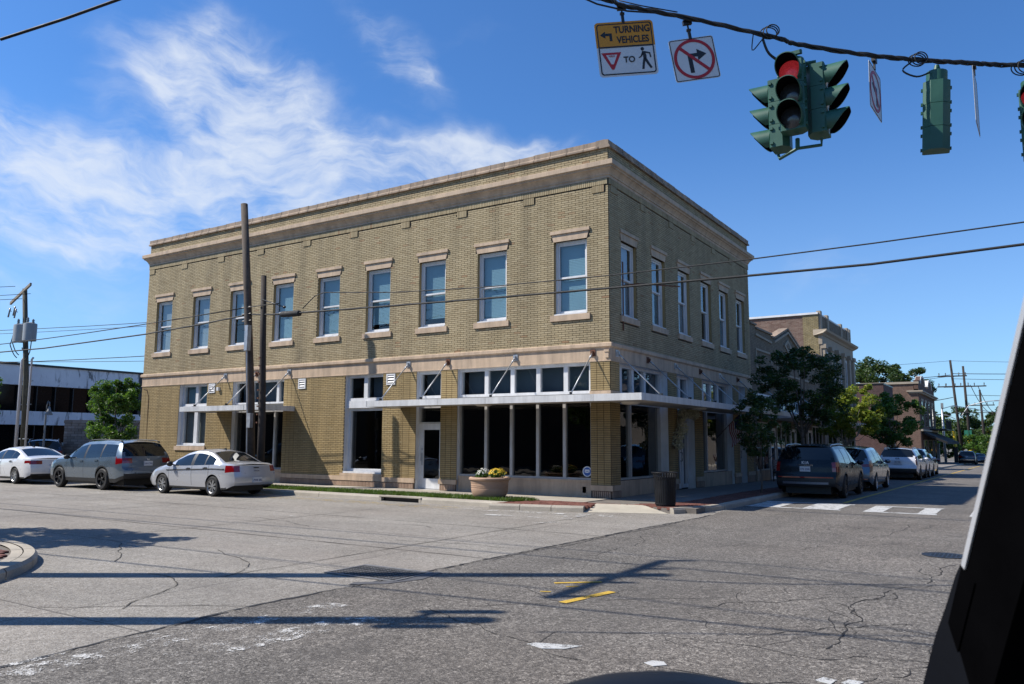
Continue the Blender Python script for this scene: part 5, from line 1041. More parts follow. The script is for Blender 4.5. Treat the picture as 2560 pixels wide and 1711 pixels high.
# hanging signs: built facing local -y, x to the right, z up
SWHT = mat('sign_white', (.62, .64, .66), .45, .05, 3); SBLK = mat('sign_black', (.010, .010, .012), .5); SYEL = mat('sign_amber', (.62, .25, .006), .45, .05, 3); SRED = mat('sign_red', (.42, .010, .016), .45, .08, 3)
def rrect(w, h, r, n=5): return [(sx_ * (w / 2 - r) + r * math.cos(a), sy * (h / 2 - r) + r * math.sin(a)) for sx_, sy, a0 in ((1, 1, 0), (-1, 1, PI / 2), (-1, -1, PI), (1, -1, 1.5 * PI)) for a in [a0 + PI / 2 * i / n for i in range(n + 1)]]
def flat(poly, y0, y1, name, mt, parent): mb = MB(); mb.prism(poly, y0, y1, 'y'); return mb.build(name, mt, parent)
def ringp(name, outer, inner, y0, y1, mt, parent):
    n = len(outer); mb = MB(); vs = [(a, y0, b) for a, b in outer] + [(a, y0, b) for a, b in inner]; mb.add(vs, [(i, (i + 1) % n, n + (i + 1) % n, n + i) for i in range(n)])
    vs2 = [(a, y1, b) for a, b in outer]; mb.add([(a, y0, b) for a, b in outer] + vs2, [(i, i + n, (i + 1) % n + n, (i + 1) % n) for i in range(n)]); return mb.build(name, mt, parent)
def hanger(parent, top, bottom):
    mb = MB(); mb.box(-.02, .02, -.012, .012, bottom, bottom + .12); mb.tube([(0, 0, bottom + .1), (0, 0, top)], .013, 6); mb.box(-.06, .06, -.025, .025, top - .03, top + .03); mb.tube([(-.03, 0, bottom + .13), (.03, 0, bottom + .13)], .02, 6); mb.build('hanger', BLACKM, parent)
s1 = thing('yield_sign', 'hanging sign with amber top reading TURNING VEHICLES over YIELD TO pedestrian panel', 'road sign', (6.0, -11.84, 6.87), math.radians(36)); s1.rotation_euler = (0, math.radians(-6), math.radians(36))
w, h = .80, .77
hanger(s1, .58, h / 2 - .02)
flat(rrect(w, h, .05), 0, .004, 'panel', SWHT, s1)
up = [(a, max(b, .03)) for a, b in rrect(w, h, .05)]; flat([q for q in rrect(w, h, .05) if q[1] > 0.03] and [(w / 2, .03)] + [q for q in rrect(w, h, .05) if q[1] > .03] + [(-w / 2, .03)], -.003, -.0005, 'amber_panel', SYEL, s1)
ringp('border', rrect(w - .05, h - .05, .04), rrect(w - .08, h - .08, .03), -.005, 0, SBLK, s1); flat([(-w / 2 + .035, .02), (w / 2 - .035, .02), (w / 2 - .035, .04), (-w / 2 + .035, .04)], -.0055, -.001, 'divider', SBLK, s1)
flat([(-.335, .205), (-.265, .255), (-.265, .225), (-.175, .225), (-.175, .115), (-.21, .115), (-.21, .19), (-.265, .19), (-.265, .155)], -.006, -.003, 'arrow', SBLK, s1)
text('lettering', 'TURNING', .135, SBLK, s1, (.105, -.006, .265), sx=.82); text('lettering', 'VEHICLES', .135, SBLK, s1, (.105, -.006, .12), sx=.76); text('lettering', 'TO', .115, SBLK, s1, (.025, -.004, -.16), sx=.95)
tri = lambda s, cx, cz: [(cx - s, cz + s * .62), (cx + s, cz + s * .62), (cx + .015, cz - s * 1.15), (cx - .015, cz - s * 1.15)]
flat(tri(.135, -.21, -.13), -.003, -.0005, 'yield_triangle', SRED, s1); flat(tri(.075, -.21, -.125), -.0045, -.0015, 'triangle_field', SWHT, s1); text('lettering', 'YIELD', .034, SRED, s1, (-.21, -.0065, -.10), ext=.001)
ped = MB(); ped.prism([(.215 + .024 * math.cos(a), -.02 + .024 * math.sin(a)) for a in [2 * PI * i / 14 for i in range(14)]], -.004, -.001, 'y')
for pl in ([(.205, -.05), (.245, -.055), (.262, -.12), (.255, -.165), (.215, -.165), (.215, -.115)], [(.21, -.055), (.225, -.09), (.19, -.135), (.155, -.15), (.15, -.14), (.18, -.12)], [(.24, -.055), (.315, -.075), (.325, -.145), (.308, -.148), (.30, -.09), (.245, -.08)],
           [(.215, -.15), (.25, -.15), (.225, -.23), (.212, -.305), (.182, -.305), (.198, -.215)], [(.225, -.16), (.256, -.15), (.29, -.225), (.325, -.29), (.298, -.30), (.255, -.23)]): ped.prism(pl, -.004, -.001, 'y')
ped.build('walking_figure', SBLK, s1)
def no_turn(o, w, h, right=True):
    flat(rrect(w, h, .035), 0, .004, 'panel', SWHT, o); ringp('border', rrect(w - .02, h - .02, .03), rrect(w - .04, h - .04, .02), -.003, 0, SBLK, o)
    s = 1 if right else -1; c = [(a * s, b) for a, b in ((-.085, -.19), (-.03, -.19), (-.03, .03), (.05, .03), (.05, -.025), (.175, .055), (.05, .135), (.05, .08), (-.085, .08))]
    flat(c, -.003, -.0005, 'arrow', SBLK, o)
    cir = lambda r: [(r * math.cos(a), r * math.sin(a)) for a in [2 * PI * i / 44 for i in range(44)]]
    ringp('red_ring', cir(w * .45), cir(w * .385), -.005, -.001, SRED, o); q = .7071; t_ = .021; r = w * .40
    flat([(-r * q - t_ * q, r * q - t_ * q), (-r * q + t_ * q, r * q + t_ * q), (r * q + t_ * q, -r * q + t_ * q), (r * q - t_ * q, -r * q - t_ * q)], -.006, -.002, 'red_slash', SRED, o)
s2 = thing('no_right_turn_sign', 'square hanging sign with a red circle and slash over a right-turn arrow', 'road sign', (6.76, -11.33, 6.735)); s2.rotation_euler = (0, math.radians(-10), math.radians(36)); no_turn(s2, .62, .60); hanger(s2, .52, .28)
s3 = thing('no_left_turn_sign', 'turn-prohibition sign seen almost edge-on, right of the lit signal', 'road sign', (8.77, -9.96, 6.31)); s3.rotation_euler = (0, math.radians(4), math.radians(85)); no_turn(s3, .62, .66, False); hanger(s3, .46, .32)
s4 = thing('edge_on_sign', 'sign plate seen edge-on, furthest right on the span wire', 'road sign', (9.90, -9.22, 6.18)); s4.rotation_euler = (0, math.radians(3), math.radians(88)); flat(rrect(.60, .80, .03), 0, .004, 'panel', SWHT, s4); ringp('border', rrect(.57, .77, .03), rrect(.55, .75, .02), -.003, 0, SBLK, s4); hanger(s4, .52, .38)
# signal heads, facing local -y
LRED = emit_mat('lit_red_lens', (.66, .04, .05), .18); LOFF = mat('unlit_lens', (.035, .038, .042), .18, .3, 30, spec=.7); VIS = mat('visor_black', (.004, .004, .005), .95, spec=.02)
def signal_head(parent, loc, rz, lit, sc=.318, W_=.325):
    root = MB()
    for k in range(3):
        z = -k * sc; pl = [(-W_ / 2, -.10), (-W_ / 2 + .02, -.115), (W_ / 2 - .02, -.115), (W_ / 2, -.10), (W_ / 2, .06), (W_ / 2 - .09, .135), (-W_ / 2 + .09, .135), (-W_ / 2, .06)]
        root.prism(pl, z - sc / 2 + .003, z + sc / 2 - .003, 'z')
    M = Matrix.Translation(loc) @ Matrix.Rotation(rz, 4, 'Z'); root.xf(M); hd = root.build('signal_head', SIGG, parent)
    for k in range(3):
        z = -k * sc; r = .136
        mb = MB(); mb.lathe([(r + .012, -.118), (r * .8, -.135), (r * .4, -.152), (0, -.158)], (0, 0, z), 26, 0, 'y'); mb.xf(M); mb.build('lens', LRED if (lit and k == 0) else LOFF, hd, True)
        mb = MB(); n = 30; vs = []; rr = r + .018
        for i in range(n + 1):
            a = math.radians(-52) + math.radians(284) * i / n; t_ = abs(i / n - .5) * 2; ln = .27 - .215 * max(0, (t_ - .25) / .75) ** 1.25
            for (q, y) in ((rr, -.115), (rr + .004, -.115 - ln), (rr - .008, -.115 - ln), (rr - .008, -.115)): vs.append((q * math.cos(a), y, z + q * math.sin(a)))
        mb.add(vs, sum([[(4 * i, 4 * i + 4, 4 * i + 5, 4 * i + 1), (4 * i + 1, 4 * i + 5, 4 * i + 6, 4 * i + 2)] for i in range(n)], []), 0); mb.add(vs, [(4 * i + 2, 4 * i + 6, 4 * i + 7, 4 * i + 3) for i in range(n)], 1); mb.xf(M); mb.build('visor', [SIGG, VIS], hd, 40)
        mb = MB()
        for sx_ in (-1, 1):
            for dz in (-.1, .1): mb.box(sx_ * (W_ / 2 + .008) - .014, sx_ * (W_ / 2 + .008) + .014, -.10, -.06, z + dz - .018, z + dz + .018)
        mb.xf(M); mb.build('hinges', SIGG, hd, kind='stuff')
    return hd
sg = thing('traffic_signal', 'green three-way traffic signal hanging from the span wire with its red lens lit', 'traffic light', (7.87, -10.56, 6.49))
signal_head(sg, (.0, -.12, 0), 0, True); signal_head(sg, (-.24, .12, -.12), -PI / 2, False); signal_head(sg, (.26, .14, -.02), PI / 2, False)
mb = MB(); mb.box(-.11, .13, -.1, .16, .16, .22); mb.lathe([(.13, .22), (.12, .27), (.05, .29), (.03, .36), (.0, .37)], (0, .03, 0), 14); mb.box(-.05, .10, .0, .05, .34, .39); mb.build('hanger_casting', SIGG, sg, 30)
mb = MB(); mb.tube([(-.28, .12, -.98), (-.25, .05, -1.06), (0, 0, -.98), (.28, .12, -.95), (.28, .14, -.85)], .022, 6); mb.tube([(0, .02, -.84), (0, 0, -.98)], .03, 6); mb.build('lower_bracket', SIGG, sg); mb = MB(); mb.tube([(-.24, .1, .1), (0, .05, .2), (.26, .1, .2)], .03, 6); mb.build('upper_bracket', SIGG, sg)
sg2 = thing('traffic_signal', 'green signal seen from behind as a plain three-section housing', 'traffic light', (9.46, -9.52, 6.33)); sg2.rotation_euler = (0, math.radians(3.5), 0); signal_head(sg2, (0, 0, -.05), PI + .12, False)
mb = MB(); mb.lathe([(.13, .12), (.13, .26), (.05, .28), (.03, .36), (0, .37)], (0, .02, 0), 14); mb.build('hanger_casting', SIGG, sg2, 30)
sg3 = thing('traffic_signal', 'signal cut by the right edge of the picture, a sliver of red lens showing', 'traffic light', (10.545, -8.78, 6.25)); signal_head(sg3, (0, 0, -.05), 0, True); mb = MB(); mb.lathe([(.13, .12), (.13, .24), (.05, .28), (.03, .40), (0, .41)], (0, .02, 0), 14); mb.build('hanger_casting', SIGG, sg3, 30)

# ------------------------------------------------------------------ pavement furniture
TERRA = mat('pale_terracotta', (.46, .30, .20), .8, .16, 2.5, bump=.2, fine=.15)
pl = MB(); pl.lathe([(0, .02), (.40, .0), (.46, .05), (.515, .14), (.535, .27), (.535, .285), (.525, .29), (.525, .305), (.535, .31), (.54, .34), (.53, .345), (.53, .36), (.54, .365), (.542, .40), (.535, .405), (.55, .45), (.56, .50), (.60, .53), (.605, .57), (.57, .60), (.53, .60), (.50, .55), (0, .53)], (0, 0, 0), 44)
tag(pl.build('planter', TERRA, None, 35, None, (-2.93, -1.97, .0)), 'round pale terracotta planter standing on the grass by the kerb', 'planter')
def mum(name, label, loc, r, h, pet, n, seed):
    rnd = np.random.RandomState(seed); o = thing(name, label, 'flower plant', loc)
    quads_mesh('foliage', leaf_cloud([(0, 0, h * .35, r * .95)] + [(rnd.uniform(-.5, .5) * r, rnd.uniform(-.5, .5) * r, h * .4, r * .6) for _ in range(6)], 900, .028, rnd=rnd), LMID, o)
    co = []
    for _ in range(n):
        d = rnd.normal(size=3); d[2] = abs(d[2]) + .25; d /= np.linalg.norm(d); c = np.array([d[0] * r, d[1] * r, h * .35 + d[2] * h * .62]) * rnd.uniform(.93, 1.04)
        u = np.cross(d, [0, .3, 1]); u /= np.linalg.norm(u); v = np.cross(d, u)
        for k in range(5):
            a = 2 * PI * k / 5 + rnd.uniform(0, 1); e = u * math.cos(a) + v * math.sin(a); f = np.cross(d, e); s = .024
            co.append([c, c + e * s * .6 + f * s * .4 + d * .004, c + e * s * 1.2 + d * .002, c + e * s * .6 - f * s * .4 + d * .004])
    quads_mesh('blossom', np.array(co), pet, o, 'stuff'); return o
mum('flower_plant', 'white flowering mum in the left half of the planter', (-3.15, -1.97, .53), .22, .33, mat('white_petal', (.72, .70, .62), .7, .1, 9), 80, 1)
mum('flower_plant', 'yellow flowering mum in the right half of the planter', (-2.66, -1.97, .53), .28, .34, mat('yellow_petal', (.72, .47, .02), .7, .15, 9), 130, 2)
tc_ = thing('litter_bin', 'black slatted steel litter bin with a flared top on the corner pavement', 'litter bin', (2.3, -1.62, .0))
mb = MB(); mb.lathe([(0, .06), (.22, .06), (.235, .1), (.235, .74), (.0, .74)], (0, 0, 0), 24); mb.build('liner', BLACKM, tc_, 40)
BINM = mat('black_powder_coat', (.014, .015, .018), .5, .2, 5, spec=.2)
for i in range(30):
    a = 2 * PI * i / 30; ca, sa = math.cos(a), math.sin(a); mb = MB(); vs = []
    for r, z in ((.235, .02), (.25, .06), (.262, .35), (.268, .66), (.30, .80), (.335, .845)): vs += [(ca * r - sa * .018, sa * r + ca * .018, z), (ca * r + sa * .018, sa * r - ca * .018, z), (ca * (r + .008) + sa * .018, sa * (r + .008) - ca * .018, z), (ca * (r + .008) - sa * .018, sa * (r + .008) + ca * .018, z)]
    mb.add(vs, sum([[(4 * k + j, 4 * k + (j + 1) % 4, 4 * k + 4 + (j + 1) % 4, 4 * k + 4 + j) for j in range(4)] for k in range(5)], []) + [(20, 21, 22, 23)]); mb.build('slat', BINM, tc_)
for z, r in ((.05, .25), (.70, .27)): mb = MB(); mb.lathe([(r, z), (r + .012, z), (r + .012, z + .03), (r, z + .03)], (0, 0, 0), 28); mb.build('band', BINM, tc_)
mb = MB(); mb.tube([(.335 * math.cos(a), .335 * math.sin(a), .85) for a in [2 * PI * i / 28 for i in range(29)]], .014, 6); mb.build('rim', BINM, tc_, True)
mb = MB(); mb.lathe([(.0, 0), (.24, 0), (.24, .03), (.2, .06)], (0, 0, 0), 20); mb.build('foot', BLACKM, tc_)
# flag on a short staff
fg = thing('flag', 'small striped United States flag on a slanted staff under the street-side canopy', 'flag', (.02, 9.3, 1.75))
mb = MB(); mb.tube([(.0, 0, 0), (1.0, -.05, .98)], .014, 6); mb.ball((1.02, -.05, 1.0), .03, .03, .03); mb.build('staff', WOODP, fg, True)
FRED = mat('flag_red', (.30, .018, .025), .8, .1, 4); FWHT = mat('flag_white', (.55, .53, .50), .8, .1, 4); FBLU = mat('flag_blue', (.015, .025, .10), .8, .1, 4)
d1 = Vector((-.70, .035, -.70)); A0 = Vector((.98, -.05, .95)); dn = Vector((.10, .05, -.85)).normalized()
for k in range(13):
    mb = MB(); n = 10
    for i in range(n):
        pts = []
        for q, s in ((i, k), (i + 1, k), (i + 1, k + 1), (i, k + 1)):
            f = q / n; pts.append(A0 + d1 * (s / 13) * .62 + dn * f * .85 + Vector((.05, .11, .02)) * math.sin(f * 7 + s * .25) * (f ** .6) * .6)
        if not (k < 7 and i < 4): mb.quad(*pts)
    mb.build('stripe', FRED if k % 2 == 0 else FWHT, fg, True)
mb = MB()
for i in range(4):
    for k in range(7): mb.quad(*[A0 + d1 * (s / 13) * .62 + dn * (q / 10) * .85 + Vector((.05, .11, .02)) * math.sin(q / 10 * 7 + s * .25) * ((q / 10) ** .6) * .6 for q, s in ((i, k), (i + 1, k), (i + 1, k + 1), (i, k + 1))])
mb.build('canton', FBLU, fg, True)
# garland of pale blossoms over the street door
gd = thing('door_garland', 'cream blossom garland draped over the street-side door', 'garland', (.1, 5.6, 2.2)); rnd = np.random.RandomState(77)
gc = [(.05 + rnd.uniform(-.08, .12), -.85 + i * .115 + rnd.uniform(-.08, .08), (-.75 + i * .19 if i < 7 else .45 + rnd.uniform(-.15, .15)) + rnd.uniform(-.12, .12), rnd.uniform(.17, .28)) for i in range(17)]
quads_mesh('blossom', leaf_cloud(gc, 3200, .045, rnd=rnd), leaf_mat('dusty_blossom', (.42, .38, .31), (.52, .48, .41), (.60, .56, .49)), gd, 'stuff')
mb = MB(); mb.tube([(0, -.9, -.8), (0, -.3, .2), (0, .3, .5), (0, 1.0, .45)], .02, 5); mb.build('cord', BARK, gd)
# blue bench-like rail in the shade further along
bn = thing('street_bench', 'dark blue slatted bench in the shade by the pediment shop', 'bench', (.55, 16.2, zt(16.2)))
NAVY = mat('navy_paint', (.012, .02, .06), .5)
for k in range(5): MB().box(.0 + k * .1, .08 + k * .1, -.8, .8, .42, .46).build('seat_slat', NAVY, bn)
for k in range(4): MB().box(-.02, .02, -.8, .8, .55 + k * .11, .63 + k * .11).build('back_slat', NAVY, bn)
for y in (-.7, .7): mb = MB(); mb.box(-.02, .02, y - .03, y + .03, 0, .95); mb.box(.42, .47, y - .03, y + .03, 0, .42); mb.box(0, .47, y - .025, y + .025, .36, .42); mb.build('leg', BLACKM, bn)
# far end of the street
def far_pole(label, x, y, z0, z1, lean, r=.17, arms=(), steel=False):
    o = thing('utility_pole', label, 'utility pole', (x, y, z0), 0, 'far utility poles'); H = z1 - z0
    pole_tube([(0, 0, 0), (lean * .5, 0, H * .5), (lean, 0, H)], r, r * .65, STEEL if steel else WOODD, o)
    for z, w_ in arms:
        mb = MB(); f = z / H; mb.box(lean * f - w_, lean * f + w_, -.08, .08, z - .09, z + .09); mb.build('crossarm', WOODD, o)
        for q in (-.9, -.45, .45, .9): mb = MB(); mb.lathe([(.05, 0), (.05, .2), (.1, .25), (.06, .32), (.09, .4), (0, .45)], (lean * f + q * w_, 0, z + .09), 8); mb.build('insulator', BLACKM, o)
    return o
fp1 = far_pole('leaning dark pole with crossarms, left of the pair at the far end of the street', 2.0, 118.4, -1.3, 14.4, -.9, .24, ((13.2, 2.0), (11.6, 2.2)))
fp2 = far_pole('dark pole with a yellow sleeve and crossarm, right of the far pair', 3.0, 120.8, -1.3, 13.6, -.35, .24, ((11.7, 2.9),))
mb = MB(); mb.lathe([(.42, .3), (.42, 3.6)], (0, 0, 0), 14); mb.build('yellow_sleeve', YEL, fp2, 40)
mb = MB(); mb.box(-.75, .25, -.2, -.15, 4.0, 4.9); mb.build('sign_plate', mat('sign_green', (.02, .16, .10), .5), fp2)
mb = MB(); mb.tube([(-.4, 0, 6.2), (1.2, -.1, 8.6), (3.4, -.1, 9.2), (5.0, -.1, 9.3)], .07, 6); mb.box(4.6, 5.7, -.2, .2, 9.2, 9.36); mb.build('lamp_arm', STEEL, fp1)
mb = MB(); mb.tube([(-.7, 0, 6.6), (-1.8, -.1, 7.2), (-2.9, -.1, 7.3)], .06, 6); mb.box(-3.5, -2.8, -.15, .15, 7.22, 7.36); mb.build('lamp_arm', STEEL, fp1)
fp3 = far_pole('third far utility pole with a small crossarm, near the school bus', 3.8, 151.6, -1.3, 11.6, -.3, .26, ((10.0, 2.2),))
fp4 = far_pole('furthest utility pole, just beside the dark window pillar', 6.2, 170, -1.4, 10.0, 0, .26, ((9.0, 1.6),))
gs = thing('signal_mast', 'grey steel signal mast in front of the far trees', 'signal pole', (.75, 104, -1.15)); pole_tube([(0, 0, 0), (-.05, 0, 4), (-.1, 0, 7.9)], .17, .12, STEEL, gs); mb = MB(); mb.box(-.75, -.3, -.15, .15, 3.0, 3.6); mb.box(-.2, .1, -.2, .2, 7.6, 8.3); mb.build('fittings', STEEL, gs)
mb = MB(); mb.tube([(-.1, 0, 7.5), (1.2, 2, 8.0), (3.0, 8, 7.8), (5, 14, 7.5)], .05, 6); mb.build('guy_wire', STEEL, gs)
cbx = MB(); cbx.box(-.5, .5, -.35, .35, 0, 2.6); cbx.box(-.55, .55, -.4, .4, 2.6, 2.7); cbx.box(-.42, .42, -.37, -.36, .2, 2.4); tag(cbx.build('control_cabinet', mat('cabinet_grey', (.36, .38, .39), .5), None, False, None, (-.35, 103.0, -1.15)), 'grey steel control cabinet by the far crossing', 'cabinet')
yg = thing('guy_guard', 'tall yellow guard on a guy wire in front of the far bushes', 'guy guard', (2.0, 104.5, -1.15)); mb = MB(); mb.tube([(0, 0, 0), (-.1, 0, 4.6)], .04, 6); mb.build('guy_wire', STEEL, yg); mb = MB(); mb.tube([(-.02, 0, 2.2), (-.1, 0, 4.4)], .22, 10); mb.build('sleeve', YEL, yg, 40)
mb = MB(); mb.box(-.25, .25, -.2, .2, 0, 2.3); mb.build('dark_box', BLACKM, yg)
for j, (a, b, s_, r) in enumerate((((1.0, 118.4, 12.1), (-26, 46, 8.5), 1.2, .045), ((1.0, 118.4, 11.9), (-26, 50, 7.9), 1.2, .03), ((1.2, 118.4, 12.3), (60, 125, 12.6), .8, .05), ((1.2, 118.4, 11.5), (60, 125, 11.6), .9, .035), ((1.1, 118.4, 14.3), (60, 122, 13.0), .8, .025), ((1.1, 118.4, 14.3), (-40, 80, 12.0), .8, .025), ((4.5, 120.8, 10.4), (6, 170, 8.0), 1.6, .05), ((3.5, 120.8, 10.6), (5.5, 170, 8.2), 1.8, .05), ((1.3, 118, 6.3), (60, 120, 6.8), .5, .05), ((1.3, 118, 6.2), (-12, 100, 6.0), .5, .05), ((1.2, 118, 8.6), (-9, 88, 6.2), .4, .05), ((3, 120, 9.0), (60, 140, 9.0), .5, .035))):
    wire('far_power_line', 'power line strung between the far poles across the end of the street', sagged(a, b, s_), r, group='power lines at the far end')
# school bus
bs_ = thing('school_bus', 'yellow school bus partly hidden at the far end of the street', 'bus', (4.6, 158, -1.3))
BUSY = mat('bus_yellow', (.72, .36, .02), .4, .06, 2, coat=.3)
mb = MB(); mb.prism([(-1.2, .5), (1.2, .5), (1.25, 1.4), (1.2, 2.6), (1.0, 3.0), (.5, 3.15), (-.5, 3.15), (-1.0, 3.0), (-1.2, 2.6), (-1.25, 1.4)], -4.5, 4.5, 'y'); mb.build('body', BUSY, bs_)
mb = MB(); mb.box(-1.0, 1.0, -4.56, -4.5, 1.75, 2.5); mb.build('rear_window', DGLASS, bs_)
for k in range(9): 
    for sx_ in (-1, 1): mb = MB(); mb.box(sx_ * 1.235 - .02, sx_ * 1.235 + .02, -4.1 + k * .93, -3.35 + k * .93, 1.75, 2.45); mb.build('side_window', DGLASS, bs_)
mb = MB(); mb.box(-1.2, 1.2, -4.7, -4.5, .5, .8); mb.build('bumper', BLACKM, bs_)
for z in (1.1, 1.45): mb = MB(); mb.box(-1.26, 1.26, -4.4, 4.4, z, z + .06); mb.build('rub_rail', BLACKM, bs_)
for sx_ in (-.85, .85):
    for y in (-2.6, 3.0): mb = MB(); mb.lathe([(0, -.15), (.48, -.15), (.48, .15), (0, .15)], (sx_, y, .48), 18, 0, 'x'); mb.build('wheel', RUBBER, bs_)
for sx_ in (-.8, .8): mb = MB(); mb.lathe([(0, -4.56), (.16, -4.55), (.16, -4.5)], (sx_, 0, 1.3), 14, 0, 'y'); mb.build('tail_light', mat('tail_red', (.35, .01, .01), .2), bs_)
# ------------------------------------------------------------------ cars
def paint(name, c, metal=.5, rough=.32, coat=1.0):
    mt, tt, bs = base_mat(name); c = tuple(c_ * 0.85 for c_ in c)
    n = tt.noise(coords(tt), 900, 1); tt.put(bs.inputs['Base Color'], tt.mix(1.0, c, tt.ramp(n, [(.3, .88), (.7, 1.1)]), 'MULTIPLY'))
    bs.inputs['Metallic'].default_value = metal; tt.put(bs.inputs['Roughness'], tt.mapr(tt.noise(coords(tt), 2.5, 4), .3, .7, rough * .8, rough * 1.25)); bs.inputs['Coat Weight'].default_value = coat; bs.inputs['Coat Roughness'].default_value = .04; bs.inputs['Specular IOR Level'].default_value = .5 if coat > .5 else .25; MATS[name] = mt; return mt
TAILR = mat('tail_lamp_red', (.22, .003, .006), .12, .12, 12, coat=1, spec=.5); LAMPC = mat('clear_lamp', (.55, .56, .58), .12, .1, 20, coat=1); TRIMB = mat('black_car_trim', (.014, .014, .015), .5, .2, 6); CHROME = mat('chrome_trim', (.62, .63, .65), .12, .05, 3, metal=1.0)
RIMS = mat('alloy_rim', (.55, .56, .57), .3, .08, 6, metal=.85); RIMD = mat('dark_rim', (.03, .03, .032), .35, .1, 6, metal=.5); PLATE = mat('plate_white', (.62, .63, .64), .5, .08, 20); PLBLU = mat('plate_blue', (.03, .05, .16), .5); HUB = mat('brake_dark', (.02, .02, .02), .7)
def interp(pts, x): return float(np.interp(x, [p[0] for p in pts], [p[1] for p in pts]))
def smooth_curve(pts, xs, sig=.05):
    fx = np.arange(xs[0] - .6, xs[-1] + .6, .02); fy = np.interp(fx, [p[0] for p in pts], [p[1] for p in pts]); k = np.arange(-12, 13) * .02; g = np.exp(-.5 * (k / sig) ** 2); g /= g.sum()
    fy = np.convolve(np.pad(fy, 12, mode='edge'), g, 'valid'); return np.interp(xs, fx, fy)
def wheel(parent, loc, R, w, rim, spokes, side):
    mb = MB(); mb.lathe([(R * .66, -w / 2), (R * .90, -w / 2), (R * .985, -w * .36), (R, -w * .2), (R, w * .2), (R * .985, w * .36), (R * .90, w / 2), (R * .66, w / 2), (R * .64, w * .3), (R * .64, -w * .3), (R * .66, -w / 2)], (0, 0, 0), 36, 0, 'y'); o = mb.build('wheel', RUBBER, parent, 35, None, loc)
    mb = MB(); s = side; mb.lathe([(R * .69, s * w * .48), (R * .66, s * w * .50), (R * .63, s * w * .46), (R * .60, s * w * .10), (R * .60, -s * w * .3)], (0, 0, 0), 32, 0, 'y')
    mb.lathe([(0, s * w * .42), (R * .13, s * w * .42), (R * .16, s * w * .36), (R * .16, s * w * .15)], (0, 0, 0), 18, 0, 'y')
    for k in range(spokes):
        for da in (-.10, .10):
            a = 2 * PI * k / spokes; c1 = Vector((math.cos(a + da * .6), 0, math.sin(a + da * .6))); c2 = Vector((math.cos(a + da * 1.3), 0, math.sin(a + da * 1.3))); tn = Vector((-math.sin(a), 0, math.cos(a))) * R * .038
            p0 = c1 * R * .12 + Vector((0, s * w * .40, 0)); q0 = c2 * R * .65 + Vector((0, s * w * .44, 0)); dn = Vector((0, -s * w * .14, 0))
            mb.add([p0 - tn, p0 + tn, q0 + tn, q0 - tn, p0 - tn * 1.3 + dn, p0 + tn * 1.3 + dn, q0 + tn * 1.3 + dn, q0 - tn * 1.3 + dn], [(0, 1, 2, 3), (0, 4, 5, 1), (1, 5, 6, 2), (2, 6, 7, 3), (3, 7, 4, 0)])
    mb.build('rim', rim, o, 30); mb = MB(); mb.lathe([(0, s * w * .05), (R * .60, s * w * .05)], (0, 0, 0), 24, 0, 'y'); mb.lathe([(0, s * w * .12), (R * .42, s * w * .12), (R * .42, s * w * .05)], (0, 0, 0), 24, 0, 'y'); mb.build('brake_disc', HUB, o); return o
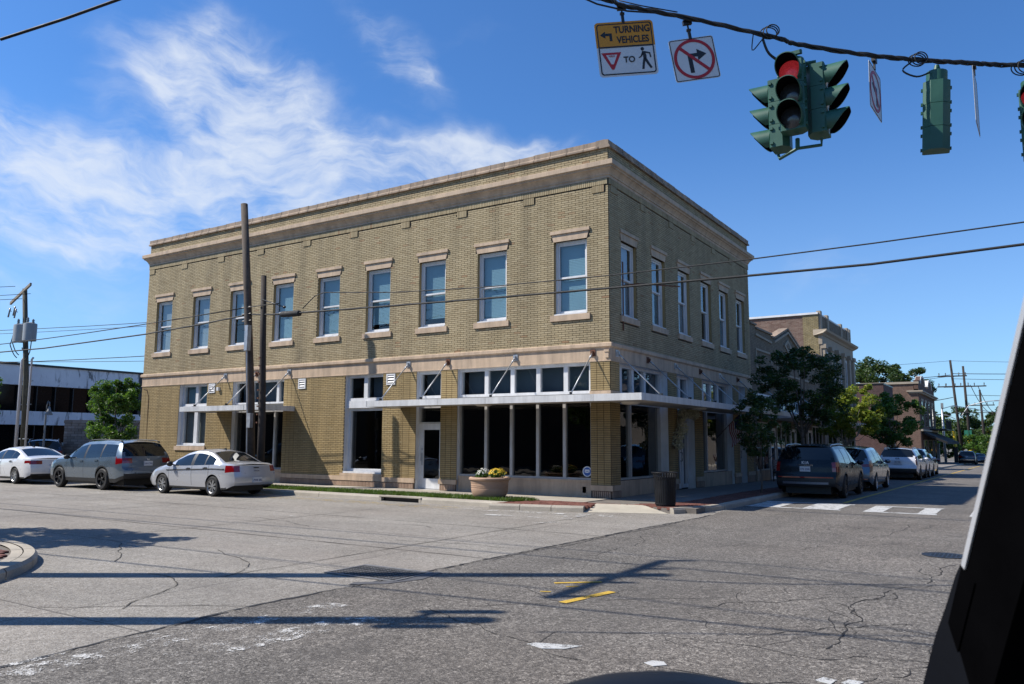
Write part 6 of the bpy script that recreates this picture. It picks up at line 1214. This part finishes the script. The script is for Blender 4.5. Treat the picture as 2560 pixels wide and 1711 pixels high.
def car(name, label, loc, rotz, P, pm, cat='car', group='parked cars'):
    "built pointing along +x, origin on the ground under the middle; x in the profiles is measured from the front bumper"
    o = thing(name, label, cat, loc, rotz, group); L, Wd, H = P['L'], P['W'], P['H']; hb = Wd / 2; R = P['R']; wx = P['wheels']; sill = P.get('sill', .24)
    st = set(np.round(np.arange(0, L + .001, L / 84), 4).tolist())
    for d in P['doors']: st |= {round(d - .008, 4), round(d + .008, 4)}
    for w_ in wx: st |= {round(w_ + s_ * (R + .055) * c_, 4) for s_ in (-1, 1) for c_ in (.2, .4, .6, .75, .87, .95, .985, 1.0)}
    xs = np.array(sorted(x for x in st if 0 <= x <= L)); n = len(xs)
    top = smooth_curve(P['top'], xs, .05); belt = np.minimum(smooth_curve(P['belt'], xs, .08), top - .05)
    ws0, ws1, bl0, bl1 = P['ws'] + P['bl']                     # windscreen base and top, back light top and base
    zroof = max(top); hatch = P.get('hatch', False)
    plan = np.array([1 - .17 * max(0, 1 - x / .55) ** 2.2 - P.get('rt', .10) * max(0, 1 - (L - x) / .5) ** 2.2 for x in xs])
    NB, NG, NR = 13, 6, 8; rows = NB + NG + NR
    V = np.zeros((n, rows + 1, 3))
    def arch(x):
        z = sill
        for w_ in wx:
            q = (R + .055) ** 2 - (x - w_) ** 2
            if q > 0: z = max(z, R + math.sqrt(q))
        return z
    for i, x in enumerate(xs):
        wv_ = hb * plan[i]; zb0 = max(arch(x), sill + .16 * max(0, 1 - x / .35) + .14 * max(0, 1 - (L - x) / .4)); zb = max(belt[i], zb0 + .02); zt_ = top[i]
        cab = min(1, max(0, (zt_ - zb) / (zroof - .93))) if zt_ > zb else 0
        cab = min(1.0, max(0.0, (zt_ - belt[i] - .08) / max(.1, zroof - max(belt) - .08)))
        wr = wv_ * (.86 * (1 - cab) + P.get('roofw', .70) * cab); ze = zt_ - (.035 + .035 * cab)
        for j in range(NB + 1):
            f = j / NB; z = zb0 + (zb - zb0) * f; h_ = (z - .2) / max(.05, (belt[i] - .2)); bulge = np.interp(h_, [-.2, .05, .3, .62, .85, 1.0], [.90, .935, .975, 1.0, .99, .965]); 
            if P.get('crease'): bulge += .008 * math.exp(-((h_ - .78) / .05) ** 2)
            V[i, j] = (x, wv_ * bulge, z)
        yb = V[i, NB, 1]
        for j in range(1, NG + 1): f = j / NG; V[i, NB + j] = (x, yb + (wr - yb) * f + .03 * math.sin(PI * f) * cab, zb + (ze - zb) * f)
        for j in range(1, NR + 1): f = 1 - j / NR; V[i, NB + NG + j] = (x, wr * f, ze + (zt_ - ze) * (1 - f * f))
    if hatch:                                                   # lean the tail and push the bumper out
        for i, x in enumerate(xs):
            wgt = min(1, max(0, (x - (L - 1.1)) / 1.1)) ** 1.6
            for j in range(rows + 1):
                z = V[i, j, 2]; V[i, j, 0] -= wgt * interp(P['tail'], z)
    else:
        for i, x in enumerate(xs):
            wgt = min(1, max(0, (x - (L - .6)) / .6)) ** 2
            for j in range(rows + 1): V[i, j, 0] -= wgt * interp(P['tail'], V[i, j, 2])
    for i, x in enumerate(xs):
        wgt = min(1, max(0, (.5 - x) / .5)) ** 2
        for j in range(rows + 1): V[i, j, 0] += wgt * interp(P.get('nose', [(.2, .10), (.45, 0), (.7, .04), (.95, .12)]), V[i, j, 2])
    B = {}
    def put(bk, pts, mi=0): B.setdefault(bk, MB()).add(pts, [(0, 1, 2, 3)], mi)
    gl = P['glass']; drs = P['doors']
    for i in range(n - 1):
        xm = .5 * (xs[i] + xs[i + 1]); gap = any(abs(xm - d) < .009 for d in drs)
        for j in range(rows):
            a, b, c, d = V[i, j], V[i + 1, j], V[i + 1, j + 1], V[i, j + 1]; zm = (a[2] + b[2] + c[2] + d[2]) / 4
            bk, mi = 'body', 0
            if j < NB:
                if gap and zm > sill + .10 and drs[0] <= xm + .01: mi = 1
                elif drs[0] < xm < drs[-1] and zm > sill + .11 and V[i, 0, 2] < sill + .06:
                    k = sum(1 for q in drs if q < xm) - 1; bk = 'door%d' % k
                elif zm < sill + .05 + (P.get('clad', 0)): mi = 1
                if P.get('clad', 0) and V[i, 0, 2] > sill + .01 and j < 2: mi = 1
                if xm > P['tl'][0] and P['tl'][1] < zm < P['tl'][2]: bk, mi = 'tail_light', 0
                if xm < .42 and xm > .12 and P['hl'][0] < zm < P['hl'][1]: bk, mi = 'headlight', 0
            elif j < NB + NG:
                hgt = V[i, NB + NG, 2] - V[i, NB, 2]
                inwin = gl[0] < xm < gl[1] and hgt > .10 and j < NB + NG - 1 and j >= NB
                if inwin:
                    if any(abs(xm - q) < w_ for q, w_ in P['pillars']): bk, mi = 'body', P.get('pm', 1)
                    else: bk = 'side_window%d' % sum(1 for q, w_ in P['pillars'] if q < xm)
            else:
                if ws0 + .03 < xm < ws1 and j > NB + NG: bk = 'windscreen'
                elif not hatch and bl0 < xm < bl1 and j > NB + NG: bk = 'rear_window'
            put(bk, [a, b, c, d], mi); mir = lambda q: (q[0], -q[1], q[2]); put(bk + ('' if bk in ('body', 'windscreen', 'rear_window') else 'R'), [mir(d), mir(c), mir(b), mir(a)], mi)
    # tail and nose faces
    for e, sg_ in ((n - 1, 1), (0, -1)):
        ratios = [V[e, NB + NG + k, 1] / max(1e-6, V[e, NB + NG, 1]) for k in range(NR + 1)]; ratios = ratios + [-q for q in ratios[-2::-1]]
        for j in range(NB + NG):
            for k in range(len(ratios) - 1):
                pts = []
                for jj, kk in ((j, k), (j, k + 1), (j + 1, k + 1), (j + 1, k)):
                    v = V[e, jj]; r_ = ratios[kk]; bul = .085 * (1 - r_ * r_) * (1 if jj < NB + NG else 0) * (1.0 if jj <= NB else 1 - (jj - NB) / NG)
                    if sg_ < 0: bul = .12 * (1 - r_ ** 2) * (1 - (jj / (NB + NG)) ** 4)
                    pts.append((v[0] + sg_ * bul, v[1] * r_, v[2]))
                zm = sum(q[2] for q in pts) / 4; ym = abs(sum(q[1] for q in pts) / 4); bk, mi = 'body', 0
                if sg_ > 0:
                    if hatch and P['rw'][0] < zm < P['rw'][1] and ym < hb * .80: bk = 'rear_window'
                    elif P['tl'][1] < zm < P['tl'][2] and ym > P['tl'][3]: bk = 'tail_light' + ('' if sum(q[1] for q in pts) > 0 else 'R')
                    elif zm < P.get('bump', .42): mi = 1
                else:
                    if .32 < zm < .62 and ym < hb * .55: bk = 'grille'
                    elif P['hl'][0] < zm < P['hl'][1] and ym > hb * .55: bk = 'headlight' + ('' if sum(q[1] for q in pts) > 0 else 'R')
                    elif zm < .32: mi = 1
                put(bk, pts if sg_ > 0 else pts[::-1], mi)
    T = Matrix.Rotation(PI, 4, 'Z') @ Matrix.Translation((-L / 2, 0, 0))
    mm = {'body': [pm, TRIMB]}
    hands = {}
    for bk, mb in B.items():
        mb.xf(T); base = bk.rstrip('R0123456789')
        mt = DGLASS if 'window' in base or base == 'windscreen' else TAILR if base == 'tail_light' else LAMPC if base == 'headlight' else TRIMB if base == 'grille' else [pm, TRIMB]
        # weld so that the shading is continuous
        me_o = mb.build(base, mt, o, False); me_ = me_o.data
        import bmesh
        bm = bmesh.new(); bm.from_mesh(me_); bmesh.ops.remove_doubles(bm, verts=bm.verts, dist=.0006)
        bm.to_mesh(me_); bm.free(); me_.polygons.foreach_set('use_smooth', [True] * len(me_.polygons)); me_.set_sharp_from_angle(angle=math.radians(38)); me_.update()
        if base == 'door': hands[bk] = me_o
    def lx(x): return L / 2 - x
    for bk, d_ in hands.items():
        k = int(bk[4]); s = 1 if not bk.endswith('R') else -1; s = -s
        xe = drs[k + 1] - .16; i = int(np.argmin(abs(xs - xe))); zh = belt[i] - .10; y = s * (hb * plan[i] * .985 + .012); h_ = MB(); h_.box(lx(xe) - .10, lx(xe) + .10, y - .014, y + .014, zh - .018, zh + .018); h_.box(lx(xe) - .075, lx(xe) + .075, y - .022, y - .01, zh - .035, zh + .035, 0); h_.build('handle', P.get('handle', pm), d_)
    ub = MB(); ub.box(lx(.35), lx(L - .3), -hb + .30, hb - .30, .17, .62); ub.box(lx(wx[0] + R + .1), lx(wx[1] - R - .1), -hb + .12, hb - .12, .19, .34)
    ub.v = [(v[0], v[1], v[2]) for v in ub.v]; ub.build('underbody', TRIMB, o)
    for w_ in wx:
        for s in (-1, 1): wheel(o, (lx(w_), s * (hb - .115), R), R, .225, P.get('rim', RIMS), P.get('spokes', 7), s)
    for s in (-1, 1):
        mx = lx(P['mirror'][0]); mz = P['mirror'][1]; mb = MB(); mb.ball((mx, s * (hb + .10), mz), .085, .115, .085, 14, 8); mb.box(mx - .03, mx + .03, min(s * (hb - .06), s * (hb + .05)), max(s * (hb - .06), s * (hb + .05)), mz - .05, mz - .01); mb.build('mirror', P.get('mirm', pm), o, True)
    # plate, badge, trim across the tail
    def tailx(z): return lx(L - interp(P['tail'], z)) - .10
    pz = P['plate'][0]; px_ = -(L / 2 - interp(P['tail'], pz)) - .105
    pl_ = MB(); pl_.box(px_ - .012, px_ + .05, -.16, .16, pz - .08, pz + .08); po = pl_.build('licence_plate', PLATE, o); text('lettering', P['plate'][1], .085, PLBLU, po, (px_ - .014, 0, pz - .008), (PI / 2, 0, -PI / 2), .001, .95)
    for tx, tz, ts, tm, tsp in P.get('badges', []):
        bx = -(L / 2 - interp(P['tail'], tz)) - .098; text('badge', tx, ts, tm, o, (bx, 0, tz), (PI / 2, 0, -PI / 2), .004, spc=tsp)
    for (z, hh, yy, mt) in P.get('strips', []):
        bx = -(L / 2 - interp(P['tail'], z)) - .095; mb = MB(); nn = 12; vs = []
        for k in range(nn + 1):
            r_ = -1 + 2 * k / nn; ofs = .085 * (1 - (r_ * yy / (hb * .9)) ** 2) - .085
            for q in ((bx - ofs - .012, z - hh), (bx - ofs - .012, z + hh), (bx - ofs + .06, z + hh), (bx - ofs + .06, z - hh)): vs.append((q[0], r_ * yy, q[1]))
        mb.add(vs, sum([[(4 * k + j, 4 * k + (j + 1) % 4, 4 * k + 4 + (j + 1) % 4, 4 * k + 4 + j) for j in range(4)] for k in range(nn)], [])); mb.build('tail_trim', mt, o)
    if P.get('rails'):
        for s in (-1, 1):
            mb = MB(); ptsr = []
            for x in np.linspace(P['rails'][0], P['rails'][1], 12): i = int(np.argmin(abs(xs - x))); e_ = min(1, min(x - P['rails'][0], P['rails'][1] - x) / .15); ptsr.append((lx(x), s * (V[i, NB + NG, 1] - .03), V[i, NB + NG, 2] + .015 + .045 * e_))
            mb.tube(ptsr, .022, 6); mb.build('roof_rail', P.get('railm', CHROME), o, True)
    if P.get('antenna'): mb = MB(); mb.prism([(-.10, 0), (.10, 0), (-.06, .06)], -.02, .02, 'y'); a_ = mb.build('antenna', TRIMB, o); a_.location = (lx(P['antenna']), 0, interp(P['top'], P['antenna']) - .01)
    if P.get('stripe'): 
        for s in (-1, 1):
            mb = MB(); pts = []
            for x in np.linspace(P['stripe'][0], P['stripe'][1], 24): i = int(np.argmin(abs(xs - x))); z = belt[i] - P['stripe'][2]; pts.append((lx(x), s * (hb * plan[i] * 1.0 + .002), z))
            mb.tube(pts, .014, 5); mb.build('side_moulding', TRIMB, o, True)
    return o
SEDAN = dict(L=4.47, W=1.76, H=1.49, R=.315, wheels=(.88, 3.49), top=[(0, .60), (.06, .72), (.35, .86), (.9, .97), (1.12, 1.01), (1.95, 1.40), (2.35, 1.475), (2.75, 1.475), (3.15, 1.41), (3.85, 1.085), (4.30, 1.06), (4.42, 1.03), (4.47, 1.0)],
             belt=[(0, .55), (.5, .80), (1.1, .90), (2.5, .945), (3.5, .985), (4.47, .97)], ws=(1.12, 1.92), bl=(3.14, 3.86), doors=(1.22, 2.42, 3.28), glass=(1.48, 3.52), pillars=((2.42, .055), (3.05, .025)), tail=[(.2, .14), (.45, .0), (.62, .0), (.8, .05), (1.0, .10), (1.1, .13)],
             tl=(4.12, .76, .965, .56), hl=(.60, .76), bump=.36, mirror=(1.42, .98), plate=(.56, 'ZWK 282'), sill=.22)
SUVP = dict(L=4.98, W=1.99, H=1.79, R=.375, wheels=(.93, 3.75), hatch=True, top=[(0, .80), (.06, .95), (.4, 1.07), (1.0, 1.14), (1.3, 1.18), (2.05, 1.66), (2.45, 1.745), (3.2, 1.77), (4.3, 1.735), (4.98, 1.68)], belt=[(0, .78), (.6, 1.0), (1.3, 1.07), (3.0, 1.10), (4.2, 1.16), (4.98, 1.18)],
            ws=(1.32, 2.05), bl=(9, 9), doors=(1.42, 2.55, 3.52), glass=(1.66, 4.62), pillars=((2.55, .06), (3.58, .055)), tail=[(.2, .12), (.5, 0), (.7, .0), (.78, .10), (1.05, .13), (1.2, .20), (1.68, .50), (1.8, .55)], rw=(1.20, 1.62), tl=(4.62, .93, 1.14, .62), hl=(.78, .93), bump=.60, mirror=(1.62, 1.12), plate=(.90, '214 DMC'), roofw=.72, clad=.10, rails=(2.3, 4.5), sill=.27, rt=.07)
def var(b, **k): d = dict(b); d.update(k); return d
zr = zroad(0)
car('silver_sedan', 'silver four-door sedan parked at the kerb, black handles and a dented rear bumper', (-12.68, -4.16, zr), PI, var(SEDAN, handle=TRIMB, mirm=TRIMB, rim=RIMS, stripe=(1.1, 4.05, .12), antenna=2.9, badges=[('FOCUS', .80, .055, CHROME, 1.3)], strips=[(.90, .016, .10, TRIMB)], plate=(.52, 'ZWK 282')), paint('silver_paint', (.54, .555, .59), .45, .32))
car('blue_grey_suv', 'blue-grey SUV with dark wheels parked in front of the silver sedan', (-18.5, -4.28, zr), PI, var(SUVP, rim=RIMD, spokes=5, railm=TRIMB, mirm=TRIMB, badges=[('H', 1.06, .11, CHROME, 1.0)], plate=(.93, '518 CWL')), paint('blue_grey_paint', (.125, .17, .215), .5, .3))
SON = var(SEDAN, L=4.82, W=1.86, wheels=(.95, 3.75), top=[(0, .60), (.06, .72), (.4, .87), (1.0, .96), (1.25, 1.0), (2.2, 1.38), (2.65, 1.47), (3.1, 1.46), (3.5, 1.39), (4.25, 1.10), (4.62, 1.07), (4.76, 1.05), (4.82, 1.0)], belt=[(0, .55), (.5, .80), (1.2, .90), (2.7, .955), (3.8, .99), (4.82, .97)], ws=(1.25, 2.18), bl=(3.48, 4.26), doors=(1.32, 2.62, 3.55), glass=(1.62, 3.85), pillars=((2.62, .055), (3.38, .025)), tl=(4.5, .80, .93, .38), mirror=(1.55, .98), plate=(.50, '105 AQN'), bump=.42, antenna=3.2, handle=CHROME, badges=[('SONATA', .74, .06, CHROME, 1.5)], strips=[(.36, .03, .55, TRIMB)])
car('white_sedan', 'white sedan at the left edge of the picture, slim red tail lamps', (-24.9, -4.25, zr), PI, SON, paint('white_car_paint', (.74, .75, .76), .0, .3))
car('dark_blue_suv', 'dark blue SUV by the office, between the white sedan and the grey wall', (-37.9, 3.2, -.14), 2.62, var(SUVP, rim=RIMD), paint('dark_blue_paint', (.02, .035, .07), .4, .3))
TEL = var(SUVP, L=5.0, W=1.99, top=[(0, .85), (.06, 1.0), (.4, 1.10), (1.0, 1.16), (1.35, 1.2), (2.05, 1.66), (2.45, 1.73), (3.2, 1.76), (4.3, 1.735), (5.0, 1.70)], tail=[(.2, .12), (.5, 0), (.72, .0), (.80, .07), (1.05, .09), (1.2, .15), (1.68, .38), (1.8, .42)], tl=(4.76, .86, 1.20, .78), rw=(1.22, 1.62), bump=.62, plate=(.96, '470 ZRB'), rim=RIMD, railm=RIMS,
          badges=[('KIA', 1.155, .13, WHITE, 1.15), ('TELLURIDE', 1.075, .055, CHROME, 1.9)], strips=[(.70, .02, .85, TAILR), (.52, .035, .70, mat('skid_silver', (.14, .15, .18), .35, .1, 5, metal=.6))])
car('dark_suv', 'dark teal-black SUV nearest in the street-side row, white badge and red tail lamps', (4.18, 8.0, zroad(7.6)), PI / 2, TEL, paint('dark_teal_paint', (.006, .013, .020), .0, .25, .12))
ODY = var(SUVP, L=5.15, W=1.99, wheels=(1.0, 4.0), R=.345, top=[(0, .72), (.06, .86), (.4, .98), (.9, 1.06), (1.15, 1.10), (2.05, 1.62), (2.5, 1.715), (3.3, 1.75), (4.5, 1.71), (5.15, 1.66)], belt=[(0, .70), (.6, .94), (1.2, 1.02), (3.0, 1.06), (4.2, 1.10), (5.15, 1.12)], ws=(1.16, 2.05), doors=(1.35, 2.5, 3.7), glass=(1.55, 4.8), pillars=((2.5, .05), (3.72, .05)), tail=[(.2, .12), (.5, 0), (.7, .0), (.9, .05), (1.15, .13), (1.68, .38), (1.8, .42)], tl=(4.7, .93, 1.08, .55), rw=(1.16, 1.58), bump=.34, clad=0, rails=None, rim=RIMS, plate=(.74, '332 BHT'), strips=[(.50, .018, .85, TAILR), (1.06, .02, .5, CHROME)])
car('grey_minivan', 'silver-grey minivan parked between the dark SUV and the white SUV', (4.22, 14.2, zroad(14.2)), PI / 2, ODY, paint('grey_van_paint', (.13, .155, .19), .55, .28), 'minivan')
EV9 = var(TEL, badges=[('KIA', 1.17, .12, TRIMB, 1.1), ('T E L L U R I D E', .84, .05, TRIMB, 1.1)], strips=[], tl=(9, 9, 9, 9), bump=.64, plate=(1.0, '901 TXL'), rim=RIMD, railm=CHROME)
ev = car('white_suv', 'boxy white SUV with black lower bumper in the street-side row', (4.25, 29.2, zroad(29)), PI / 2, EV9, paint('white_suv_paint', (.66, .68, .74), .0, .3))
for s in (-1, 1):
    mb = MB(); pts = [(-2.18 + .02, s * .95, 1.28), (-2.32, s * .88, 1.25), (-2.42, s * .90, 1.05), (-2.46, s * .93, .84)]; mb.tube(pts, .035, 6); mb.build('tail_light', mat('smoked_lamp', (.03, .01, .012), .15), ev, True)
car('red_hatchback', 'dark red car ahead of the white SUV, mostly hidden behind it', (4.2, 38.5, zroad(38)), PI / 2, var(SEDAN, tl=(4.12, .76, .965, .5)), paint('dark_red_paint', (.17, .018, .02), .3, .28))
car('white_car', 'pale car squeezed between the white SUV and the dark red car', (4.2, 34.4, zroad(34)), PI / 2, var(SUVP, tl=(9, 9, 9, 9), L=4.6, wheels=(.85, 3.5), doors=(1.3, 2.4, 3.3), rails=None), MATS['white_suv_paint'])
car('black_suv', 'black SUV parked at the far end of the street with a white plate', (3.75, 98, zroad(97)), PI / 2, var(SUVP, plate=(.98, '660 GKD'), rim=RIMD, strips=[(.62, .04, .8, CHROME)]), paint('black_paint', (.012, .013, .016), .3, .25))
car('dark_hatchback', 'dark small car beyond the far black SUV', (4.7, 106, zroad(106)), PI / 2, SEDAN, paint('dark_navy_paint', (.02, .03, .05), .3, .25))
# bumper scuff on the silver sedan
# ------------------------------------------------------------------ the vehicle the picture is taken from
tk = thing('camera_vehicle', 'dark vehicle close by, its window pillar and mirror cut by the picture edges', 'vehicle')
def at(u, v, t_): return CAM + (FX + RX * ((u - 1280) / 1973.4) - UX * ((v - 855.5) / 1973.4)) * t_
BLK = mat('black_cabin_plastic', (.0022, .0022, .0026), 1.0, .2, 12, spec=0.0); BLKG = mat('gloss_black_trim', (.008, .010, .014), .45, .2, 8, spec=.25); RIMW = mat('bright_window_trim', (.62, .64, .68), .25, .06, 6, metal=.4)
# pillar: a bar with an inner (cabin) face and an outer bright trim
P0, P1 = at(2404, 1405, .95), at(2560, 740, .80); ax = (P0 - P1).normalized(); A = P1 - ax * .45; Bm = P0 + ax * .38
sd_ = Vector((1, 0, 0)) - ax * ax.x; sd_.normalize(); fw_ = ax.cross(sd_).normalized()
if fw_.y < 0: fw_ = -fw_
side = RX - ax * RX.dot(ax); side.normalize(); dep = FX - ax * FX.dot(ax) - side * FX.dot(side); dep.normalize()
def bar(name, a, b, o0, o1, d0, d1, mt, sm=False):
    mb = MB(); vs = []
    for q in (a, b):
        for (s, e) in ((o0, d0), (o1, d0), (o1, d1), (o0, d1)): vs.append(q + side * s + dep * e)
    mb.add(vs, [(0, 1, 2, 3), (7, 6, 5, 4), (0, 4, 5, 1), (1, 5, 6, 2), (2, 6, 7, 3), (3, 7, 4, 0)]); return mb.build(name, mt, tk)
bar('pillar', A, Bm, .0026, .36, -.10, .0, BLK); bar('pillar_trim', A, P0 + ax * .005, .0, .0030, -.008, .0, RIMW); bar('window_seal', P0 + ax * .006, Bm, .0008, .003, -.03, .0, BLK)
mb = MB(); vs = []
for q in (at(2404, 1404, 1.0), at(2388, 1440, 1.0), at(2367, 1508, 1.0), at(2338, 1590, 1.0), at(2306, 1715, 1.0), at(2290, 1800, 1.0)): vs += [q, q + side * .17, q + side * .17 - dep * .08, q + side * .03 - dep * .07, q + side * .006 - dep * .012]
mb.add(vs, sum([[(5 * k + j, 5 * k + (j + 1) % 5, 5 * k + 5 + (j + 1) % 5, 5 * k + 5 + j) for j in range(5)] for k in range(5)], [(4, 3, 2, 1, 0)])); mb.build('mirror_sail', mat('matte_mirror_shell', (.004, .005, .008), .7, .2, 12, spec=.06), tk, 30)
mb = MB(); c0 = at(1690, 1924, .78); n1, n2 = 26, 10
R_ = .115
for i in range(n2 + 1):
    pass
hs = MB(); hs.ball((0, 0, 0), .185, .10, .088, 36, 16); mh_ = Matrix.Translation(c0) @ Matrix((RX, UX, -FX)).transposed().to_4x4() @ Matrix.Rotation(-.06, 4, 'Z')
hs.v = [tuple(mh_ @ Vector((x, z * 1.0, y))) for x, y, z in hs.v]; hs.build('mirror_housing', BLKG, tk, True)
c1 = at(1680, 1930, .70); rg = MB(); rg.tube([c1 + RX * (.160 * math.cos(a)) + UX * (.0735 * math.sin(a) + .0) for a in [PI * i / 30 for i in range(31)]], .0022, 6); rg.build('mirror_rim', RIMW, tk, True)
mgl = MB(); mgl.add([c1] + [c1 + RX * (.158 * math.cos(a)) + UX * (.0715 * math.sin(a)) for a in [PI * i / 30 for i in range(31)]], [(0, i, i + 1) for i in range(1, 31)]); mgl.build('mirror_glass', BLKG, tk)
# door out of view; unseen roof and rear panel added to shade the pillar
rz = math.atan2(1, 0)
cx, cy = CAM.x, CAM.y
MB().box(cx - .50, cx - .40, cy - 1.1, cy + .45, .35, 1.20).build('door', BLKG, tk); MB().box(cx - .42, cx + 1.1, cy - 1.6, cy + .30, 2.02, 2.08).build('roof', BLKG, tk); MB().box(cx - .4, cx + 1.1, cy - 1.7, cy - 1.6, .4, 2.08).build('rear_panel', BLK, tk)
